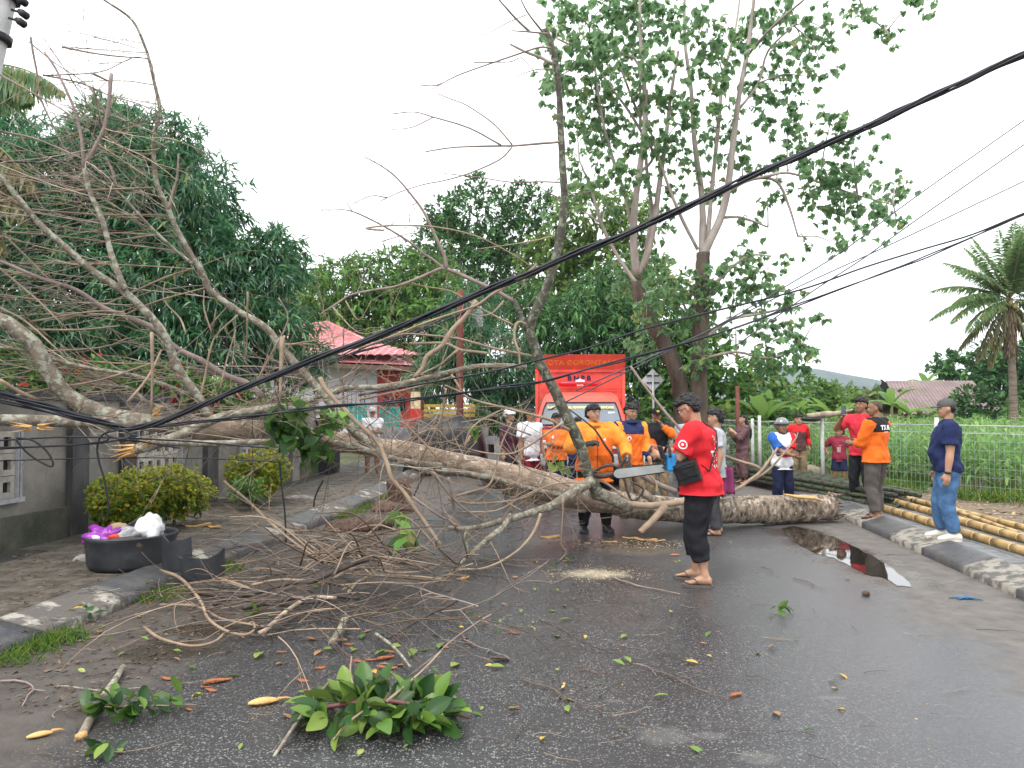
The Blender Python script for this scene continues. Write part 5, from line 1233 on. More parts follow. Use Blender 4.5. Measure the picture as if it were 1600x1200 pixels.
# leafy sprigs still green on the fallen tree
def sprig(parent, px, py, d, rpx, n, mat, L_=.16, tpl='heart'):
    c = np.array(P(px,py,d)); p = c + rng.normal(0,.5,(n,3))*rpx*d/F; dr = rng.normal(0,.6,(n,3)) + np.array([0,-.1,-.8]); ch = [leaves(p, dr, L_*(.6+.6*rng.random(n)), L_*.8, tpl)]
    o = link('leafy_sprig', leafmesh('leafy_sprig', [(v-O[:3], f) for v, f in ch]), mat, parent, None, False); return o
g_deep = LEAF('deep_green_leaf', [(0,(.018,.060,.016)),(.6,(.035,.105,.022)),(1,(.10,.20,.03))], back=(.07,.14,.04), rough=.35)
for px, py, d, r, n, mt, L_ in ((455,670,7.6,38,60,g_deep,.15),(490,690,7.7,26,34,g_deep,.14),(515,655,7.7,22,26,g_mid,.12),(470,640,7.7,22,20,g_lime,.10),(440,655,7.6,18,20,g_deep,.14),(630,808,7.2,10,9,g_lime,.14),(634,838,7.0,12,10,g_mid,.16),(873,722,8.9,6,4,g_lime,.15),(742,668,8.5,6,4,g_lime,.14),(880,735,8.8,3,2,g_lime,.12)):
    tag(sprig(FT, px, py, d, r, n, mt, L_), kind='stuff')
# ================================================================ CABLES
m_cab = M('black_cable', (.014,.015,.022), .45, var=.2)
def cable(pts, label, n_str, rs, spread, name='cable', cat='cable', group=None, twist=2.0, mat=None):
    """pts (px,py,d) ; n_str strands of radius rs"""
    cen = spline([(*P(x,y,d), rs) for x,y,d in pts], 8); o = cen[0,:3]
    if n_str == 1:
        mb = MB(); mb.tube(cen, 6); return tag(mb.build(name, mat or m_cab, loc=Vector(o), world=True), label, cat, group)
    t = thing(name, label, cat, Vector(o), 0, group); n = len(cen)
    for k in range(n_str):
        rows = cen.copy(); ph = 2*math.pi*k/n_str
        for i in range(n):
            a = ph + twist*i/n*2*math.pi; s_ = spread*(1+.35*math.sin(i*.7+k)); rows[i,1] += math.cos(a)*s_; rows[i,2] += math.sin(a)*s_; rows[i,0] += .4*math.sin(a*1.3)*s_
        rows[:,:3] -= o; mb = MB(); mb.tube(rows, 6); mb.build('strand', mat or m_cab, parent=t)
    return t
cable([(1760,20,5.6),(1600,85,5.8),(1500,130,5.9),(1400,177,6.0),(1300,222,6.1),(1200,264,6.2),(1100,310,6.3),(1000,356,6.4),(900,396,6.5),(800,438,6.6),(700,479,6.7),(600,521,6.8),(500,558,6.85),(400,598,6.9),(340,622,6.9),(280,648,6.9),(220,668,6.9),(185,667,6.9),(130,652,6.8),(60,632,6.7),(0,614,6.6),(-120,575,6.4)],
  'thick black bundle of cables dragged down across the whole view by the tree', 5, .0115, .019, 'cable_bundle', 'cable', None, 3)
cable([(-120,600,6.6),(0,626,6.7),(80,645,6.8),(150,660,6.9),(215,668,6.95),(300,660,7.1),(400,650,7.3),(470,640,7.4),(540,633,7.5),(604,629,7.6),(700,617,7.8),(770,607,7.9),(849,596,8.0),(921,576,8.2),(1000,556,8.4),(1140,515,8.8),(1250,475,9.1),(1350,438,9.3),(1440,404,9.5),(1530,366,9.7),(1600,335,9.9),(1760,270,10.2)],
  'black cable sagging in front of the red truck', 2, .010, .010, 'cable', 'cable', 'black cables along the right', 5)
cable([(560,618,8.2),(640,603,8.2),(760,582,8.2),(840,563,8.3),(921,543,8.4),(1000,516,8.5),(1100,490,8.8),(1250,453,9.1),(1350,418,9.3),(1440,390,9.5),(1520,366,9.7),(1600,333,9.85),(1760,268,10.2)],
  'black cable just above the one before the truck', 1, .013, 0, 'cable', 'cable', 'black cables along the right')
for pts, lab in (([(860,640,12),(1100,520,13),(1240,440,14),(1320,390,14),(1430,308,14.5),(1600,188,15),(1750,80,15)],'uppermost thin grey wire at the right'),([(1150,540,13),(1270,455,14),(1350,403,14),(1430,345,14.3),(1600,226,15),(1750,120,15)],'second thin grey wire from the top at the right'),([(900,610,12),(1100,520,13),(1250,447,14),(1400,378,14.3),(1600,283,15),(1750,210,15)],'third thin grey wire from the top at the right')):
    cable(pts, lab, 1, .0125, 0, 'wire', 'wire', 'thin wires at the right', mat=M('grey_wire',(.06,.06,.075),.6))
# slack wires over the wall at the left
lw = [([(-60,690),(0,688),(100,683),(180,684),(300,690),(420,700)],7.0,'taut wire along the top of the wall'),([(-60,705),(60,698),(150,693),(200,688),(280,700)],7.0,'slack wire below the taut wire on the wall'),([(-40,700),(90,697),(160,690),(170,684)],6.9,'short wire to the knot of cables'),
 ([(24,686),(40,705),(60,720),(80,729),(82,720),(70,702),(50,688),(26,684)],6.9,'looped wire hanging before the wall panel'),([(172,672),(158,682),(152,700),(155,722),(162,745),(167,770),(170,795),(163,815)],7.0,'wire hanging down the wall to the ground by the shrub'),([(185,668),(205,680),(190,686),(165,678),(190,672),(212,682)],6.85,'tangled knot of wire at the lowest point of the bundle'),
 ([(0,720),(150,716),(300,716),(450,722)],7.3,'thin wire crossing the wall panels'),([(437,720),(440,760),(445,800),(447,850)],7.6,'dark wire hanging in front of the pavement'),([(505,750),(493,775),(490,792)],7.8,'dark forked wire end hanging left of the diagonal branch')]
for pts, d, lab in lw: cable([(x,y,d) for x,y in pts], lab, 1, .006 if 'thin' in lab else .009, 0, 'wire', 'wire', 'slack wires by the wall')
cable([(130,600,12),(300,580,11.5),(480,572,11),(560,548,11),(640,522,11),(760,470,11.5)], 'faint second bundle of black wires behind the thick bundle', 4, .010, .035, 'cable_bundle', 'cable', None, 1)
# ---- leaning concrete pole at the top left corner
m_pole = M('pole_concrete', (.42,.42,.42), .85, var=.2, scale=2, bump=.2)
b_, t_ = P(-62,300,7.0), P(14,-60,7.0); dv = (t_-b_).normalized(); foot = b_ - dv*((b_.z)/dv.z)
U = thing('utility_pole', 'grey concrete utility pole with dark insulators in the top left corner', 'utility pole', foot)
mb = MB(); mb.tube([(*(Vector((0,0,-.1))),.17),(*(b_-foot),.13),(*(t_-foot),.12)], 14); mb.build('pole', m_pole, parent=U)
for px, py in ((-8,58),(6,-6)):
    c = P(px,py,7.0)-foot; mb = MB(); q = dv*.035; mb.tube([(*(c-q),.145),(*(c+q),.145)],14); mb.build('clamp', m_iron, parent=U)
for px, py in ((34,20),(30,33),(32,0)):
    c = P(px,py,6.95)-foot; mb = MB(); mb.tube([(*(c+Vector((-.10,0,.03))),.012),(*c,.012)],6); mb.tube([(*(c+Vector((-.03,0,.02))),.02),(*(c+Vector((0,0,.0))),.036),(*(c+Vector((.05,0,-.035))),.036)],10); mb.build('insulator', m_iron, parent=U)
# ================================================================ PEOPLE
def skinmat(name, c): return M(name, c, .5, var=.12, scale=8, spec=.35)
sk_tan = skinmat('skin_tan', (.40,.225,.145)); sk_brown = skinmat('skin_brown', (.27,.135,.08)); sk_light = skinmat('skin_light', (.52,.31,.21))
m_hair = M('black_hair', (.012,.011,.012), .45, var=.4, scale=40, bump=.8, bscale=60, stretch=(1,1,.3), spec=.4)
m_shave = M('shaved_hair', (.06,.04,.032), .6, var=.3, scale=60)
m_eyew = M('eye_white', (.75,.72,.68), .3, var=.02); m_eyed = M('eye_dark', (.015,.01,.008), .2, var=.02); m_lip = M('lip', (.30,.11,.085), .5, var=.1)
def cloth(name, c, var=.22, scale=9, bump=.55, rough=.82, c2=None, bscale=9):
    return M('cloth_'+name, c, rough, var=var, scale=scale, bump=bump, bscale=bscale, c2=c2, spec=.2)
def remesh(mb, vox, smooth=3, name='body', disp=0):
    me = mb.mesh('tmp'); o = bpy.data.objects.new('tmp', me); col.objects.link(o)
    m = o.modifiers.new('r', 'REMESH'); m.mode = 'VOXEL'; m.voxel_size = vox; m.use_smooth_shade = True
    s_ = o.modifiers.new('s', 'SMOOTH'); s_.factor = .5; s_.iterations = smooth
    dg = bpy.context.evaluated_depsgraph_get(); dg.update()
    r = bpy.data.meshes.new_from_object(o.evaluated_get(dg)); bpy.data.objects.remove(o); bpy.data.meshes.remove(me); r.name = name
    r.polygons.foreach_set('use_smooth', [True]*len(r.polygons))
    if disp:                                   # soft cloth folds
        n = len(r.vertices); co = np.empty(n*3); no = np.empty(n*3); r.vertices.foreach_get('co', co); r.vertices.foreach_get('normal', no); co = co.reshape(-1,3); no = no.reshape(-1,3)
        ph = random.random()*9
        w_ = np.sin(co[:,2]*46+6*np.sin(co[:,0]*11+ph)+ph)*.5 + np.sin(co[:,2]*27+co[:,0]*34+ph*2)*.5 + np.sin(co[:,0]*52-co[:,2]*19+ph)*.35
        co += no*(w_*disp)[:,None]; r.vertices.foreach_set('co', co.ravel()); r.update()
    return r
def ik(S, T, a, b, hint):
    S, T = Vector(S), Vector(T); d = T-S; L_ = d.length; L_ = min(max(L_, abs(a-b)+1e-3), (a+b)*.999); d = d.normalized(); T = S+d*L_
    x = (a*a-b*b+L_*L_)/(2*L_); h = math.sqrt(max(0, a*a-x*x)); hv = Vector(hint); hv = hv-d*hv.dot(d); hv = hv.normalized() if hv.length > 1e-5 else Vector((0,-1,0))
    return S+d*x+hv*h, T
HEADS = [(0,.12,-.36,-.12),(.07,.20,-.43,-.02),(.18,.27,-.445,.10),(.32,.325,-.44,.26),(.45,.352,-.425,.36),(.55,.362,-.43,.41),(.68,.368,-.435,.44),(.82,.335,-.385,.41),(.93,.24,-.27,.31),(1.0,.11,-.10,.16)]
def oval(cx, cy, z, rx, ry, n=18, p=2.3, tf=None):
    o = []
    for j in range(n):
        a = 2*math.pi*j/n; c, s_ = math.cos(a), math.sin(a)
        v = Vector((cx+rx*math.copysign(abs(c)**(2/p), c), cy+ry*math.copysign(abs(s_)**(2/p), s_), z)); o.append(tf(v) if tf else v)
    return o
class Person: pass
def person(label, at, rz, H, skin=sk_tan, lean=0, twist=0, yaw=0, pitch=0, fat=1.0, belly=0, hl=None, hr=None, el=None, er=None, fl=(.075,0), fr=(-.075,0), shirt=None, sleeve=1.0, hem=.47, shirtfn=None, shirtmats=None, puff=.011,
           trouser=None, tlen=1.0, flare=0, barefoot=False, shoes=None, shoe_h=.05, hair='short', hairmat=None, vox=.009, curl=.8, child=0, knee=0.0, hide_feet=False, collar=None, sandal=None, cat='person'):
    """local frame: faces -Y, right hand on -X. lengths in units of the height"""
    root_loc = Vector(at); R0 = Person(); R0.H = H
    hh = .13 + .035*child
    def tors(v):
        v = Vector(v)
        if v.z > .50:
            t = min(1, (v.z-.50)/.14); a = lean*t; dz = v.z-.52
            v = Vector((v.x, v.y*math.cos(a)-dz*math.sin(a), .52+dz*math.cos(a)+v.y*math.sin(a)))
            if twist:
                q = twist*t; v = Vector((v.x*math.cos(q)-v.y*math.sin(q), v.x*math.sin(q)+v.y*math.cos(q), v.z))
        return v
    f = fat
    TOR = [(.455,.050*f,.050*f,.004),(.485,.092*f,.066*f,.004),(.525,.098*f,.070*f,.004),(.57,.090*f,.062*f+belly*.5,-belly*.5),(.615,.086*f,.060*f+belly,-belly),(.66,.092*f,.064*f+belly*.6,-belly*.6),(.715,.103*f,.070*f+belly*.15,-belly*.15),(.765,.112*f,.068*f,.004),(.80,.114*f,.056*f,.010),(.825,.080,.042,.012),(.845,.040,.036,.010)]
    nb = tors((0,.008,.845)); hb = tors((0,-.006,1-hh)) if not child else tors((0,-.004,1-hh))
    # head frame
    Rh = Matrix.Rotation(twist, 3, 'Z') @ Matrix.Rotation(yaw, 3, 'Z') @ Matrix.Rotation(-0 + (lean*.5+pitch), 3, 'X')
    HS_ = hh
    def head(v): v = Vector(v)*HS_; return hb + Rh @ Vector((v.x, v.y+.012, v.z))
    R0.head = lambda v: root_loc + Matrix.Rotation(rz,3,'Z') @ (head(v)*H)
    sx = .112*f**.5*(1-.06*child); S_ = {}; E_ = {}; Wr = {}
    ua, fa = .172, .150
    for sg, key, tgt, hint in ((1,'l',hl,el),(-1,'r',hr,er)):
        S = tors((sg*sx, .008, .800)); tgt = tgt or (sg*(.150+.02*(f-1)*5), -.015, .475)
        E, T = ik(S, tgt, ua, fa, hint or (sg*.35, .8, -.15)); S_[key], E_[key], Wr[key] = S, E, T
    Hp = {'l': Vector((.052*f**.5,.004,.49)), 'r': Vector((-.052*f**.5,.004,.49))}; Kn = {}; An = {}
    for key, ft in (('l',fl),('r',fr)):
        an = Vector((ft[0], ft[1]+.012, .046 + (ft[2] if len(ft) > 2 else 0))); K, an2 = ik(Hp[key], an, .238, .213, (0.02*(1 if key=='l' else -1),-1,0)); Kn[key], An[key] = K, an2
    X = lambda v: Vector(v)*H
    def tubeH(mb, pts, n=12, rnd=True, sy=1.0): mb.tube([(p[0]*H,p[1]*H,p[2]*H,p[3]*H) for p in pts], n, rnd, sy=sy)
    # ---------- body
    mb = MB()
    mb.rings([[X(v) for v in oval(0,y,z,rx,ry,20,2.4,tors)] for z,rx,ry,y in TOR])
    mb.rings([[X(head(v)) for v in oval(0,(yf+yb)/2,z,hw,(yb-yf)/2,18,2.25)] for z,hw,yf,yb in HEADS])
    mb.tube([(*X(tors((0,.012,.80))),.036*H),(*X(nb),.033*H),(*X(head((0,.10,.22))),.032*H)],12)
    # nose, brow, lips, chin, ears
    mb.rings([[X(head(v)) for v in ((-.045,-.40,.56),(.045,-.40,.56),(.03,-.44,.56),(-.03,-.44,.56))],[X(head(v)) for v in ((-.07,-.40,.44),(.07,-.40,.44),(.04,-.50,.44),(-.04,-.50,.44))],[X(head(v)) for v in ((-.085,-.38,.37),(.085,-.38,.37),(.05,-.545,.365),(-.05,-.545,.365))],[X(head(v)) for v in ((-.06,-.38,.335),(.06,-.38,.335),(.03,-.48,.335),(-.03,-.48,.335))]])
    mb.ell(X(head((0,-.385,.62))), (.24*HS_*H,.07*HS_*H,.05*HS_*H), Rh); mb.ell(X(head((0,-.40,.24))), (.11*HS_*H,.06*HS_*H,.05*HS_*H), Rh); mb.ell(X(head((0,-.385,.06))), (.10*HS_*H,.07*HS_*H,.07*HS_*H), Rh)
    for sg in (-1,1):
        mb.ell(X(head((sg*.375,.03,.44))), (.035*HS_*H,.075*HS_*H,.125*HS_*H), Rh @ Matrix.Rotation(sg*-.35,3,'Z'))
        mb.ell(X(head((sg*.19,-.345,.36))), (.10*HS_*H,.08*HS_*H,.10*HS_*H), Rh)
    ra = .034*f**.5
    for key in 'lr':
        sg = 1 if key == 'l' else -1
        S, E, T = S_[key], E_[key], Wr[key]
        tubeH(mb, [(*S,ra*1.12),(*(S.lerp(E,.4)),ra*.98),(*E,ra*.76)]); tubeH(mb, [(*E,ra*.76),(*(E.lerp(T,.3)),ra*.80),(*T,.0195)], sy=.95)
        # hand
        u = (T-E).normalized(); inn = Vector((-sg,-.3,0)); inn = (inn-u*inn.dot(u)); inn = inn.normalized() if inn.length > .01 else Vector((0,0,1)); side = u.cross(inn)   # side: across the knuckles
        pc = T + u*.030
        mb.rings([[X(T+u*d+side*(.024*w_*math.cos(a))+inn*(.011*h_*math.sin(a))) for a in np.linspace(0,2*math.pi,10,endpoint=False)] for d,w_,h_ in ((-.008,.62,1.1),(.012,.9,1.2),(.035,1.05,1.1),(.054,.98,.9))])
        for i,(o,l) in enumerate(((-.0175,.042),(-.006,.047),(.006,.044),(.0172,.035))):
            p = T+u*.050+side*o; dr = u.copy(); rows = [(*p,.0062)]
            for s3 in range(3):
                dr = (dr*math.cos(curl*.55)+inn*math.sin(curl*.55)).normalized() if s3 else (dr*math.cos(curl*.35)+inn*math.sin(curl*.35)).normalized()
                p = p+dr*l*(.42,.32,.26)[s3]; rows.append((*p,(.0060,.0055,.0048)[s3]))
            tubeH(mb, rows, 7)
        fw = side if (side.y < 0 or abs(side.y) < .2) else -side
        if fw.y > 0: fw = -fw
        p = T+u*.010+fw*.017; d1 = (u*.75+fw*.55+inn*.35).normalized(); q = p+d1*.026; d2 = (u*.95+inn*.4).normalized(); tubeH(mb, [(*p,.0085),(*q,.0068),(*(q+d2*.022),.0055)], 7)
        # leg
        K, A = Kn[key], An[key]; h0 = Hp[key]
        tubeH(mb, [(*(h0+Vector((0,0,.02))),.058*f**.6),(*h0.lerp(K,.35),.053*f**.6),(*K,.036*f**.4)], 14); tubeH(mb, [(*K,.036*f**.4),(*(K.lerp(A,.32)+Vector((0,.008,0))),.036*f**.4),(*A.lerp(K,.15),.0225),(*A,.022)], 12)
        tw = .12*sg
        def FT_(v): return X(A + Matrix.Rotation(tw,3,'Z') @ Vector(v))
        mb.rings([[FT_((w_*math.cos(a), y, -.046+.0+h_*.5+h_*.5*math.sin(a))) for a in np.linspace(0,2*math.pi,12,endpoint=False)] for y,w_,h_ in ((.034,.012,.03),(.026,.021,.045),(.0,.022,.055),(-.035,.024,.045),(-.065,.028,.030),(-.085,.027,.020),(-.092,.020,.014))])
        for i in range(5):
            xo = sg*(-.020+.0105*i) ; mb.ell(FT_((xo,-.098+.0035*i*i*.5,-.038)), ((.0078 if i==0 else .0054)*H,.013*H,.007*H), None, 8, 6)
    me = remesh(mb, vox*(1.12 if vox >= .0095 else 1), 2, 'person'); body = link('person', me, skin, None, root_loc, True); body.rotation_euler = (0,0,rz)
    tag(body, label, cat)
    # ---------- face
    for sg in (-1,1):
        e = MB(); e.ell(X(head((sg*.165,-.395,.50))), (.062*HS_*H,.045*HS_*H,.036*HS_*H), Rh, 8, 6); ob = e.build('eye', m_eyew, parent=body)
        e = MB(); e.ell(X(head((sg*.165,-.428,.50))), (.034*HS_*H,.020*HS_*H,.034*HS_*H), Rh, 8, 6); e.build('iris', m_eyed, parent=ob)
        e = MB(); e.tube([(*X(head((sg*.07,-.435,.595))),.012*HS_*H),(*X(head((sg*.17,-.445,.625))),.019*HS_*H),(*X(head((sg*.28,-.38,.60))),.010*HS_*H)],5); e.build('eyebrow', hairmat or m_hair, parent=body)
    e = MB(); e.tube([(*X(head((-.13,-.435,.235))),.008*HS_*H),(*X(head((0,-.475,.228))),.022*HS_*H),(*X(head((.13,-.435,.235))),.008*HS_*H)],6); e.build('lips', m_lip, parent=body)
    # ---------- hair / headgear
    def hl_(secs, mat, nm, p=2.2, vx=None, dsp=0):
        m2 = MB(); m2.rings([[X(head(v)) for v in oval(0,(yf+yb)/2,z,hw,(yb-yf)/2,18,p)] for z,hw,yf,yb in secs]); mm = remesh(m2, vx or min(vox,.008), 2, nm)
        if dsp:
            for v in mm.vertices: v.co += v.normal*(noise.noise(v.co*38)+.6*noise.noise(v.co*90))*dsp
        return link(nm, mm, mat, body, None, True)
    hm = hairmat or m_hair
    if hair == 'short': hl_([(.22,.24,.20,.40),(.36,.385,.14,.47),(.52,.41,.05,.51),(.63,.415,-.10,.53),(.695,.415,-.40,.53),(.74,.41,-.485,.53),(.86,.38,-.50,.50),(.98,.31,-.42,.42),(1.07,.19,-.26,.28),(1.11,.06,-.08,.1)], hm, 'hair', dsp=.018)
    elif hair == 'shaved': hl_([(.34,.26,.20,.36),(.45,.372,.10,.425),(.60,.378,.0,.455),(.72,.375,-.25,.455),(.80,.350,-.385,.43),(.93,.255,-.275,.325),(1.015,.11,-.10,.16)], m_shave, 'hair')
    elif hair == 'long':
        hl_([(-1.7,.12,.70,.92),(-1.3,.34,.50,1.02),(-.7,.46,.40,.98),(-.2,.46,.24,.78),(.05,.44,.12,.62),(.2,.40,.08,.50),(.45,.41,.02,.50),(.62,.41,-.08,.50),(.74,.405,-.34,.50),(.80,.38,-.46,.48),(.92,.31,-.38,.41),(1.02,.15,-.15,.2)], hm, 'hair', dsp=.012)
    elif isinstance(hair, tuple) and hair[0] == 'cap':
        hl_([(.30,.26,.16,.38),(.42,.375,.10,.43),(.55,.392,.04,.46),(.62,.39,-.02,.46)], hm, 'hair')
        c = hl_([(.60,.395,-.465,.475),(.66,.405,-.475,.485),(.80,.39,-.45,.46),(.95,.31,-.34,.37),(1.06,.15,-.15,.18),(1.08,.04,-.04,.05)], hair[1], 'cap')
        m2 = MB(); rows = []
        for y, w_, z in ((-.40,.36,.635),(-.56,.33,.62),(-.72,.25,.60),(-.80,.10,.585)): rows.append([X(head((w_*u, y+.12*u*u, z-.05*u*u+dz))) for dz, us in ((0,(-1,-.5,0,.5,1)),(.03,(1,.5,0,-.5,-1))) for u in us])
        m2.rings(rows); m2.build('brim', hair[1], parent=c)
        if len(hair) > 2: m2 = MB(); m2.ell(X(head((0,-.475,.82))), (.13*HS_*H,.03*HS_*H,.10*HS_*H), Rh, 10, 6); m2.build('badge', hair[2], parent=c)
    elif isinstance(hair, tuple) and hair[0] == 'helmet':
        lowz = hair[2] if len(hair) > 2 else .30
        c = hl_([(lowz,.40,-.02,.50),(lowz+.12,.47,-.08,.56),(.55,.50,-.20,.60),(.64,.51,-.56,.61),(.80,.50,-.57,.60),(.98,.42,-.47,.52),(1.12,.27,-.29,.34),(1.18,.08,-.08,.12)], hair[1], 'helmet')
        m2 = MB(); m2.rings([[X(head(v)) for v in oval(0,.02,z,w_,w_*1.16,20)] for z,w_ in ((.615,.525),(.655,.53),(.665,.515),(.605,.51))]); m2.build('rim', m_black, parent=c)
        if lowz < .35:
            m2 = MB(); m2.tube([(*X(head((.40,-.05,.32))),.012*H*.6),(*X(head((.30,-.30,.02))),.012*H*.6),(*X(head((0,-.40,-.06))),.012*H*.6),(*X(head((-.30,-.30,.02))),.012*H*.6),(*X(head((-.40,-.05,.32))),.012*H*.6)],6); m2.build('chin_strap', m_black, parent=c)
    # ---------- shirt
    if shirt is not None:
        m2 = MB(); e = puff
        secs = []
        for z,rx,ry,y in TOR:
            if z < hem-.001 or z > .835: continue
            k = 1.0 if z > .60 else 1.0+.07*(.60-z)/.1
            secs.append((z,rx*k+e,ry*k+e,y))
        z0 = TOR[2]; base = [t for t in TOR if t[0] >= max(hem,.50)][0]
        secs.insert(0, (hem, max(.098*f,base[1])+e*1.7+.004, max(.070*f,base[2])+e*1.7+.003, base[3])) 
        secs.append((.842,.048,.044,.011))
        m2.rings([[X(v) for v in oval(0,y,z,rx,ry,22,2.5,tors)] for z,rx,ry,y in secs])
        for key in 'lr':
            S, E, T = S_[key], E_[key], Wr[key]
            r0 = ra*1.12+e
            m2.ell(X(S+Vector((0,0,.002))), (r0*1.04*H,r0*1.04*H,r0*1.03*H)); tubeH(m2, [(*tors((0,.010,.815)),.040+e),(*tors((S.x*.5/abs(S.x)*.11,.010,.808)),.034+e*1.1),(*S,r0*1.05)], 12)
            if sleeve <= 1: c = S.lerp(E, sleeve); tubeH(m2, [(*(S+(S-E)*.06),r0),(*S,r0*1.05),(*S.lerp(E,sleeve*.6),r0*1.0),(*c,r0*(1.02 if sleeve < .9 else .9))], 14, False)
            else:
                c = E.lerp(T, sleeve-1); tubeH(m2, [(*(S+(S-E)*.06),r0),(*S,r0*1.05),(*S.lerp(E,.5),r0*.98),(*E,ra*.8+e*1.1)], 14, True); tubeH(m2, [(*E,ra*.8+e*1.1),(*E.lerp(T,.4),ra*.78+e*1.1),(*c,.022+e*(.9 if sleeve > 1.8 else 1.1))], 12, False)
        me = remesh(m2, vox*1.25, 2, 'shirt', disp=.0034*H)
        mats = shirtmats or [shirt]; so_ = link('shirt', me, mats, body, None, True)
        if shirtfn:
            idx = []
            for p in me.polygons:
                c = Vector(p.center)/H
                # which limb owns this spot
                own = 't'; bd = 9
                for key in 'lr':
                    for a_, b_ in ((S_[key],E_[key]),(E_[key],Wr[key])):
                        ab = b_-a_; t = max(0,min(1,(c-a_).dot(ab)/ab.length_squared)); d = (c-a_-ab*t).length
                        if d < bd: bd = d; own_ = (key, (c-S_[key]).length)
                if bd < ra*1.12+e*1.25 and own_[1] > .028: own = own_[0]
                idx.append(shirtfn(c, own))
            me.polygons.foreach_set('material_index', idx)
        R0.shirt = so_
        if collar:
            m2 = MB(); m2.rings([[X(v) for v in oval(0,.010-.004*i,z,w_,w_*.95,16,2,tors)] for i,(z,w_) in enumerate(((.825,.058),(.850,.047),(.862,.046),(.855,.052),(.832,.062)))]); m2.build('collar', collar, parent=so_)
    # ---------- trousers
    if trouser is not None:
        m2 = MB(); e = .010
        m2.rings([[X(v) for v in oval(0,y,z,rx+e,ry+e,20,2.4,tors)] for z,rx,ry,y in [(.45,.05*f,.05*f,.004)]+list(TOR[1:4])])
        for key in 'lr':
            K, A, h0 = Kn[key], An[key], Hp[key]; full = [(*(h0+Vector((0,0,.02))),.064*f**.6),(*h0.lerp(K,.4),.060*f**.6+flare*.3),(*K,.049*f**.4+flare*.6)]
            if tlen <= .5: c = h0.lerp(K, tlen*2); full = [full[0], (*h0.lerp(c,.5),.062*f**.6+flare*.3), (*c,.060*f**.6+flare)]; tubeH(m2, full, 14, False)
            else:
                tubeH(m2, full, 14, True); c = K.lerp(A, (tlen-.5)*2); tubeH(m2, [(*K,.049*f**.4+flare*.6),(*K.lerp(c,.5),.046*f**.4+flare*.8),(*c,.037+flare)], 14, False)
                if tlen < .9: tubeH(m2, [(*(c-(c-K)*.07),.041+flare),(*(c+(c-K)*.05),.041+flare)], 14, False)
        me = remesh(m2, vox*1.25, 2, 'trousers', disp=.0034*H); R0.trousers = link('trousers', me, trouser, body, None, True)
    # ---------- shoes
    for key in 'lr':
        sg = 1 if key == 'l' else -1; A = An[key]; tw = .12*sg
        def FT_(v): return X(A + Matrix.Rotation(tw,3,'Z') @ Vector(v))
        if shoes is not None:
            m2 = MB(); m2.rings([[FT_((w_*math.cos(a), y, -.046+h_*.5+h_*.5*math.sin(a))) for a in np.linspace(0,2*math.pi,14,endpoint=False)] for y,w_,h_ in ((.044,.016,.04),(.036,.026,.056),(.0,.028,.066),(-.035,.031,.058),(-.07,.036,.042),(-.095,.034,.034),(-.112,.022,.022))])
            if shoe_h > .05: K = Kn[key]; m2.tube([(*X(A),.032*H),(*X(A.lerp(K,shoe_h)),.036*H)],14)
            sh = link('shoe', remesh(m2, vox, 2, 'shoe'), shoes[0], body, None, True)
            m2 = MB(); m2.rings([[FT_((w_*math.cos(a)*k, .034*1.0+(-.034+y)*1.0, z)) for y,w_ in [(0,0)] for a in [0]] for z,k in [(0,1)]]) if False else None
            m2 = MB(); pl = [(.020,.040),(.030,.02),(.030,-.03),(.037,-.07),(.030,-.10),(.0,-.116),(-.030,-.10),(-.037,-.07),(-.030,-.03),(-.030,.02),(-.020,.040)]
            m2.rings([[FT_((x,y,z)) for x,y in pl] for z in (-.047,-.036)]); m2.build('sole', shoes[1], parent=sh, smooth=False)
        if sandal is not None:
            m2 = MB(); pl = [(.020,.040),(.028,.02),(.026,-.03),(.034,-.07),(.030,-.10),(.012,-.122),(-.012,-.122),(-.030,-.10),(-.034,-.07),(-.026,-.03),(-.028,.02),(-.020,.040)]
            m2.rings([[FT_((x,y,z)) for x,y in pl] for z in (-.047-.012,-.0455)]); sd_ = m2.build('sandal', sandal, parent=body, smooth=False)
            for s2 in (-1,1): m2 = MB(); m2.tube(spline([(*FT_((-sg*.006,-.092,-.036)),.0035*H),(*FT_((s2*.014,-.065,-.012)),.0045*H),(*FT_((s2*.029,-.025,-.04)),.0045*H)],3),6); m2.build('strap', sandal, parent=sd_)
    R0.body = body; R0.S, R0.E, R0.W, R0.tors, R0.X, R0.headl = S_, E_, Wr, tors, X, head; R0.rz = rz; R0.loc = root_loc
    R0.world = lambda v: root_loc + Matrix.Rotation(rz,3,'Z') @ X(v)
    return R0
def stand(px, d, z=0.0): return Vector(((px-800)/F*d, d, z))
def facing(dx, dy): return math.atan2(dx, -dy)
c_red = cloth('red', (.62,.022,.030)); c_black = cloth('black', (.014,.014,.018)); c_orange = cloth('orange', (.80,.155,.018)); c_orangel = cloth('light_orange', (.85,.27,.035)); c_navy = cloth('navy', (.022,.030,.095)); c_navyd = cloth('dark_navy', (.012,.016,.045))
c_khaki = cloth('khaki', (.25,.18,.11)); c_grey = cloth('grey_brown', (.085,.075,.068)); c_jean = cloth('jeans', (.045,.105,.215), c2=(.075,.16,.30), scale=14); c_white = cloth('white', (.66,.67,.70), var=.1); c_maroon = cloth('maroon', (.15,.018,.045)); c_batik = cloth('batik', (.13,.04,.06), c2=(.03,.02,.03), scale=28)
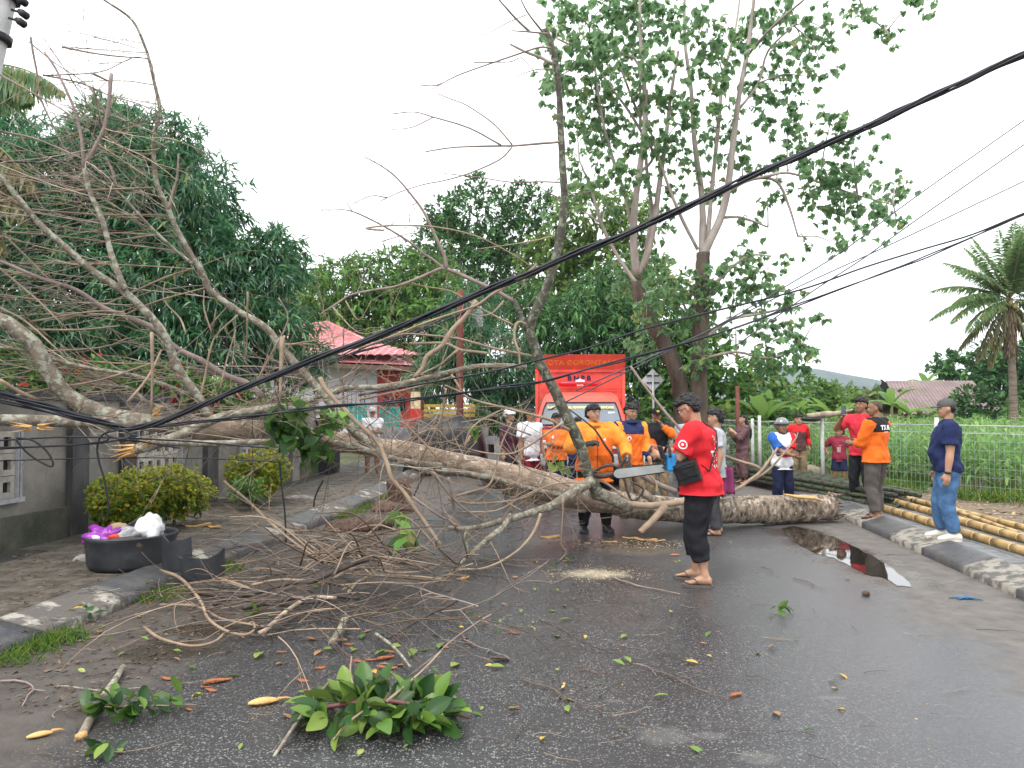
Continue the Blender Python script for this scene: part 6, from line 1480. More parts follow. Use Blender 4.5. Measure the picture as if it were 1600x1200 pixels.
c_tee = cloth('red_tee', (.45,.03,.045)); c_brown = cloth('brown_band', (.10,.045,.045)); c_blue = cloth('blue_sleeve', (.03,.12,.42)); c_greyl = cloth('light_grey', (.40,.42,.44)); c_dress = cloth('patterned_dress', (.035,.022,.03), c2=(.20,.11,.11), scale=55); c_char = cloth('charcoal', (.05,.05,.055)); c_purple = cloth('maroon_cloth', (.22,.04,.12))
m_rub = M('dark_rubber', (.018,.018,.02), .55, var=.3); m_sole = M('pale_sole', (.55,.53,.5), .7, var=.1); m_shoew = M('white_shoe', (.68,.67,.64), .6, var=.12); m_croc = M('cream_clog', (.62,.58,.52), .6, var=.08); m_sand = M('grey_sandal', (.10,.085,.075), .7, var=.2); m_cap = cloth('cap_grey', (.085,.085,.08), var=.3); m_capb = cloth('cap_black', (.012,.012,.014)); m_badge = M('gold_badge', (.70,.42,.04), .4); m_capw = cloth('cap_pale', (.5,.47,.46))
m_helg = M('grey_helmet', (.16,.17,.18), .25, var=.12, spec=.6, coat=.6); m_helw = M('white_helmet', (.75,.75,.74), .3, var=.05, spec=.5)
# ---------- 1 man in red with the chainsaw
def redfn(c, own): return 0
A1 = G(1096, 912); A1.z = .02
p1 = person('man in red T-shirt and rolled black trousers holding a chainsaw over the trunk', A1, facing(-.93,.40), 1.70, sk_tan, lean=.10, pitch=.42, yaw=-.12, fat=1.36, belly=.018, hl=(.05,-.215,.675), hr=(-.03,-.235,.700), el=(.5,.2,-.9), er=(-.6,.0,-.8), fl=(.07,.02), fr=(-.075,-.055), shirt=c_red, sleeve=.66, hem=.475, puff=.014, trouser=c_black, tlen=.80, flare=.006, hair='short', vox=.0085, curl=1.3, sandal=m_sand)
m_wprint = M('white_print_red', (.78,.76,.75), .8, var=.1)
def patch(P_, pts, mat, nm='print', out=.004, parent=None):
    """flat print on the shirt: points given as (x,z) on the back, dropped onto the cloth along Y"""
def onshirt(P_, org, dr):
    """where a ray in the person's own frame meets the shirt"""
    ob = P_.shirt
    ok, loc, nrm, _ = ob.ray_cast(Vector(org)*P_.H, Vector(dr).normalized())
    return (loc, nrm) if ok else (None, None)
def decal(P_, cx, cz, polys, mat, side='back', nm='print', out=.003):
    """polys: lists of (x,z) outlines; every vertex is dropped onto the cloth"""
    mb = MB(); sgn = 1 if side == 'back' else -1
    for poly in polys:
        # subdivide as strips
        vs = []
        for x, z in poly:
            o_ = (cx+x, sgn*.6, cz+z); l, n_ = onshirt(P_, o_, (0,-sgn,0))
            if l is None: vs = None; break
            vs.append(l+n_*out)
        if vs: mb.add(vs, [tuple(range(len(vs)))])
    if mb.v: return tag(mb.build(nm, mat, parent=P_.shirt, smooth=False), kind='stuff')
def decal_mesh(P_, me, cx, cz, mat, side='back', nm='lettering', out=.003, dirv=None):
    sgn = 1 if side == 'back' else -1; rm = []
    for v in me.vertices:
        x, y = v.co.x/P_.H, v.co.y/P_.H
        o_ = (cx+x*(-1 if side == 'back' else 1), sgn*.6, cz+y); l, n_ = onshirt(P_, o_, (0,-sgn,0))
        if l is not None: v.co = l+n_*out
        else: rm.append(v.index)
    if rm:
        import bmesh
        bm = bmesh.new(); bm.from_mesh(me); bm.verts.ensure_lookup_table(); bmesh.ops.delete(bm, geom=[bm.verts[i] for i in rm], context='VERTS'); bm.to_mesh(me); bm.free()
    return link(nm, me, mat, P_.shirt, None, False)
bpy.context.view_layer.update()
rs = random.Random(3)
pol = []
for i in range(34):                 # broken white arrow-like marks down the back
    x, z = rs.uniform(-.05,.045), rs.uniform(-.085,.085)
    if abs(x) > .055-.3*abs(z)+.02: continue
    w_, h_ = rs.uniform(.006,.013), rs.uniform(.006,.016); pol.append([(x-w_/2,z),(x,z-h_/2),(x+w_/2,z),(x,z+h_/2)])
pol += [[(.0,-.004),(.02,-.004),(.02,.006),(.0,.006)],[(.02,-.004),(.04,-.004),(.04,.006),(.02,.006)],[(.04,-.004),(.055,-.004),(.055,.006),(.04,.006)]]
decal(p1, .045, .70, pol, m_wprint)
# sleeve emblem: white disc with a red ring
def sleeve_disc(P_, key, mat, rr, t=.42, nm='emblem', outw=.004, ang=None):
    S, E = P_.S[key], P_.E[key]; c = S.lerp(E,t); sg = 1 if key == 'l' else -1; ob = P_.shirt; u = (E-S).normalized()
    o = Vector((sg,-.15,.0)) if ang is None else Vector(ang); o = (o-u*o.dot(u)).normalized(); w_ = u.cross(o); mb = MB(); vs = []
    for i in range(14):
        a = 2*math.pi*i/14; q = c+u*rr*math.cos(a)+w_*rr*math.sin(a); ok, l, n_, _ = ob.ray_cast((q+o*.2)*P_.H, -o)
        if ok: vs.append(l+n_*outw)
    if len(vs) > 5: mb.add(vs, [tuple(range(len(vs)))]); return mb.build(nm, mat, parent=ob, smooth=False)
sleeve_disc(p1, 'l', m_wprint, .024); sleeve_disc(p1, 'l', c_red, .015, .42, 'emblem_ring', .006); sleeve_disc(p1, 'l', m_wprint, .007, .42, 'emblem_dot', .008)
# glasses
mb = MB()
for sg in (-1,1): mb.tube([(*p1.X(p1.headl((sg*.17+.11*math.cos(a),-.47,.50+.085*math.sin(a)))),.0022) for a in np.linspace(0,2*math.pi,13)],5); mb.tube([(*p1.X(p1.headl((sg*.28,-.45,.52))),.0022),(*p1.X(p1.headl((sg*.385,.0,.52))),.0022)],5)
mb.tube([(*p1.X(p1.headl((-.06,-.475,.52))),.002),(*p1.X(p1.headl((.06,-.475,.52))),.002)],5)
o = mb.build('glasses', m_black, loc=p1.loc); o.rotation_euler = (0,0,p1.rz); tag(o, 'dark rimmed glasses worn by the man with the chainsaw', 'glasses')
# shoulder bag with its strap across the back
lb = p1.tors((.140,-.035,.598)); hb_ = MB()
rb = Matrix.Rotation(-.25,3,'X') @ Matrix.Rotation(.25,3,'Y')
bag = thing('shoulder_bag', 'black leather shoulder bag on the back of the man in red', 'bag', p1.loc, p1.rz)
mb = MB(); mb.box((0,0,0),(.08,.21,.19)); mb.box((.043,0,.02),(.012,.19,.13)); o = mb.build('pouch', M('black_leather',(.014,.014,.016),.38,var=.3,bump=.3,bscale=30), parent=bag, smooth=False); o.location = p1.X(lb)+Vector((.035,0,0)); o.rotation_euler = (.32,0.12,0)
bv = o.modifiers.new('bevel','BEVEL'); bv.width = .022; bv.segments = 3
mb = MB(); mb.tube([(.05,-.12,.055,.004),(.056,0,.058,.004),(.05,.12,.055,.004)],5); z_ = mb.build('zip', m_iron, parent=bag); z_.location = o.location; z_.rotation_euler = o.rotation_euler
st = []
for x, z in ((.105,.60),(.085,.66),(.05,.72),(.01,.77),(-.03,.805),(-.055,.83)):
    l, n_ = onshirt(p1, (x,.6,z), (0,-1,0)); 
    if l is not None: st.append((*(l+n_*.006),.011))
l, n_ = onshirt(p1, (-.06,.0,1.2), (0,0,-1)); 
if l is not None: st.append((*(l+n_*.005),.011))
mb = MB(); mb.tube([(*(o.location+Vector((.0,.12,.07))),.011)]+st, 6, sy=.3); mb.build('strap', m_rub, parent=bag)
# ---------- chainsaw
m_sblue = M('saw_blue', (.02,.22,.52), .35, var=.12); m_steel = M('saw_bar_steel', (.42,.43,.42), .35, var=.15, metal=.7)
hd_ = p1.world(p1.W['l']); C0 = P(1047,722,6.75)
CS = thing('chainsaw', 'blue and black chainsaw with a long grey bar', 'chainsaw', C0, 0)
def cb(nm, c, s_, mt, bev=.012, rot=None):
    mb = MB(); mb.box(c, s_, rot); o = mb.build(nm, mt, parent=CS, smooth=False); b = o.modifiers.new('bevel','BEVEL'); b.width = bev; b.segments = 3; return o
cb('engine_cover', (0,0,0), (.085,.15,.16), m_sblue, .02)
for k in range(4): cb('cooling_fin', (-.062,-.03,-.05+.03*k), (.012,.11,.012), m_black, .002)
cb('handguard', (-.075,0,.085), (.02,.17,.13), m_black, .008, Matrix.Rotation(-.3,3,'Y')); cb('rear_housing', (.10,.0,-.02), (.12,.13,.13), m_black, .02)
mb = MB(); mb.tube(spline([(-.03,.10,-.07,.013),(-.03,.11,.05,.013),(-.02,.06,.13,.013),(-.02,-.06,.13,.013),(-.02,-.10,.05,.013)],4),8); mb.build('front_handle', m_black, parent=CS)
mb = MB(); mb.tube(spline([(.13,0,.03,.016),(.20,0,.06,.016),(.27,0,.02,.016),(.26,0,-.06,.016),(.15,0,-.08,.016)],4),8); mb.build('rear_handle', m_black, parent=CS)
mb = MB(); e_ = P(958,741,6.95)-C0; s0 = Vector((-.05,.03,-.055)); dl = (e_-s0); un = dl.normalized(); up_ = Vector((0,0,1)); up_ = (up_-un*up_.dot(un)).normalized(); w_ = un.cross(up_)
loop = [(0,.036),(.85,.045),(.93,.04),(.98,.022),(1,0),(.98,-.022),(.93,-.04),(.85,-.045),(0,-.036)]
mb.rings([[s0+dl*t+up_*h+w_*q for t,h in loop] for q in (-.003,.003)]); mb.build('guide_bar', m_steel, parent=CS, smooth=False)
mb = MB(); mb.tube([(*(s0+dl*t+up_*h*1.04),.006) for t,h in loop],5); mb.build('chain', m_black, parent=CS)
# ---------- 2 man in the orange jacket
c_glove = cloth('dark_glove', (.05,.05,.05), var=.4)
A2 = stand(928, 9.75)
p2 = person('laughing man in long orange rain jacket and black boots behind the trunk', A2, facing(.10,-1), 1.64, sk_tan, yaw=.35, pitch=-.06, fat=1.28, belly=.02, lean=.02, hr=(-.085,-.16,.70), hl=(.22,-.17,.60), er=(-.9,.2,-.5), el=(.7,.3,-.4), fl=(.10,0), fr=(-.085,.0), shirt=c_orange, sleeve=1.95, hem=.40, puff=.022, shirtmats=[c_orange, c_orangel], shirtfn=lambda c, o: 1 if (o in 'lr' or c.z > .745) else 0, trouser=c_black, tlen=.98, shoes=(m_rub, m_rub), shoe_h=.7, hair='short', vox=.009, curl=1.1, collar=c_orangel)
for key in 'lr':
    W_, E_2 = p2.W[key], p2.E[key]; u = (W_-E_2).normalized(); mb = MB(); mb.tube([(*p2.X(W_-u*.03),.034),(*p2.X(W_+u*.02),.040),(*p2.X(W_+u*.05),.042),(*p2.X(W_+u*.075),.03)],10,rnd=True)
    for k in (-.018,-.006,.006,.018):
        sd_ = u.cross(Vector((0,0,1))).normalized(); q = W_+u*.06+sd_*k; mb.tube([(*p2.X(q),.011),(*p2.X(q+u*.022+Vector((0,-.01,-.008))),.0105),(*p2.X(q+u*.026+Vector((0,-.012,-.026))),.009)],7,rnd=True)
    mb.tube([(*p2.X(W_+u*.02),.012),(*p2.X(W_+u*.04+Vector((.028 if key=='r' else -.028,-.01,.006))),.011),(*p2.X(W_+u*.062+Vector((.03 if key=='r' else -.03,-.016,.004))),.009)],7,rnd=True)
    link('glove', remesh(mb, .006, 2, 'glove'), c_glove, p2.body, None, True)
mb = MB(); l, n_ = onshirt(p2, (.055,-.6,.735), (0,1,0)); mb.add([l+Vector((x,0,z))+n_*.005 for x,z in ((-.02,-.012),(.028,-.02),(.012,.022))],[(0,1,2)]); mb.build('logo', m_wprint, parent=p2.shirt, smooth=False)
mb = MB(); zz = [onshirt(p2, (0,-.6,z), (0,1,0)) for z in np.linspace(.44,.82,12)]; mb.tube([(*(l+n_*.003),.004) for l,n_ in zz if l is not None],5); mb.build('zip', c_navy, parent=p2.shirt)
# ---------- 3 man in orange and navy
p3 = person('man in orange shirt with navy shoulders looking down beside the saw', stand(985,11.1), facing(.25,-1), 1.66, sk_tan, yaw=.15, pitch=.22, fat=1.02, hl=(.13,-.11,.52), hr=(-.10,-.16,.52), shirt=c_orange, shirtmats=[c_orange,c_navy,c_orangel], shirtfn=lambda c,o: (2 if c.z > .585 else 1) if o in 'lr' else (1 if c.z > .735 else 0), sleeve=1.85, hem=.46, trouser=c_khaki, tlen=.96, hair='short', sandal=m_rub, vox=.010, collar=c_navy)
mb = MB(); l, n_ = onshirt(p3, (-.045,-.6,.70), (0,1,0)); mb.add([l+n_*.005+Vector((.036*math.cos(a),0,.036*math.sin(a))) for a in np.linspace(0,6.28,9)[:-1]],[tuple(range(8))]); e0 = mb.build('badge', m_wprint, parent=p3.shirt, smooth=False)
mb = MB(); mb.add([l+n_*.007+Vector((x,0,z)) for x,z in ((-.024,-.018),(.024,-.018),(0,.026))],[(0,1,2)]); mb.build('triangle', c_orange, parent=e0, smooth=False); mb = MB(); mb.add([l+n_*.009+Vector((x,0,z)) for x,z in ((-.011,-.012),(.011,-.012),(0,.010))],[(0,1,2)]); mb.build('inner_triangle', c_navy, parent=e0, smooth=False)
# ---------- 4 man with the black cap, hand on his chin
p4 = person('man in black shirt with orange sleeves and black cap rubbing his chin', stand(1026,12.3), facing(-.1,-1), 1.60, sk_brown, yaw=.1, pitch=.15, fat=1.08, hl=(.035,-.135,.835), el=(.9,-.2,-.9), hr=(-.02,-.15,.54), shirt=c_black, shirtmats=[c_black,c_orange], shirtfn=lambda c,o: 1 if (o in 'lr' and c.z < .69) or (o == 'l' and c.y < -.09) else 0, sleeve=1.8, hem=.46, trouser=c_khaki, tlen=.97, hair=('cap', m_capb, m_badge), vox=.011, sandal=m_rub, curl=1.2)
# ---------- 5 man in orange with folded arms left of the mast
fold = dict(hl=(-.075,-.125,.665), hr=(.075,-.14,.645), el=(.8,.1,-.9), er=(-.8,.1,-.9))
p5 = person('man in orange shirt with folded arms left of the upright branch', stand(869,13.0), facing(.05,-1), 1.50, sk_brown, yaw=.05, pitch=.08, fat=1.12, **fold, shirt=c_orange, shirtmats=[c_orange,c_maroon], shirtfn=lambda c,o: 1 if (c.z > .822) else 0, sleeve=1.85, hem=.47, trouser=c_navyd, tlen=.97, hair='short', vox=.011, shoes=(m_rub,m_rub))
mb = MB(); l, n_ = onshirt(p5, (-.05,-.6,.74), (0,1,0)); mb.add([l+n_*.005+Vector((.03*math.cos(a),0,.03*math.sin(a))) for a in np.linspace(0,6.28,9)[:-1]],[tuple(range(8))]); mb.build('badge', m_wprint, parent=p5.shirt, smooth=False)
# ---------- 6 white shirt, 7 white helmet, 8 navy
p6 = person('man in long white shirt and red shorts standing beside the white helmet', stand(829,13.4), facing(.55,-.8), 1.58, sk_brown, yaw=.2, fat=1.0, hl=(.12,-.09,.50), hr=(-.15,-.03,.47), shirt=c_white, sleeve=.7, hem=.42, puff=.018, trouser=cloth('dark_red', (.20,.02,.03)), tlen=.5, flare=.01, hair='short', vox=.011, sandal=m_rub)
p7 = person('person in white helmet and dark maroon patterned shirt seen through twigs', stand(797,14.0), facing(.75,-.6), 1.56, sk_tan, yaw=.1, fat=1.0, hl=(.05,-.16,.66), shirt=c_batik, shirtmats=[c_batik,c_char], shirtfn=lambda c,o: 1 if (c.z > .70 and o == 't') else 0, sleeve=1.7, hem=.42, trouser=c_char, hair=('helmet', m_helw, .42), vox=.011, shoes=(m_rub,m_rub))
p8 = person('person in navy jacket half hidden behind the upright branch', stand(902,13.9), facing(-.2,-1), 1.42, sk_brown, yaw=.2, fat=1.05, shirt=c_navy, sleeve=1.85, hem=.46, trouser=c_navyd, hair='short', vox=.012, shoes=(m_rub,m_rub))
# ---------- 9 far man in pale cap
p9 = person('man in pale cap and white shirt with folded arms by the teal panels', stand(582,17.4), facing(.2,-1), 1.62, sk_brown, fat=1.05, **fold, shirt=c_white, sleeve=.7, hem=.46, trouser=c_khaki, tlen=.42, hair=('cap', m_capw), vox=.013, sandal=m_rub)
# ---------- 10 two people half hidden by the man in red
p10 = person('person in light grey shirt holding a maroon cloth behind the man in red', stand(1117,9.6), facing(-.8,.3), 1.58, sk_tan, fat=1.05, hr=(-.14,.02,.47), hl=(.15,.02,.49), shirt=c_greyl, sleeve=.62, hem=.46, trouser=c_char, hair='short', vox=.011, sandal=m_rub)
p11 = person('person in pale grey shirt glimpsed left of the man in red', stand(1076,12.4), facing(-.5,-.8), 1.57, sk_brown, fat=1.0, shirt=c_greyl, sleeve=.7, hem=.46, trouser=c_navyd, hair='short', vox=.012, shoes=(m_rub,m_rub))
mb = MB(); q = P(1134,745,9.5); vs = []
for i in range(7):
    for j in range(9): vs.append((( i-3)*.026*(1+.3*j/8), .03*math.sin(i*2.1), .12-j*.042+.01*math.sin(i*3)))
mb.add(vs, [(i*9+j,(i+1)*9+j,(i+1)*9+j+1,i*9+j+1) for i in range(6) for j in range(8)]); o = mb.build('cloth_bag', c_purple, loc=q); sdm = o.modifiers.new('solid','SOLIDIFY'); sdm.thickness = .02; tag(o, 'hanging maroon cloth bag just right of the man in red', 'bag')
# ---------- 12 woman with long hair
p12 = person('woman with long black hair in dark patterned dress by the rust post', stand(1160,15.6,.05), facing(-1,-.15), 1.41, sk_tan, fat=1.0, hl=(.03,-.16,.76), el=(.5,.2,-.9), hr=(-.06,-.15,.72), shirt=c_dress, sleeve=1.6, hem=.28, puff=.016, trouser=c_dress, tlen=.9, flare=.02, hair='long', vox=.011, sandal=m_rub, curl=1.2)
# ---------- 13 child with grey helmet
p13 = person('child in grey helmet and white shirt with one red and one blue sleeve', stand(1221,12.0), facing(.12,-1), 1.42, sk_brown, yaw=-.1, fat=1.02, child=.5, hl=(-.06,-.13,.62), hr=(.06,-.145,.60), el=(.9,.1,-.9), er=(-.9,.1,-.9), shirt=c_white, shirtmats=[c_white,c_red,c_blue], shirtfn=lambda c,o: {'l':1,'r':2}.get(o,0) , sleeve=.85, hem=.44, puff=.016, trouser=c_navyd, tlen=.9, flare=.012, hair=('helmet', m_helg, .28), vox=.009, sandal=m_rub)
# ---------- 14 boy in red and brown
p14 = person('boy in red long sleeved top with a brown chest and khaki trousers', stand(1247,15.2,.14), facing(-.1,-1), 1.33, sk_tan, fat=.95, child=.6, hl=(.16,.03,.50), hr=(-.15,.0,.50), shirt=c_red, shirtmats=[c_red,c_brown], shirtfn=lambda c,o: 1 if (o == 't' and c.z < .735) else 0, sleeve=1.8, hem=.46, trouser=c_khaki, tlen=.95, flare=.006, hair='short', shoes=(m_shoew,m_shoew), vox=.010)
# ---------- 15 boy in maroon
p15 = person('small boy in maroon T-shirt and black shorts by the fence', stand(1310,14.2,.08), facing(-.45,-.9), 1.16, sk_brown, yaw=-.5, fat=.98, child=.8, hl=(.17,-.02,.52), hr=(-.17,-.03,.56), er=(-.8,.5,-.3), shirt=cloth('maroon_tee',(.24,.025,.05)), sleeve=.72, hem=.44, puff=.016, trouser=c_navyd, tlen=.42, flare=.015, hair='short', sandal=m_sand, vox=.009)
mb = MB(); l, n_ = onshirt(p15, (0,-.6,.66), (0,1,0)); mb.add([l+n_*.006+Vector((x,0,z)) for x,z in ((-.05,.05),(.05,.05),(.05,.062),(-.05,.062),(-.03,-.07),(.03,-.07),(.035,.03),(-.035,.03))],[(0,1,2,3),(4,5,6,7)]); mb.build('print', M('faded_print',(.45,.30,.26),.8,var=.5,scale=60), parent=p15.shirt, smooth=False)
# ---------- 16 man in red holding up a phone
p16 = person('man in red T-shirt holding up a black phone by the fence', stand(1345,11.9,.08), facing(-.75,-.55), 1.68, sk_brown, fat=1.0, hr=(-.095,-.17,.81), er=(-.8,-.1,-.9), hl=(.06,-.16,.60), shirt=cloth('red_tee2',(.55,.03,.05)), sleeve=.75, hem=.46, trouser=c_black, tlen=.97, hair='short', vox=.010, shoes=(m_rub,m_rub), curl=1.4)
def phone(P_, key, label, off=(0,-.012,.03), rot=(0,0,0), s_=(.075,.010,.155)):
    mb = MB(); mb.box((0,0,0), s_); u = (P_.W[key]-P_.E[key]).normalized(); q = P_.world(P_.W[key]+u*.06+Vector(off)); o = mb.build('phone', m_black, loc=q, smooth=False); o.rotation_euler = (rot[0],rot[1],P_.rz+rot[2]); b = o.modifiers.new('bevel','BEVEL'); b.width = .004; b.segments = 2
    tag(o, label, 'phone'); mb = MB(); mb.box((0,-s_[1]/2-.001,0),(s_[0]*.9,.001,s_[2]*.92)); mb.build('screen', m_glass, parent=o, smooth=False); return o
phone(p16, 'r', 'black phone held up by the man in the red T-shirt')
# ---------- 17 man in orange and black, seen from behind
p17 = person('bald man in orange and black response shirt and grey trousers, seen from behind', stand(1367,10.35,.10), facing(-.60,.80), 1.60, sk_brown, pitch=.10, yaw=.55, fat=1.12, belly=.012, hl=(.06,-.185,.63), hr=(-.03,-.19,.64), el=(.5,.4,-.9), er=(-.5,.4,-.9), fl=(.085,.03), fr=(-.075,-.03), shirt=c_orange, shirtmats=[c_orange,c_black], shirtfn=lambda c,o: 1 if (o == 't' and c.z > .735) else 0, sleeve=1.35, hem=.475, puff=.015, trouser=c_grey, tlen=.97, flare=.008, hair='shaved', sandal=m_rub, vox=.009)
bpy.context.view_layer.update()
decal_mesh(p17, text_mesh('TK RE', .085, 0, .004), .0, .772, m_wprint)
decal_mesh(p17, text_mesh('____', .055, 0, .004), .0, .750, m_wprint, nm='underline')
phone(p17, 'l', 'black phone held low by the bald man in orange', (0,-.01,0), (1.2,0,0))
# ---------- 18 man in navy
A18 = stand(1478,8.5,.12)
p18 = person('man in grey cap, navy T-shirt and jeans standing on the right pavement', A18, facing(-.92,.39), 1.58, sk_tan, fat=1.14, belly=.022, pitch=.04, hl=(.165,-.02,.46), hr=(-.15,-.05,.47), el=(.2,.9,0), fl=(.065,.02), fr=(-.065,-.045), shirt=c_navyd and cloth('navy_tee',(.016,.026,.085)), sleeve=.72, hem=.485, puff=.013, trouser=c_jean, tlen=.96, flare=.004, hair=('cap', m_cap), shoes=(m_croc,m_croc), vox=.0085)
W_, E_2 = p18.W['l'], p18.E['l']; u = (W_-E_2).normalized(); mb = MB(); mb.tube([(*p18.X(W_-u*.012),.036),(*p18.X(W_+u*.004),.035)],12); mb.build('bracelet', m_rub, parent=p18.body)
# ================================================================ BAMBOO
m_bamy = M('dry_bamboo', (.52,.36,.15), .5, c2=(.36,.23,.09), scale=5, bump=.15, island=.1, spec=.4)
m_bamg = M('green_bamboo', (.055,.075,.035), .45, c2=(.03,.04,.025), scale=3, bump=.1, spec=.5, island=.25)
m_bamk = M('dark_bamboo', (.025,.03,.022), .5, var=.4, spec=.5)
def bamboo(a, b, r, mat, label, group, sag=0.0):
    a, b = Vector(a), Vector(b); L_ = (b-a).length; n = max(3, int(L_/.33)); rows = []
    for i in range(n):
        t0, t1 = i/n, (i+1)/n
        for t, k in ((t0+.004,.97),(t0+.03/n,1.0),(t0+.5/n,.985),(t1-.03/n,1.0),(t1-.012/n,1.09)):
            p = a.lerp(b, t); p.z -= sag*math.sin(math.pi*t); rows.append((*p, r*k*(1-.18*t)))
    mb = MB(); mb.tube(rows, 10); return tag(mb.build('bamboo_pole', mat, loc=a, world=True), label, 'bamboo pole', group)
yb = [((1400,800),(1600,861),'yellow bamboo pole lying nearest the kerb on the right pavement',.055),((1395,783),(1600,842),'yellow bamboo pole in the middle of the three on the pavement',.055),((1432,783),(1600,824),'yellow bamboo pole lying nearest the corn',.045)]
for (x0,y0),(x1,y1),lab,r in yb:
    a, b = G(x0,y0,.11+r), G(x1,y1,.11+r); d = (b-a); bamboo(a-d*.15, b+d*.9, r, m_bamy, lab, 'yellow bamboo poles on the pavement')
bamboo(G(1470,790,.16), G(1640,850,.16), .03, m_bamy, 'thin yellow bamboo pole between the thicker ones', 'yellow bamboo poles on the pavement')
for i in range(20):
    k, l = i % 7, i // 7
    a = Vector((4.52+.135*k+.06*l+random.uniform(-.03,.03), 17+random.uniform(-.8,.8), .15+.085*l)); b = Vector((5.42+.125*k+.05*l+random.uniform(-.05,.05), 11.7+random.uniform(-.7,.9), .15+.085*l))
    bamboo(a, b, random.uniform(.038,.05), m_bamy if i in (4,12) else (m_bamk if i % 5 == 0 else m_bamg), 'green bamboo pole in the pile behind the torn trunk end' if i not in (4,12) else ('pale bamboo pole low in the green pile' if i == 4 else 'pale bamboo pole near the top of the green pile'), 'bamboo poles in the pile')
for k, (x0,y0,x1,y1) in enumerate(((1386,768,1428,782),(1392,774,1424,787))): bamboo(G(x0,y0,.16), G(x1,y1,.16), .04, m_bamk, 'short black pole end beside the yellow bamboo', 'short dark poles')
# ================================================================ TUB WITH RUBBISH
m_tub = M('black_tyre_rubber', (.020,.023,.030), .5, c2=(.04,.042,.045), scale=5, bump=.3, bscale=14, spec=.45)
tc_ = P(205,833,7.2); TB = thing('rubber_tub', 'round black rubber tub full of rubbish bags on the left pavement', 'tub', (tc_.x, 7.2, .10))
prof = [(.30,.0),(.36,.015),(.375,.05),(.385,.16),(.395,.26),(.41,.285),(.412,.31),(.395,.315),(.38,.29),(.37,.18),(.35,.05),(.02,.04)]
def lathe(mb, prof, n=36, a0=0, a1=2*math.pi, wob=.0):
    full = abs(a1-a0-2*math.pi) < 1e-6; vs = []; m = n if full else n+1
    for i in range(m):
        a = a0+(a1-a0)*i/n; w_ = 1+wob*math.sin(3*a+1)
        for r, z in prof: vs.append((r*math.cos(a)*w_, r*math.sin(a)*w_, z))
    k = len(prof); fs = [(i*k+j, ((i+1)%m)*k+j, ((i+1)%m)*k+j+1, i*k+j+1) for i in range(n) for j in range(k-1)]
    mb.add(vs, fs)
mb = MB(); lathe(mb, prof, wob=.015); mb.build('shell', m_tub, parent=TB)
mb = MB(); mb.tube([(.405*math.cos(a),.405*math.sin(a),.305,.012) for a in np.linspace(0,2*math.pi,37)],6); mb.build('rim', m_tub, parent=TB)
def lump(name, label, cat, c, r, mat, amp=.25, fr=6, group=None):
    mb = MB(); mb.ell((0,0,0), r, None, 20, 14)
    for i, v in enumerate(mb.v):
        v = Vector(v); q = noise.fractal(Vector((v.x+c[0], v.y+c[1], v.z))*fr, .8, 2, 4); mb.v[i] = tuple(v*(1+amp*q))
    return tag(mb.build(name, mat, loc=Vector(c)), label, cat, group)
T0 = Vector((tc_.x, 7.2, .40))
m_plw = M('white_plastic_bag', (.72,.72,.73), .35, var=.15, scale=12, bump=.5, bscale=18); m_plp = M('purple_wrapper', (.20,.02,.30), .3, c2=(.35,.05,.42), scale=9, bump=.5, bscale=20); m_plg = M('grey_plastic_bag', (.34,.34,.36), .35, var=.4, scale=12, bump=.5); m_plt = M('rubbish_soil', (.09,.07,.055), .9, var=.5, bump=.6)
lump('rubbish', 'dark rubbish filling the black tub under the bags', 'rubbish', T0+Vector((0,0,-.08)), (.36,.36,.10), m_plt, .2, 8)
lump('plastic_bag', 'white plastic bag standing highest in the black tub', 'plastic bag', T0+Vector((.20,-.05,.04)), (.12,.11,.13), m_plw, .5, 11)
lump('plastic_bag', 'crumpled grey bag in the middle of the black tub', 'plastic bag', T0+Vector((.03,-.12,.01)), (.13,.11,.08), m_plg, .45, 9)
lump('wrapper', 'purple wrapper with white patch at the left of the tub', 'wrapper', T0+Vector((-.17,-.14,.0)), (.17,.12,.08), m_plp, .7, 13)
lump('wrapper', 'small white paper on the purple wrapper', 'wrapper', T0+Vector((-.21,-.25,.0)), (.05,.015,.03), m_plw, .2)
lump('wrapper', 'orange red scrap between purple wrapper and grey bag', 'wrapper', T0+Vector((-.05,-.22,.01)), (.05,.03,.03), M('red_scrap',(.6,.06,.03),.5), .3)
lump('wrapper', 'tan paper scrap at the back of the tub', 'wrapper', T0+Vector((-.16,.08,.04)), (.10,.06,.05), M('tan_paper',(.40,.28,.18),.8), .4)
lump('plastic_bag', 'black plastic bag at the back of the black tub', 'plastic bag', T0+Vector((.06,.14,.05)), (.15,.10,.07), m_tarp, .4)
# broken tub halves
def shard(label, c, rz, r, h, a0, a1, seed):
    rs_ = random.Random(seed); mb = MB(); n = 24; vs = []; hh_ = [rs_.uniform(.7,1.0) for _ in range(9)]
    for i in range(n+1):
        a = a0+(a1-a0)*i/n; top = h*(hh_[i//4]+(hh_[i//4+1]-hh_[i//4])*(i%4)/4)
        for rr, z in ((r,0),(r*1.03,top*.5),(r*1.05,top),(r*.98,top),(r*.95,top*.5),(r*.94,0)): vs.append((rr*math.cos(a), rr*math.sin(a), max(.01,z)))
    k = 6; fs = [(i*k+j,(i+1)*k+j,(i+1)*k+(j+1)%k,i*k+(j+1)%k) for i in range(n) for j in range(k)]+[tuple(range(k)),tuple(range(n*k+k-1,n*k-1,-1))]
    mb.add(vs, fs); o = mb.build('broken_tub', m_tub, loc=Vector(c), smooth=False); o.rotation_euler = (.05,-.05,rz); tag(o, label, 'broken tub')
g = P(288,880,7.0); shard('tall torn piece of black tub beside the full tub', (g.x+.02,7.05,.12), 0, .22, .36, -2.75, -1.0, 1)
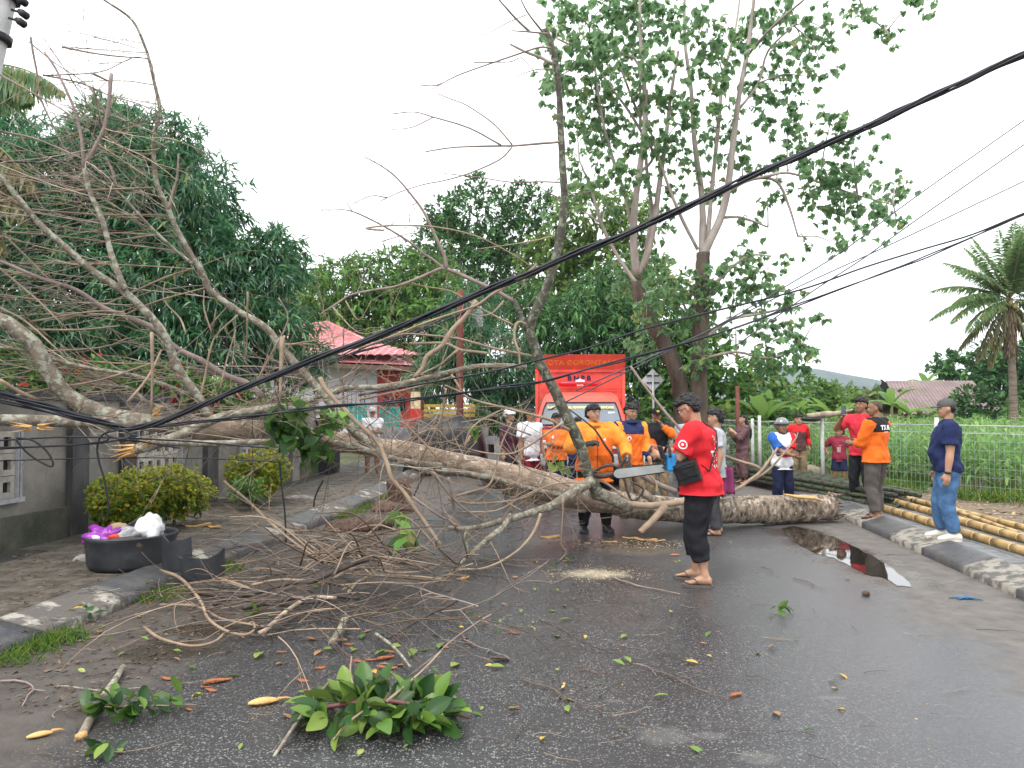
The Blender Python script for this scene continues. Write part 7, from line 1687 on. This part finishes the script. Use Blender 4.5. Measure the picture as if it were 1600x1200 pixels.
g = P(318,895,6.75); shard('lower torn piece of black tub at the kerb edge', (g.x,6.78,.10), .3, .20, .27, -2.9, -.5, 4)
# stones and lumps
m_stone = M('pale_stone', (.30,.28,.26), .9, var=.4, scale=8, bump=.6); m_clod = M('brown_clod', (.10,.06,.045), .95, var=.5, scale=7, bump=.7); m_pink = M('pink_brick', (.42,.25,.21), .9, var=.3, scale=9, bump=.5)
for px, py, z, r, mt, lab in ((128,890,.12,(.11,.09,.06),m_stone,'pale cement lump left of the black tub'),(147,884,.12,(.06,.06,.05),m_stone,'small grey stone touching the black tub'),(255,893,.10,(.20,.14,.08),M('kerb_rubble',(.20,.18,.155),.9,var=.4,bump=.6),'grey rubble under the right side of the black tub'),
  (560,827,.05,(.42,.25,.10),m_clod,'dark brown clod in the left gutter behind the twigs'),(576,828,.06,(.16,.12,.08),m_pink,'pinkish broken brick on the brown clod'),(612,800,.06,(.34,.2,.10),m_clod,'brown clod further along the left gutter'),(470,790,.16,(.25,.12,.06),m_stone,'pale broken kerb paint lump on the left kerb'),
  (1268,752,.22,(.27,.16,.20),M('grey_stump',(.26,.21,.16),.9,var=.4,scale=5,bump=.6),'grey weathered stump behind the torn trunk end'),(1353,931,.025,(.032,.03,.025),m_clod,'small reddish brown husk on the road near the puddle'),(1055,868,.01,(.05,.03,.012),M('dry_leaf_brown',(.28,.14,.08),.8,var=.3),'curled brown leaf left of the man in sandals')):
    g = G(px, py, 0); lump('stone' if mt in (m_stone,m_pink) else 'lump', lab, 'stone' if mt in (m_stone,m_pink) else 'lump', (g.x, g.y, z*.7+.0), r, mt, .35, 5)
g = P(626,770,12.2); mb = MB(); mb.box((0,0,.22),(.36,.3,.5)); o = mb.build('broken_post', m_clod, loc=Vector((g.x,12.2,-.02)), smooth=False); o.rotation_euler = (.08,-.1,.3); bv = o.modifiers.new('bevel','BEVEL'); bv.width = .04; bv.segments = 2; tag(o, 'short broken dark brown post standing behind the diagonal branch', 'post')
# blue rag
mb = MB(); g = G(1508,936)
for i in range(7):
    a = i*.9+.2; l = .05+.03*math.sin(i*2.3); mb.tube([(0,0,.012,.02),(l*math.cos(a),l*.6*math.sin(a),.014,.014),(l*1.9*math.cos(a),l*1.1*math.sin(a),.006,.007)],6,sy=.4)
tag(mb.build('blue_rag', M('blue_plastic',(.02,.10,.24),.5,var=.2), loc=g), 'small torn blue plastic rag lying on the sandy road edge', 'rag')
# ================================================================ LEAVES, TWIGS AND CHIPS ON THE ROAD
g_cut = LEAF('cut_branch_leaf', [(0,(.012,.042,.010)),(.5,(.026,.080,.015)),(.8,(.085,.175,.026)),(1,(.18,.26,.045))], back=(.10,.17,.035), rough=.42, spec=.35, trans=.2)
g_fall = LEAF('fresh_fallen_leaf', [(0,(.06,.14,.02)),(.5,(.14,.23,.035)),(1,(.28,.32,.08))], back=(.25,.33,.12), trans=.15)
g_fally = LEAF('yellow_fallen_leaf', [(0,(.40,.30,.05)),(1,(.55,.36,.06))], back=(.4,.3,.1), trans=.15)
g_dry = M('dry_leaf', (.30,.16,.08), .8, var=.4, scale=20)
def big_leaf(seed, L_=1.0, w_=.56):
    rs_ = random.Random(seed); mb = MB(); n = 8; vs = []; bend_ = rs_.uniform(.15,.5); cup = rs_.uniform(.10,.28)
    for i in range(n+1):
        t = i/n; w = w_*.5*(math.sin(math.pi*min(1,t*.96+.02))**.75)*(1.0 if t < .6 else 1-.25*(t-.6)); z = -bend_*t*t*.6
        for k in (-1,-.5,0,.5,1): vs.append((w*k, t*L_, z+cup*abs(k)*w*1.2+.012*math.sin(t*18)*abs(k)))
    fs = [(i*5+j,i*5+j+1,(i+1)*5+j+1,(i+1)*5+j) for i in range(n) for j in range(4)]
    mb.add(vs, fs); mb.tube([(0,-.16,.01,.012),(0,0,.004,.012),(0,.5,-bend_*.15-.008,.008)],4); return mb.mesh('leaf')
BL = []
for s_ in range(5):
    me = big_leaf(s_); me.materials.append(g_cut); me.polygons.foreach_set('use_smooth',[True]*len(me.polygons)); BL.append(me)
def leafy_branch(label, c, rx, ry, h, n, L_, stems, name='leafy_branch', up=.5):
    c = Vector(c); t = thing(name, label, 'branch', c)
    for rows, mt in stems: mb = MB(); mb.tube(spline(rows,4),7,jit=.05); mb.build('stem', mt, parent=t)
    for i in range(n):
        a = random.uniform(0,2*math.pi); r = math.sqrt(random.random())*.85; p = Vector((rx*r*math.cos(a), ry*r*math.sin(a), .03+h*(1-r*.6)*random.uniform(.15,1.1)))
        d = Vector((math.cos(a)*(.1+r*.7)+random.gauss(0,.45), math.sin(a)*(.1+r*.7)-.18+random.gauss(0,.45), random.gauss(.12,.5)*up*1.4+(.35 if p.y > .05 else -.15)))
        if p.z+d.normalized().z*L_ < .01: d.z = abs(d.z)*.3
        o = bpy.data.objects.new('leaf', BL[i%5]); col.objects.link(o); o.parent = t; o.location = p
        q = d.to_track_quat('Y','Z'); e = q.to_matrix() @ Matrix.Rotation(random.gauss(0,.8),3,'Y'); o.rotation_euler = e.to_euler(); s_ = L_*random.uniform(.65,1.15); o.scale = (s_,s_,s_)
    return t
c1 = G(588,1128); st = [([(*(G(428,1182)-c1),.008),(*(G(470,1120,.06)-c1),.009),(*(G(512,1068,.12)-c1),.007)],m_lich),([(-.35,.0,.06,.010),(0,.02,.10,.012),(.25,-.02,.08,.010),(.48,-.05,.04,.006)],M('red_brown_stem',(.13,.05,.045),.6)),([(-.1,.05,.08,.009),(-.18,.22,.16,.006),(-.2,.34,.22,.004)],m_twig),([(.05,.0,.1,.009),(.2,.2,.18,.006),(.3,.3,.26,.004)],m_twig),([(0,0,.1,.009),(-.1,-.2,.08,.006),(-.15,-.3,.04,.004)],m_twig)]
leafy_branch('large cut leafy branch lying on the road in the foreground', c1, .44, .25, .09, 135, .155, st)
c2 = G(185,1118); st = [([(*(G(122,1158)-c2),.022),(*(G(152,1105,.03)-c2),.023),(*(G(175,1070,.03)-c2),.020),(*(G(192,1042,.03)-c2),.016)],m_lich),([(-.1,0,.04,.006),(.1,.0,.05,.005),(.25,.03,.04,.003)],m_twig)]
lb2 = leafy_branch('smaller leafy branch with a thick broken stick at the lower left', c2, .26, .11, .10, 34, .125, st)
mb = MB(); q = G(122,1158)-c2; mb.tube([(*(q+Vector((-.005,-.008,.02))),.016),(*(q+Vector((.02,.03,.024))),.018)],8); mb.build('raw_end', m_raw, parent=lb2)
for px, py, n, L_, rx, lab in ((175,1180,7,.085,.06,'tiny green sprig near the bottom left corner'),(283,1105,7,.09,.08,'small sprig with orange leaves right of the stick'),(405,968,9,.10,.07,'bright green sprig caught in the looped creeper'),(128,972,9,.10,.10,'lime sprig at the foot of the white kerb block'),(112,998,7,.09,.07,'lime leaves at the kerb below the other sprig'),(1219,960,6,.09,.05,'pale green sprig on the open road'),(635,835,6,.12,.05,'hanging green leaves by the diagonal branch'),(888,878,6,.07,.06,'small green sprig left of the sawdust'),(868,893,5,.07,.05,'green leaves by the edge of the sawdust')):
    leafy_branch(lab, G(px,py), rx, rx*.7, .05, n, L_, [([(-rx,0,.01,.003),(0,0,.015,.003),(rx,.01,.01,.002)],m_twig)], 'leaf_sprig')
# single leaves
gl = []
for s_, mt in ((11,g_fall),(12,g_fall),(13,g_fally),(14,g_dry),(15,g_cut)):
    me = big_leaf(s_,1,.5); me.materials.append(mt); me.polygons.foreach_set('use_smooth',[True]*len(me.polygons)); gl.append(me)
spots_ = [(410,1022,.13,0),(975,1042,.08,0),(787,1045,.09,0),(705,1045,.10,0),(980,995,.08,0),(1320,1112,.05,2),(1300,1078,.045,2),(845,1160,.05,2),(881,1095,.08,0),(810,1110,.06,0),(1110,990,.08,0),(985,1038,.08,0),(1050,957,.06,2),(915,995,.05,2),(770,1042,.05,2),(1285,877,.07,2),(765,1033,.13,3),(838,878,.08,2),(690,1008,.10,0),(640,1028,.12,0),(565,1000,.09,0),(550,1020,.09,0),(600,1020,.10,0)]
for i in range(150):
    px = random.gauss(560,260) if i % 3 else random.uniform(100,1350); py = random.gauss(980,70) if i%3 else random.uniform(835,1190)
    if not 830 < py < 1195 or px < 10: continue
    if px > 1180 and py < 1000 and random.random() < .5: continue
    spots_.append((px, py, random.uniform(.03,.08), random.choice((0,1,1,3,3,4,4,2))))
LN = {0:'pale green leaf lying alone on the wet road',1:'light green leaf lying alone on the wet road',2:'yellow leaf lying alone on the wet road',3:'dry brown leaf lying alone on the wet road',4:'dark green leaf lying alone on the wet road'}
def onroad(g): return kl(g.y)+.05 < g.x < kr(g.y)-.05
for px, py, s_, k in spots_:
    g = G(px,py); o = bpy.data.objects.new('fallen_leaf', gl[k]); col.objects.link(o); z = .012 if onroad(g) else .115
    o.location = (g.x,g.y,z+.02*s_); o.rotation_euler = (random.gauss(.1,.2),random.gauss(0,.25),random.uniform(0,6.28)); o.scale = (s_,)*3; tag(o, LN[k], 'leaf', 'single leaves scattered on the road')
# twigs
tw_m = []
for s_ in range(9):
    rs_ = random.Random(40+s_); rows = [(0,0,0,.010)]; a = 0
    for i in range(7): a += rs_.gauss(0,.28); q = rows[-1]; rows.append((q[0]+math.cos(a)/7, q[1]+math.sin(a)/7, abs(rs_.gauss(0,.008)), .010*(1-i/10)*rs_.uniform(.8,1.3)))
    mb = MB(); mb.tube(rows,5,jit=.12)
    if s_ % 2: q = rows[4]; a += rs_.choice((-.8,.8)); mb.tube([q,(q[0]+.16*math.cos(a),q[1]+.16*math.sin(a),.02,.004)],4)
    me = mb.mesh('twig'); me.materials.append((m_burnt,m_brown,m_twig,m_mauve,m_burnt,m_lich,m_burnt,m_grey,m_brown)[s_]); tw_m.append(me)
tws = [((818,1065),(942,1103),1),((1030,1052),(1150,1088),8),((1262,1183),(1352,1200),4),((1190,888),(1240,897),4),((948,940),(1012,944),6),((725,1002),(810,1028),7),((1473,1086),(1508,1073),7),((745,1155),(810,1158),1),((803,1158),(806,1120),4),((0,1067),(118,1088),3),((90,1075),(217,1083),5),((130,1062),(197,1035),0),((1028,1022),(1090,1025),4),((1525,986),(1570,978),0),((960,905),(1040,935),2),((1240,905),(1310,925),1),((425,1180),(440,1150),5),((815,1070),(830,1075),1),((400,1113),(440,1100),1),((130,1000),(240,985),2),((700,985),(760,1010),1),((850,1180),(900,1200),2),((1000,958),(1036,972),4),((1330,980),(1362,990),0),((990,1040),(1050,1055),3)]
for i in range(150):
    px = random.uniform(30,1500) if i % 2 else random.uniform(200,900); py = random.uniform(830,1195) if i%2 else random.uniform(850,1060); a = random.gauss(0,.5); l = random.uniform(18,75)*(py-600)/500; tws.append(((px,py),(px+l*math.cos(a),py+l*.45*math.sin(a)),random.randrange(9)))
TL = {0:'black wet twig',1:'dull brown twig',2:'tan twig',3:'mauve brown twig',4:'dark broken twig',5:'pale lichen twig',6:'black thin twig',7:'grey forked twig',8:'brown slender twig'}
for (x0,y0),(x1,y1),k in tws:
    a, b = G(x0,y0), G(x1,y1)
    if not onroad(a) and a.x > 0: continue
    z = .012 if onroad(a) else .125
    o = bpy.data.objects.new('twig', tw_m[k]); col.objects.link(o); d = b-a; o.location = (a.x,a.y,z); o.rotation_euler = (0,0,math.atan2(d.y,d.x)); l = d.length; th = random.uniform(.45,.95); o.scale = (l,l,max(l*.8,.1)) if l < .9 else (l,.8,.8)
    tag(o, TL[k]+' lying flat among the litter on the road', 'twig', 'twigs scattered on the road')
# orange wood chips
m_chip = M('orange_bark_chip', (.36,.13,.05), .75, c2=(.22,.075,.035), scale=14, bump=.4, island=.2)
ch_m = []
for s_ in range(4):
    rs_ = random.Random(70+s_); mb = MB(); n = 6; vs = []
    for i in range(n+1):
        t = i/n; w = .16*math.sin(math.pi*min(.97,t*.94+.03))*rs_.uniform(.7,1.2)
        for k in (-1,0,1): vs.append((t-.5, w*k, .05+.06*(1-abs(k))+.05*math.sin(t*5+s_)))
        for k in (1,-1): vs.append((t-.5, w*k*.9, .0))
    fs = [(i*5+j,(i+1)*5+j,(i+1)*5+(j+1)%5,i*5+(j+1)%5) for i in range(n) for j in range(5)]+[(0,1,2,3,4),tuple(range(n*5+4,n*5-1,-1))]
    mb.add(vs, fs); me = mb.mesh('bark_chip'); me.materials.append(m_chip if s_ < 3 else m_raw); ch_m.append(me)
cps = [(488,1000,.10),(545,1008,.07),(582,1032,.10),(601,1030,.14),(605,1045,.13),(600,1055,.11),(560,1035,.08),(500,1045,.08),(474,1065,.09),(480,1080,.05),(255,1093,.09),(265,1062,.11),(340,1066,.16),(330,1080,.08),(320,1075,.06),(435,960,.10),(695,1012,.07),(803,1107,.06),(1150,1087,.11),(803,990,.09),(795,963,.04),(610,1020,.08),(440,1020,.07),(590,1065,.06),(655,1062,.07),(295,1110,.06),(722,905,.16),(1010,845,.28),(985,842,.2),(1030,846,.16),(860,840,.25),(955,848,.15),(310,836,.3),(335,838,.25)]
for i, (px,py,s_) in enumerate(cps):
    g = G(px,py); k = 3 if py < 850 or px == 722 or s_ > .25 else i % 3; o = bpy.data.objects.new('wood_chip', ch_m[k]); col.objects.link(o); o.location = (g.x,g.y,.006 if onroad(g) else .115); o.rotation_euler = (random.gauss(0,.15),0,random.uniform(-.7,.7)); o.scale = (s_,s_,s_*.8)
    tag(o, ('orange bark chip lying on the wet road','pale split wood chip lying on the ground')[k == 3], 'wood chip', 'wood chips scattered on the road')
# pale husk-like splinters of raw wood in the foreground
for px, py, L_, rz_, lab in ((412,1100,.16,.35,'pale hollow splinter of raw wood left of the leafy branch'),(62,1152,.11,.6,'pale pointed splinter of raw wood at the lower left'),(880,1076,.05,1.2,'short pale splinter near the dark stick')):
    g = G(px,py); mb = MB(); n = 9; vs = []
    for i in range(n+1):
        t = i/n; w = L_*.17*math.sin(math.pi*min(.98,t*.9+.06))**.7
        for a in np.linspace(-.3,math.pi+.3,9): vs.append((L_*(t-.5), w*math.cos(a)*1.0, .012+w*.9*math.sin(a)*(1 if a > 0 else .3)))
        for a in np.linspace(math.pi+.1,-.1,7): vs.append((L_*(t-.5), w*.7*math.cos(a), .016+w*.62*math.sin(a)*.2))
    fs = [(i*16+j,(i+1)*16+j,(i+1)*16+(j+1)%16,i*16+(j+1)%16) for i in range(n) for j in range(16)]+[tuple(range(16)),tuple(range(n*16+15,n*16-1,-1))]
    mb.add(vs, fs); mb.tube([(L_*.45,0,.02,.008),(L_*.75,.01,.015,.006),(L_*.95,.0,.012,.002)],5); o = mb.build('splinter', M('fresh_wood',(.66,.42,.17),.7,c2=(.5,.27,.09),scale=16,bump=.4), loc=g); o.rotation_euler = (0,0,rz_); tag(o, label=lab, cat='splinter')
# crumbs: sawdust, small litter nobody could count
def litter(name, label, pts, s0, s1, mat, z=.004):
    p = np.array(pts); p[:,2] += z; n = len(p); d = rng.normal(0,1,(n,3)); d[:,2] *= .12; s_ = s0+(s1-s0)*rng.random(n)**2
    return tag(link(name, leafmesh(name,[leaves(p,d,s_,s_*.35,'tri',rng.normal(0,.3,n))]), mat, None, None, False), label, 'litter', kind='stuff')
m_saw = M('sawdust', (.62,.52,.34), .95, var=.2, island=.15); m_lit = M('brown_litter', (.14,.095,.065), .9, c2=(.07,.048,.035), scale=3, island=.5); m_litt = M('tan_litter', (.34,.24,.14), .85, var=.3, island=.3)
c = G(930,897); litter('sawdust','pale sawdust spilt on the road left of the man in sandals',[(c.x+random.gauss(0,.24)*random.uniform(.3,1.5),c.y+random.gauss(0,.15)*random.uniform(.3,1.5),0) for _ in range(2400)],.006,.022,m_saw)
c = G(985,850); litter('sawdust','tan sawdust and shavings below the trunk',[(c.x+random.gauss(0,.45),c.y+random.gauss(0,.2),0) for _ in range(900)],.01,.05,m_litt)
pts = []
for _ in range(11000):
    y = random.uniform(4,12); x = random.uniform(ws(y)+.1, kl(y)+1.1)
    if random.random() < (.95 if y < 8 else .4): pts.append((x,y,.10 if x < kl(y)-.36 else (.09 if x < kl(y) else 0)))
litter('leaf_litter','brown leaf litter and bark crumbs covering the left pavement',pts,.01,.07,m_lit,.006)
pts = []
for _ in range(2600):
    g = G(random.uniform(150,1000), random.uniform(850,1080)); pts.append((g.x,g.y,0))
litter('litter','small dark crumbs of bark round the heap of branches',pts,.006,.035,m_lit)
pts = []
for _ in range(900):
    g = G(random.uniform(0,1500), random.uniform(820,1200)); pts.append((g.x,g.y,0))
litter('litter','small tan and green crumbs scattered over the road',pts,.005,.022,m_litt)
pts = []
for _ in range(6000):
    x = random.uniform(5.2,12); y = random.uniform(7,16)
    if x > kr(y)+1.3 and y < fence_y(x)+2.2: pts.append((x,y,.07))
litter('dry_stalk_litter','dry stalk litter on the bare soil beside the fence',pts,.03,.16,m_litt)
